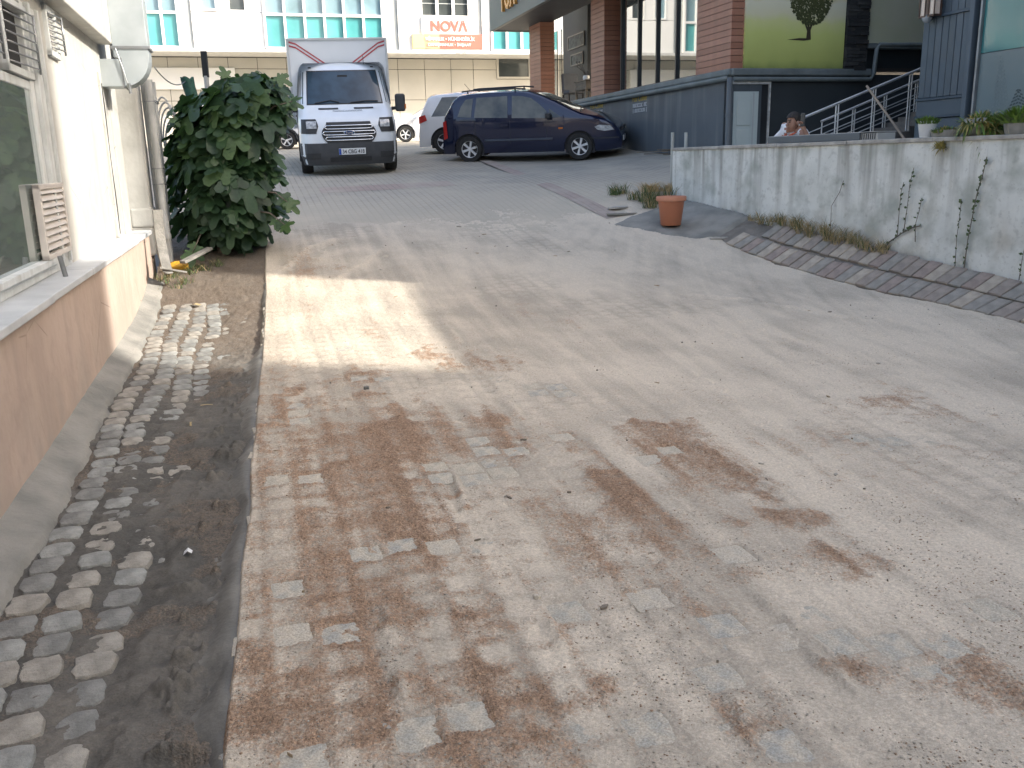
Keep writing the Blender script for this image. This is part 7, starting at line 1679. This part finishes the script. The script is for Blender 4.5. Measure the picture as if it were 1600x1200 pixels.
for i in range(9):
    th = math.pi * i / 8; rows.append([yb + Vector((.125 * math.sin(th) * math.cos(a) * (1 + .18 * math.sin(3 * a + i)), .09 * math.sin(th) * math.sin(a) * (1 + .15 * math.cos(2 * a + i)), .05 + .055 * math.cos(th) * (1 + .2 * math.sin(4 * a)))) for a in np.linspace(0, 2 * math.pi, 17)])
m.grid(rows, flip=True); tag(m.build('plastic_bag', mat('yellow_plastic_bag', (.62, .36, .03), (.50, .26, .02), scale=12, rough=.4, bump=.5, bscale=25), None, smooth=60), 'crumpled yellow plastic bag at the foot of the drain pipe', 'bag')
# ------------------------------------------------------------------ grasses and weeds
M_STRAW = mat('dry_straw', (.40, .31, .16), (.30, .23, .11), scale=20, rough=.8); M_GRN = mat('weed_green', (.07, .11, .03), (.045, .075, .02), scale=20, rough=.7)
def blades(mb, c, n, rad, h, seed, mi=(0,), lean=.5, wd=.004):
    q = random.Random(seed)
    for i in range(n):
        t = q.uniform(0, 6.28); r = rad * q.random() ** .5; b0 = Vector(c) + Vector((r * math.cos(t), r * math.sin(t), 0)); hh = h * q.uniform(.4, 1.1); d = Vector((q.uniform(-1, 1), q.uniform(-1, 1), 0)) * lean * hh; tip = b0 + d + Vector((0, 0, hh)); md = b0 + d * .35 + Vector((0, 0, hh * .6)); s_ = Vector((math.cos(t + 1.5), math.sin(t + 1.5), 0)) * wd
        mb.add([b0 - s_, b0 + s_, md + s_ * .7, tip, md - s_ * .7], [(0, 1, 2, 4), (4, 2, 3)], q.choice(mi))
m = MB()
for i in range(46):
    a = PAR.sz(1180 + 215 * (i / 45), 370, .03)[0] + random.uniform(-.05, .05); o = random.uniform(.02, .14); c = bank_pt(a, o, .005); blades(m, c, 26, .07, .17 * (.5 + .7 * math.sin(math.pi * min(1, i / 45 * 1.05)) + .2 * random.random()), 300 + i, (0, 0, 0, 1), .9, .0035)
tag(m.build('dry_grass', [M_STRAW, M_GRN]), 'dry straw coloured grass along the foot of the parapet', 'grass', kind='stuff')
m = MB()
for k, (px, py, n, h) in enumerate(((255, 440, 60, .14), (268, 432, 60, .12), (290, 440, 50, .10), (300, 425, 60, .14), (318, 420, 60, .12), (275, 448, 40, .08), (340, 412, 50, .12), (240, 452, 30, .08))): c = gp(px, py); blades(m, c + Vector((0, 0, -.03)), n, .10, h, 400 + k, (0, 1, 1), 1.0, .004)
tag(m.build('weeds_and_straw', [M_STRAW, M_GRN]), 'dry weeds and straw in the corner below the drain pipes', 'weeds', kind='stuff')
m = MB()
for k, (px, py, n, h) in enumerate(((960, 305, 60, .22), (972, 303, 50, .2), (1008, 315, 90, .30), (1016, 325, 70, .28), (990, 312, 60, .16), (1025, 318, 60, .22), (1045, 312, 30, .3))): c = gp(px, py); blades(m, c, n, .12, h, 500 + k, (0, 1, 1), .7, .006)
tag(m.build('weeds_by_pot', [M_STRAW, M_GRN]), 'green and dry weeds growing behind the terracotta pot', 'weeds', kind='stuff')
sp = gp(1036, 297); m = MB()
for i in range(9): blades(m, sp + Vector((random.uniform(-.25, .25), random.uniform(-.15, .15), -.02)), 40, .14, .16, 600 + i, (0,), 1.6, .006)
tag(m.build('straw_heap', [mat('pale_straw', (.55, .40, .20), (.45, .32, .15), rough=.8)]), 'small heap of pale straw at the end of the parapet', 'straw')
# climbing stems on the parapet
def stem(label, pts, seed, leaves=10, off=.03, r=.006, leafy=.03):
    q = random.Random(seed); w = [PAR.pt(*PAR.sz(px, py, off), off) for px, py in pts]; T = thing('wall_weed', label, 'weed', w[0], group='weeds growing up the parapet')
    m = MB(); m.tube(w, [r] + [r * .6] * (len(w) - 1), 5); m.build('stem', M_BRA, T)
    m = MB()
    for i in range(leaves):
        k = q.randrange(len(w) - 1); t = q.random(); c = w[k] * (1 - t) + w[k + 1] * t; d = Vector((PAR.D[0] * q.uniform(-1, 1), PAR.D[1] * q.uniform(-1, 1), q.uniform(.0, 1))).normalized() * leafy * q.uniform(.6, 1.6); s_ = Vector((PAR.N[0], PAR.N[1], .3)).normalized().cross(d) * .35
        m.add([c, c + d * .5 + s_, c + d, c + d * .5 - s_], [(0, 1, 2, 3)])
    m.build('leaves', [M_GRN], T)
stem('single bare dark twig on the wall above the dry grass', [(1297, 384), (1298, 350), (1299, 322), (1312, 300), (1318, 282)], 1, 4)
stem('leftmost upright stem of the weed cluster on the parapet', [(1402, 368), (1405, 330), (1408, 300), (1412, 285)], 2, 14)
stem('tallest stem of the weed cluster on the parapet', [(1412, 362), (1418, 320), (1422, 285), (1428, 262)], 3, 18)
stem('right hand stem of the weed cluster on the parapet', [(1430, 378), (1430, 352), (1436, 330), (1440, 312)], 4, 14)
stem('slanting dark root across the parapet below the weed cluster', [(1375, 396), (1390, 378), (1408, 365), (1425, 356), (1438, 353)], 5, 34, .02, .012, .035)
stem('tall leafy vine climbing the parapet', [(1506, 420), (1512, 375), (1520, 335), (1526, 305), (1535, 275), (1542, 245)], 6, 60, .03, .008, .035)
stem('thin vine just left of the tall leafy vine', [(1492, 416), (1495, 370), (1500, 335), (1502, 312)], 7, 22, .03, .005, .03)
stem('stem at the right edge of the picture on the parapet', [(1592, 438), (1598, 400), (1604, 375)], 8, 10, .03, .005, .03)
# ------------------------------------------------------------------ terracotta pot and small litter
pp = gp(1048, 355); pz = float(bank_z(np.array([pp.x]), np.array([pp.y]))[0]) + .03
k = .192 / .20; TP = thing('terracotta_pot', 'empty terracotta coloured pot on the mortar by the parapet end', 'pot', Vector((pp.x, pp.y, pz))); M_TER = mat('terracotta_plastic', (.44, .165, .085), (.38, .14, .075), scale=3, rough=.55, rvar=.08)
m = MB(); m.lathe([(.135, 0), (.14, .005), (.180, .325), (.182, .33), (.170, .33), (.165, .32), (.125, .02), (.004, .02)], 32, (pp.x, pp.y, pz)); m.build('body', M_TER, TP, smooth=50)
m = MB(); m.lathe([(.181, .33), (.203, .335), (.210, .355), (.210, .385), (.203, .40), (.190, .40), (.183, .385), (.172, .33)], 32, (pp.x, pp.y, pz), cap=False); m.build('rim', mat('worn_terracotta_rim', (.52, .24, .15), (.46, .19, .11), scale=6, rough=.6), TP, smooth=50)
def slab_piece(name, label, cat, p, L_, W_, H_, rz, mt, group=None):
    m = MB(); q = random.Random(int(p.x * 1000)); n = 7; a = [2 * math.pi * i / n for i in range(n)]; vs = [(L_ / 2 * math.cos(t) * q.uniform(.8, 1.1), W_ / 2 * math.sin(t) * q.uniform(.8, 1.1)) for t in a]
    c, s_ = math.cos(rz), math.sin(rz); V = [(p.x + x * c - y * s_, p.y + x * s_ + y * c, p.z + z) for z in (0, H_) for x, y in vs]
    m.add(V, [tuple(range(n))[::-1], tuple(range(n, 2 * n))] + [(i, (i + 1) % n, n + (i + 1) % n, n + i) for i in range(n)]); return tag(m.build(name, mt, None, bevel=min(H_, .01) * .4), label, cat, group)
slab_piece('concrete_fragment', 'flat broken concrete piece left of the weeds near the pot', 'rubble', gp(965, 326), .34, .2, .03, .1, M_COP, 'broken slabs by the pot')
slab_piece('concrete_fragment', 'longer broken slab in front of the other by the pot', 'rubble', gp(972, 336), .5, .16, .03, .05, M_CEM, 'broken slabs by the pot')
slab_piece('concrete_fragment', 'thin pale strip of broken mortar at the patch edge', 'rubble', gp(1122, 374), .28, .08, .03, .1, M_COP, 'broken slabs by the pot')
slab_piece('stone', 'lone pale stone on the sand in the foreground', 'stone', gp(840, 937) , .032, .024, .02, .3, M_PAVE[2])
slab_piece('stone', 'small pale stone just below the lone foreground stone', 'stone', gp(881, 1014) , .03, .02, .016, .9, M_PAVE[2])
slab_piece('stone', 'small brown stone on the sand below the sunlit patch', 'stone', gp(573, 610) , .05, .04, .03, .9, M_COB[2])
M_PAPER = mat('white_paper', (.78, .78, .76), rough=.7)
def litter(label, px, py, L_, W_, rz, dz, fold=.01, mt=M_PAPER, name='paper_scrap'):
    p = gp(px, py); p.z += dz; c, s_ = math.cos(rz), math.sin(rz); m = MB(); th = .0015
    V = [(x, y, z) for z0 in (0, th) for x, y, z in ((-L_ / 2, -W_ / 2, z0), (0, -W_ / 2 * .8, z0 + fold), (L_ / 2, -W_ / 2, z0 + .3 * fold), (L_ / 2, W_ / 2, z0 + .2 * fold), (0, W_ / 2, z0 + 1.3 * fold), (-L_ / 2, W_ / 2, z0 + .2 * fold))]
    m.add([(p.x + x * c - y * s_, p.y + x * s_ + y * c, p.z + z) for x, y, z in V], [(6, 7, 10, 11), (7, 8, 9, 10), (0, 5, 4, 1), (1, 4, 3, 2)] + [(i, (i + 1) % 6, 6 + (i + 1) % 6, 6 + i) for i in range(6)])
    return tag(m.build(name, mt), label, 'litter', 'scraps of litter')
litter('folded white paper scrap in the muddy gutter', 292, 849, .034, .03, .2, -.045, .014)
litter('thin pale stick lying in the upper gutter', 297, 653, .09, .012, 1.9, -.04, .004, M_STRAW, 'stick')
litter('short pale stick beside the gutter stones', 322, 624, .08, .012, .1, -.04, .004, M_STRAW, 'stick')
litter('white wrapper on the brick bank near the right edge', 1540, 472, .10, .06, .4, .05, .02)
litter('pale leaf scrap at the top of the cobbles', 305, 474, .12, .05, -.4, -.02, .015, M_STRAW, 'dry_leaf')
litter('white scrap among the bricks below the vine', 1480, 455, .05, .03, 0, .04, .01)
m = MB(); c = gp(1030, 243)
for i in range(7):
    p0 = c + Vector((random.uniform(-.5, .4), random.uniform(-.3, .3), .02 + .02 * i)); plank(['lowest', 'second lowest', 'third', 'fourth', 'fifth', 'sixth', 'topmost'][i] + ' thin stick of the pile behind the parapet end', p0, p0 + Vector((random.uniform(.5, .8), random.uniform(-.25, .1), 0)), .03, .02, M_OLDW, 'wood_stick')['group'] = 'sticks piled at the foot of the cafe wall'
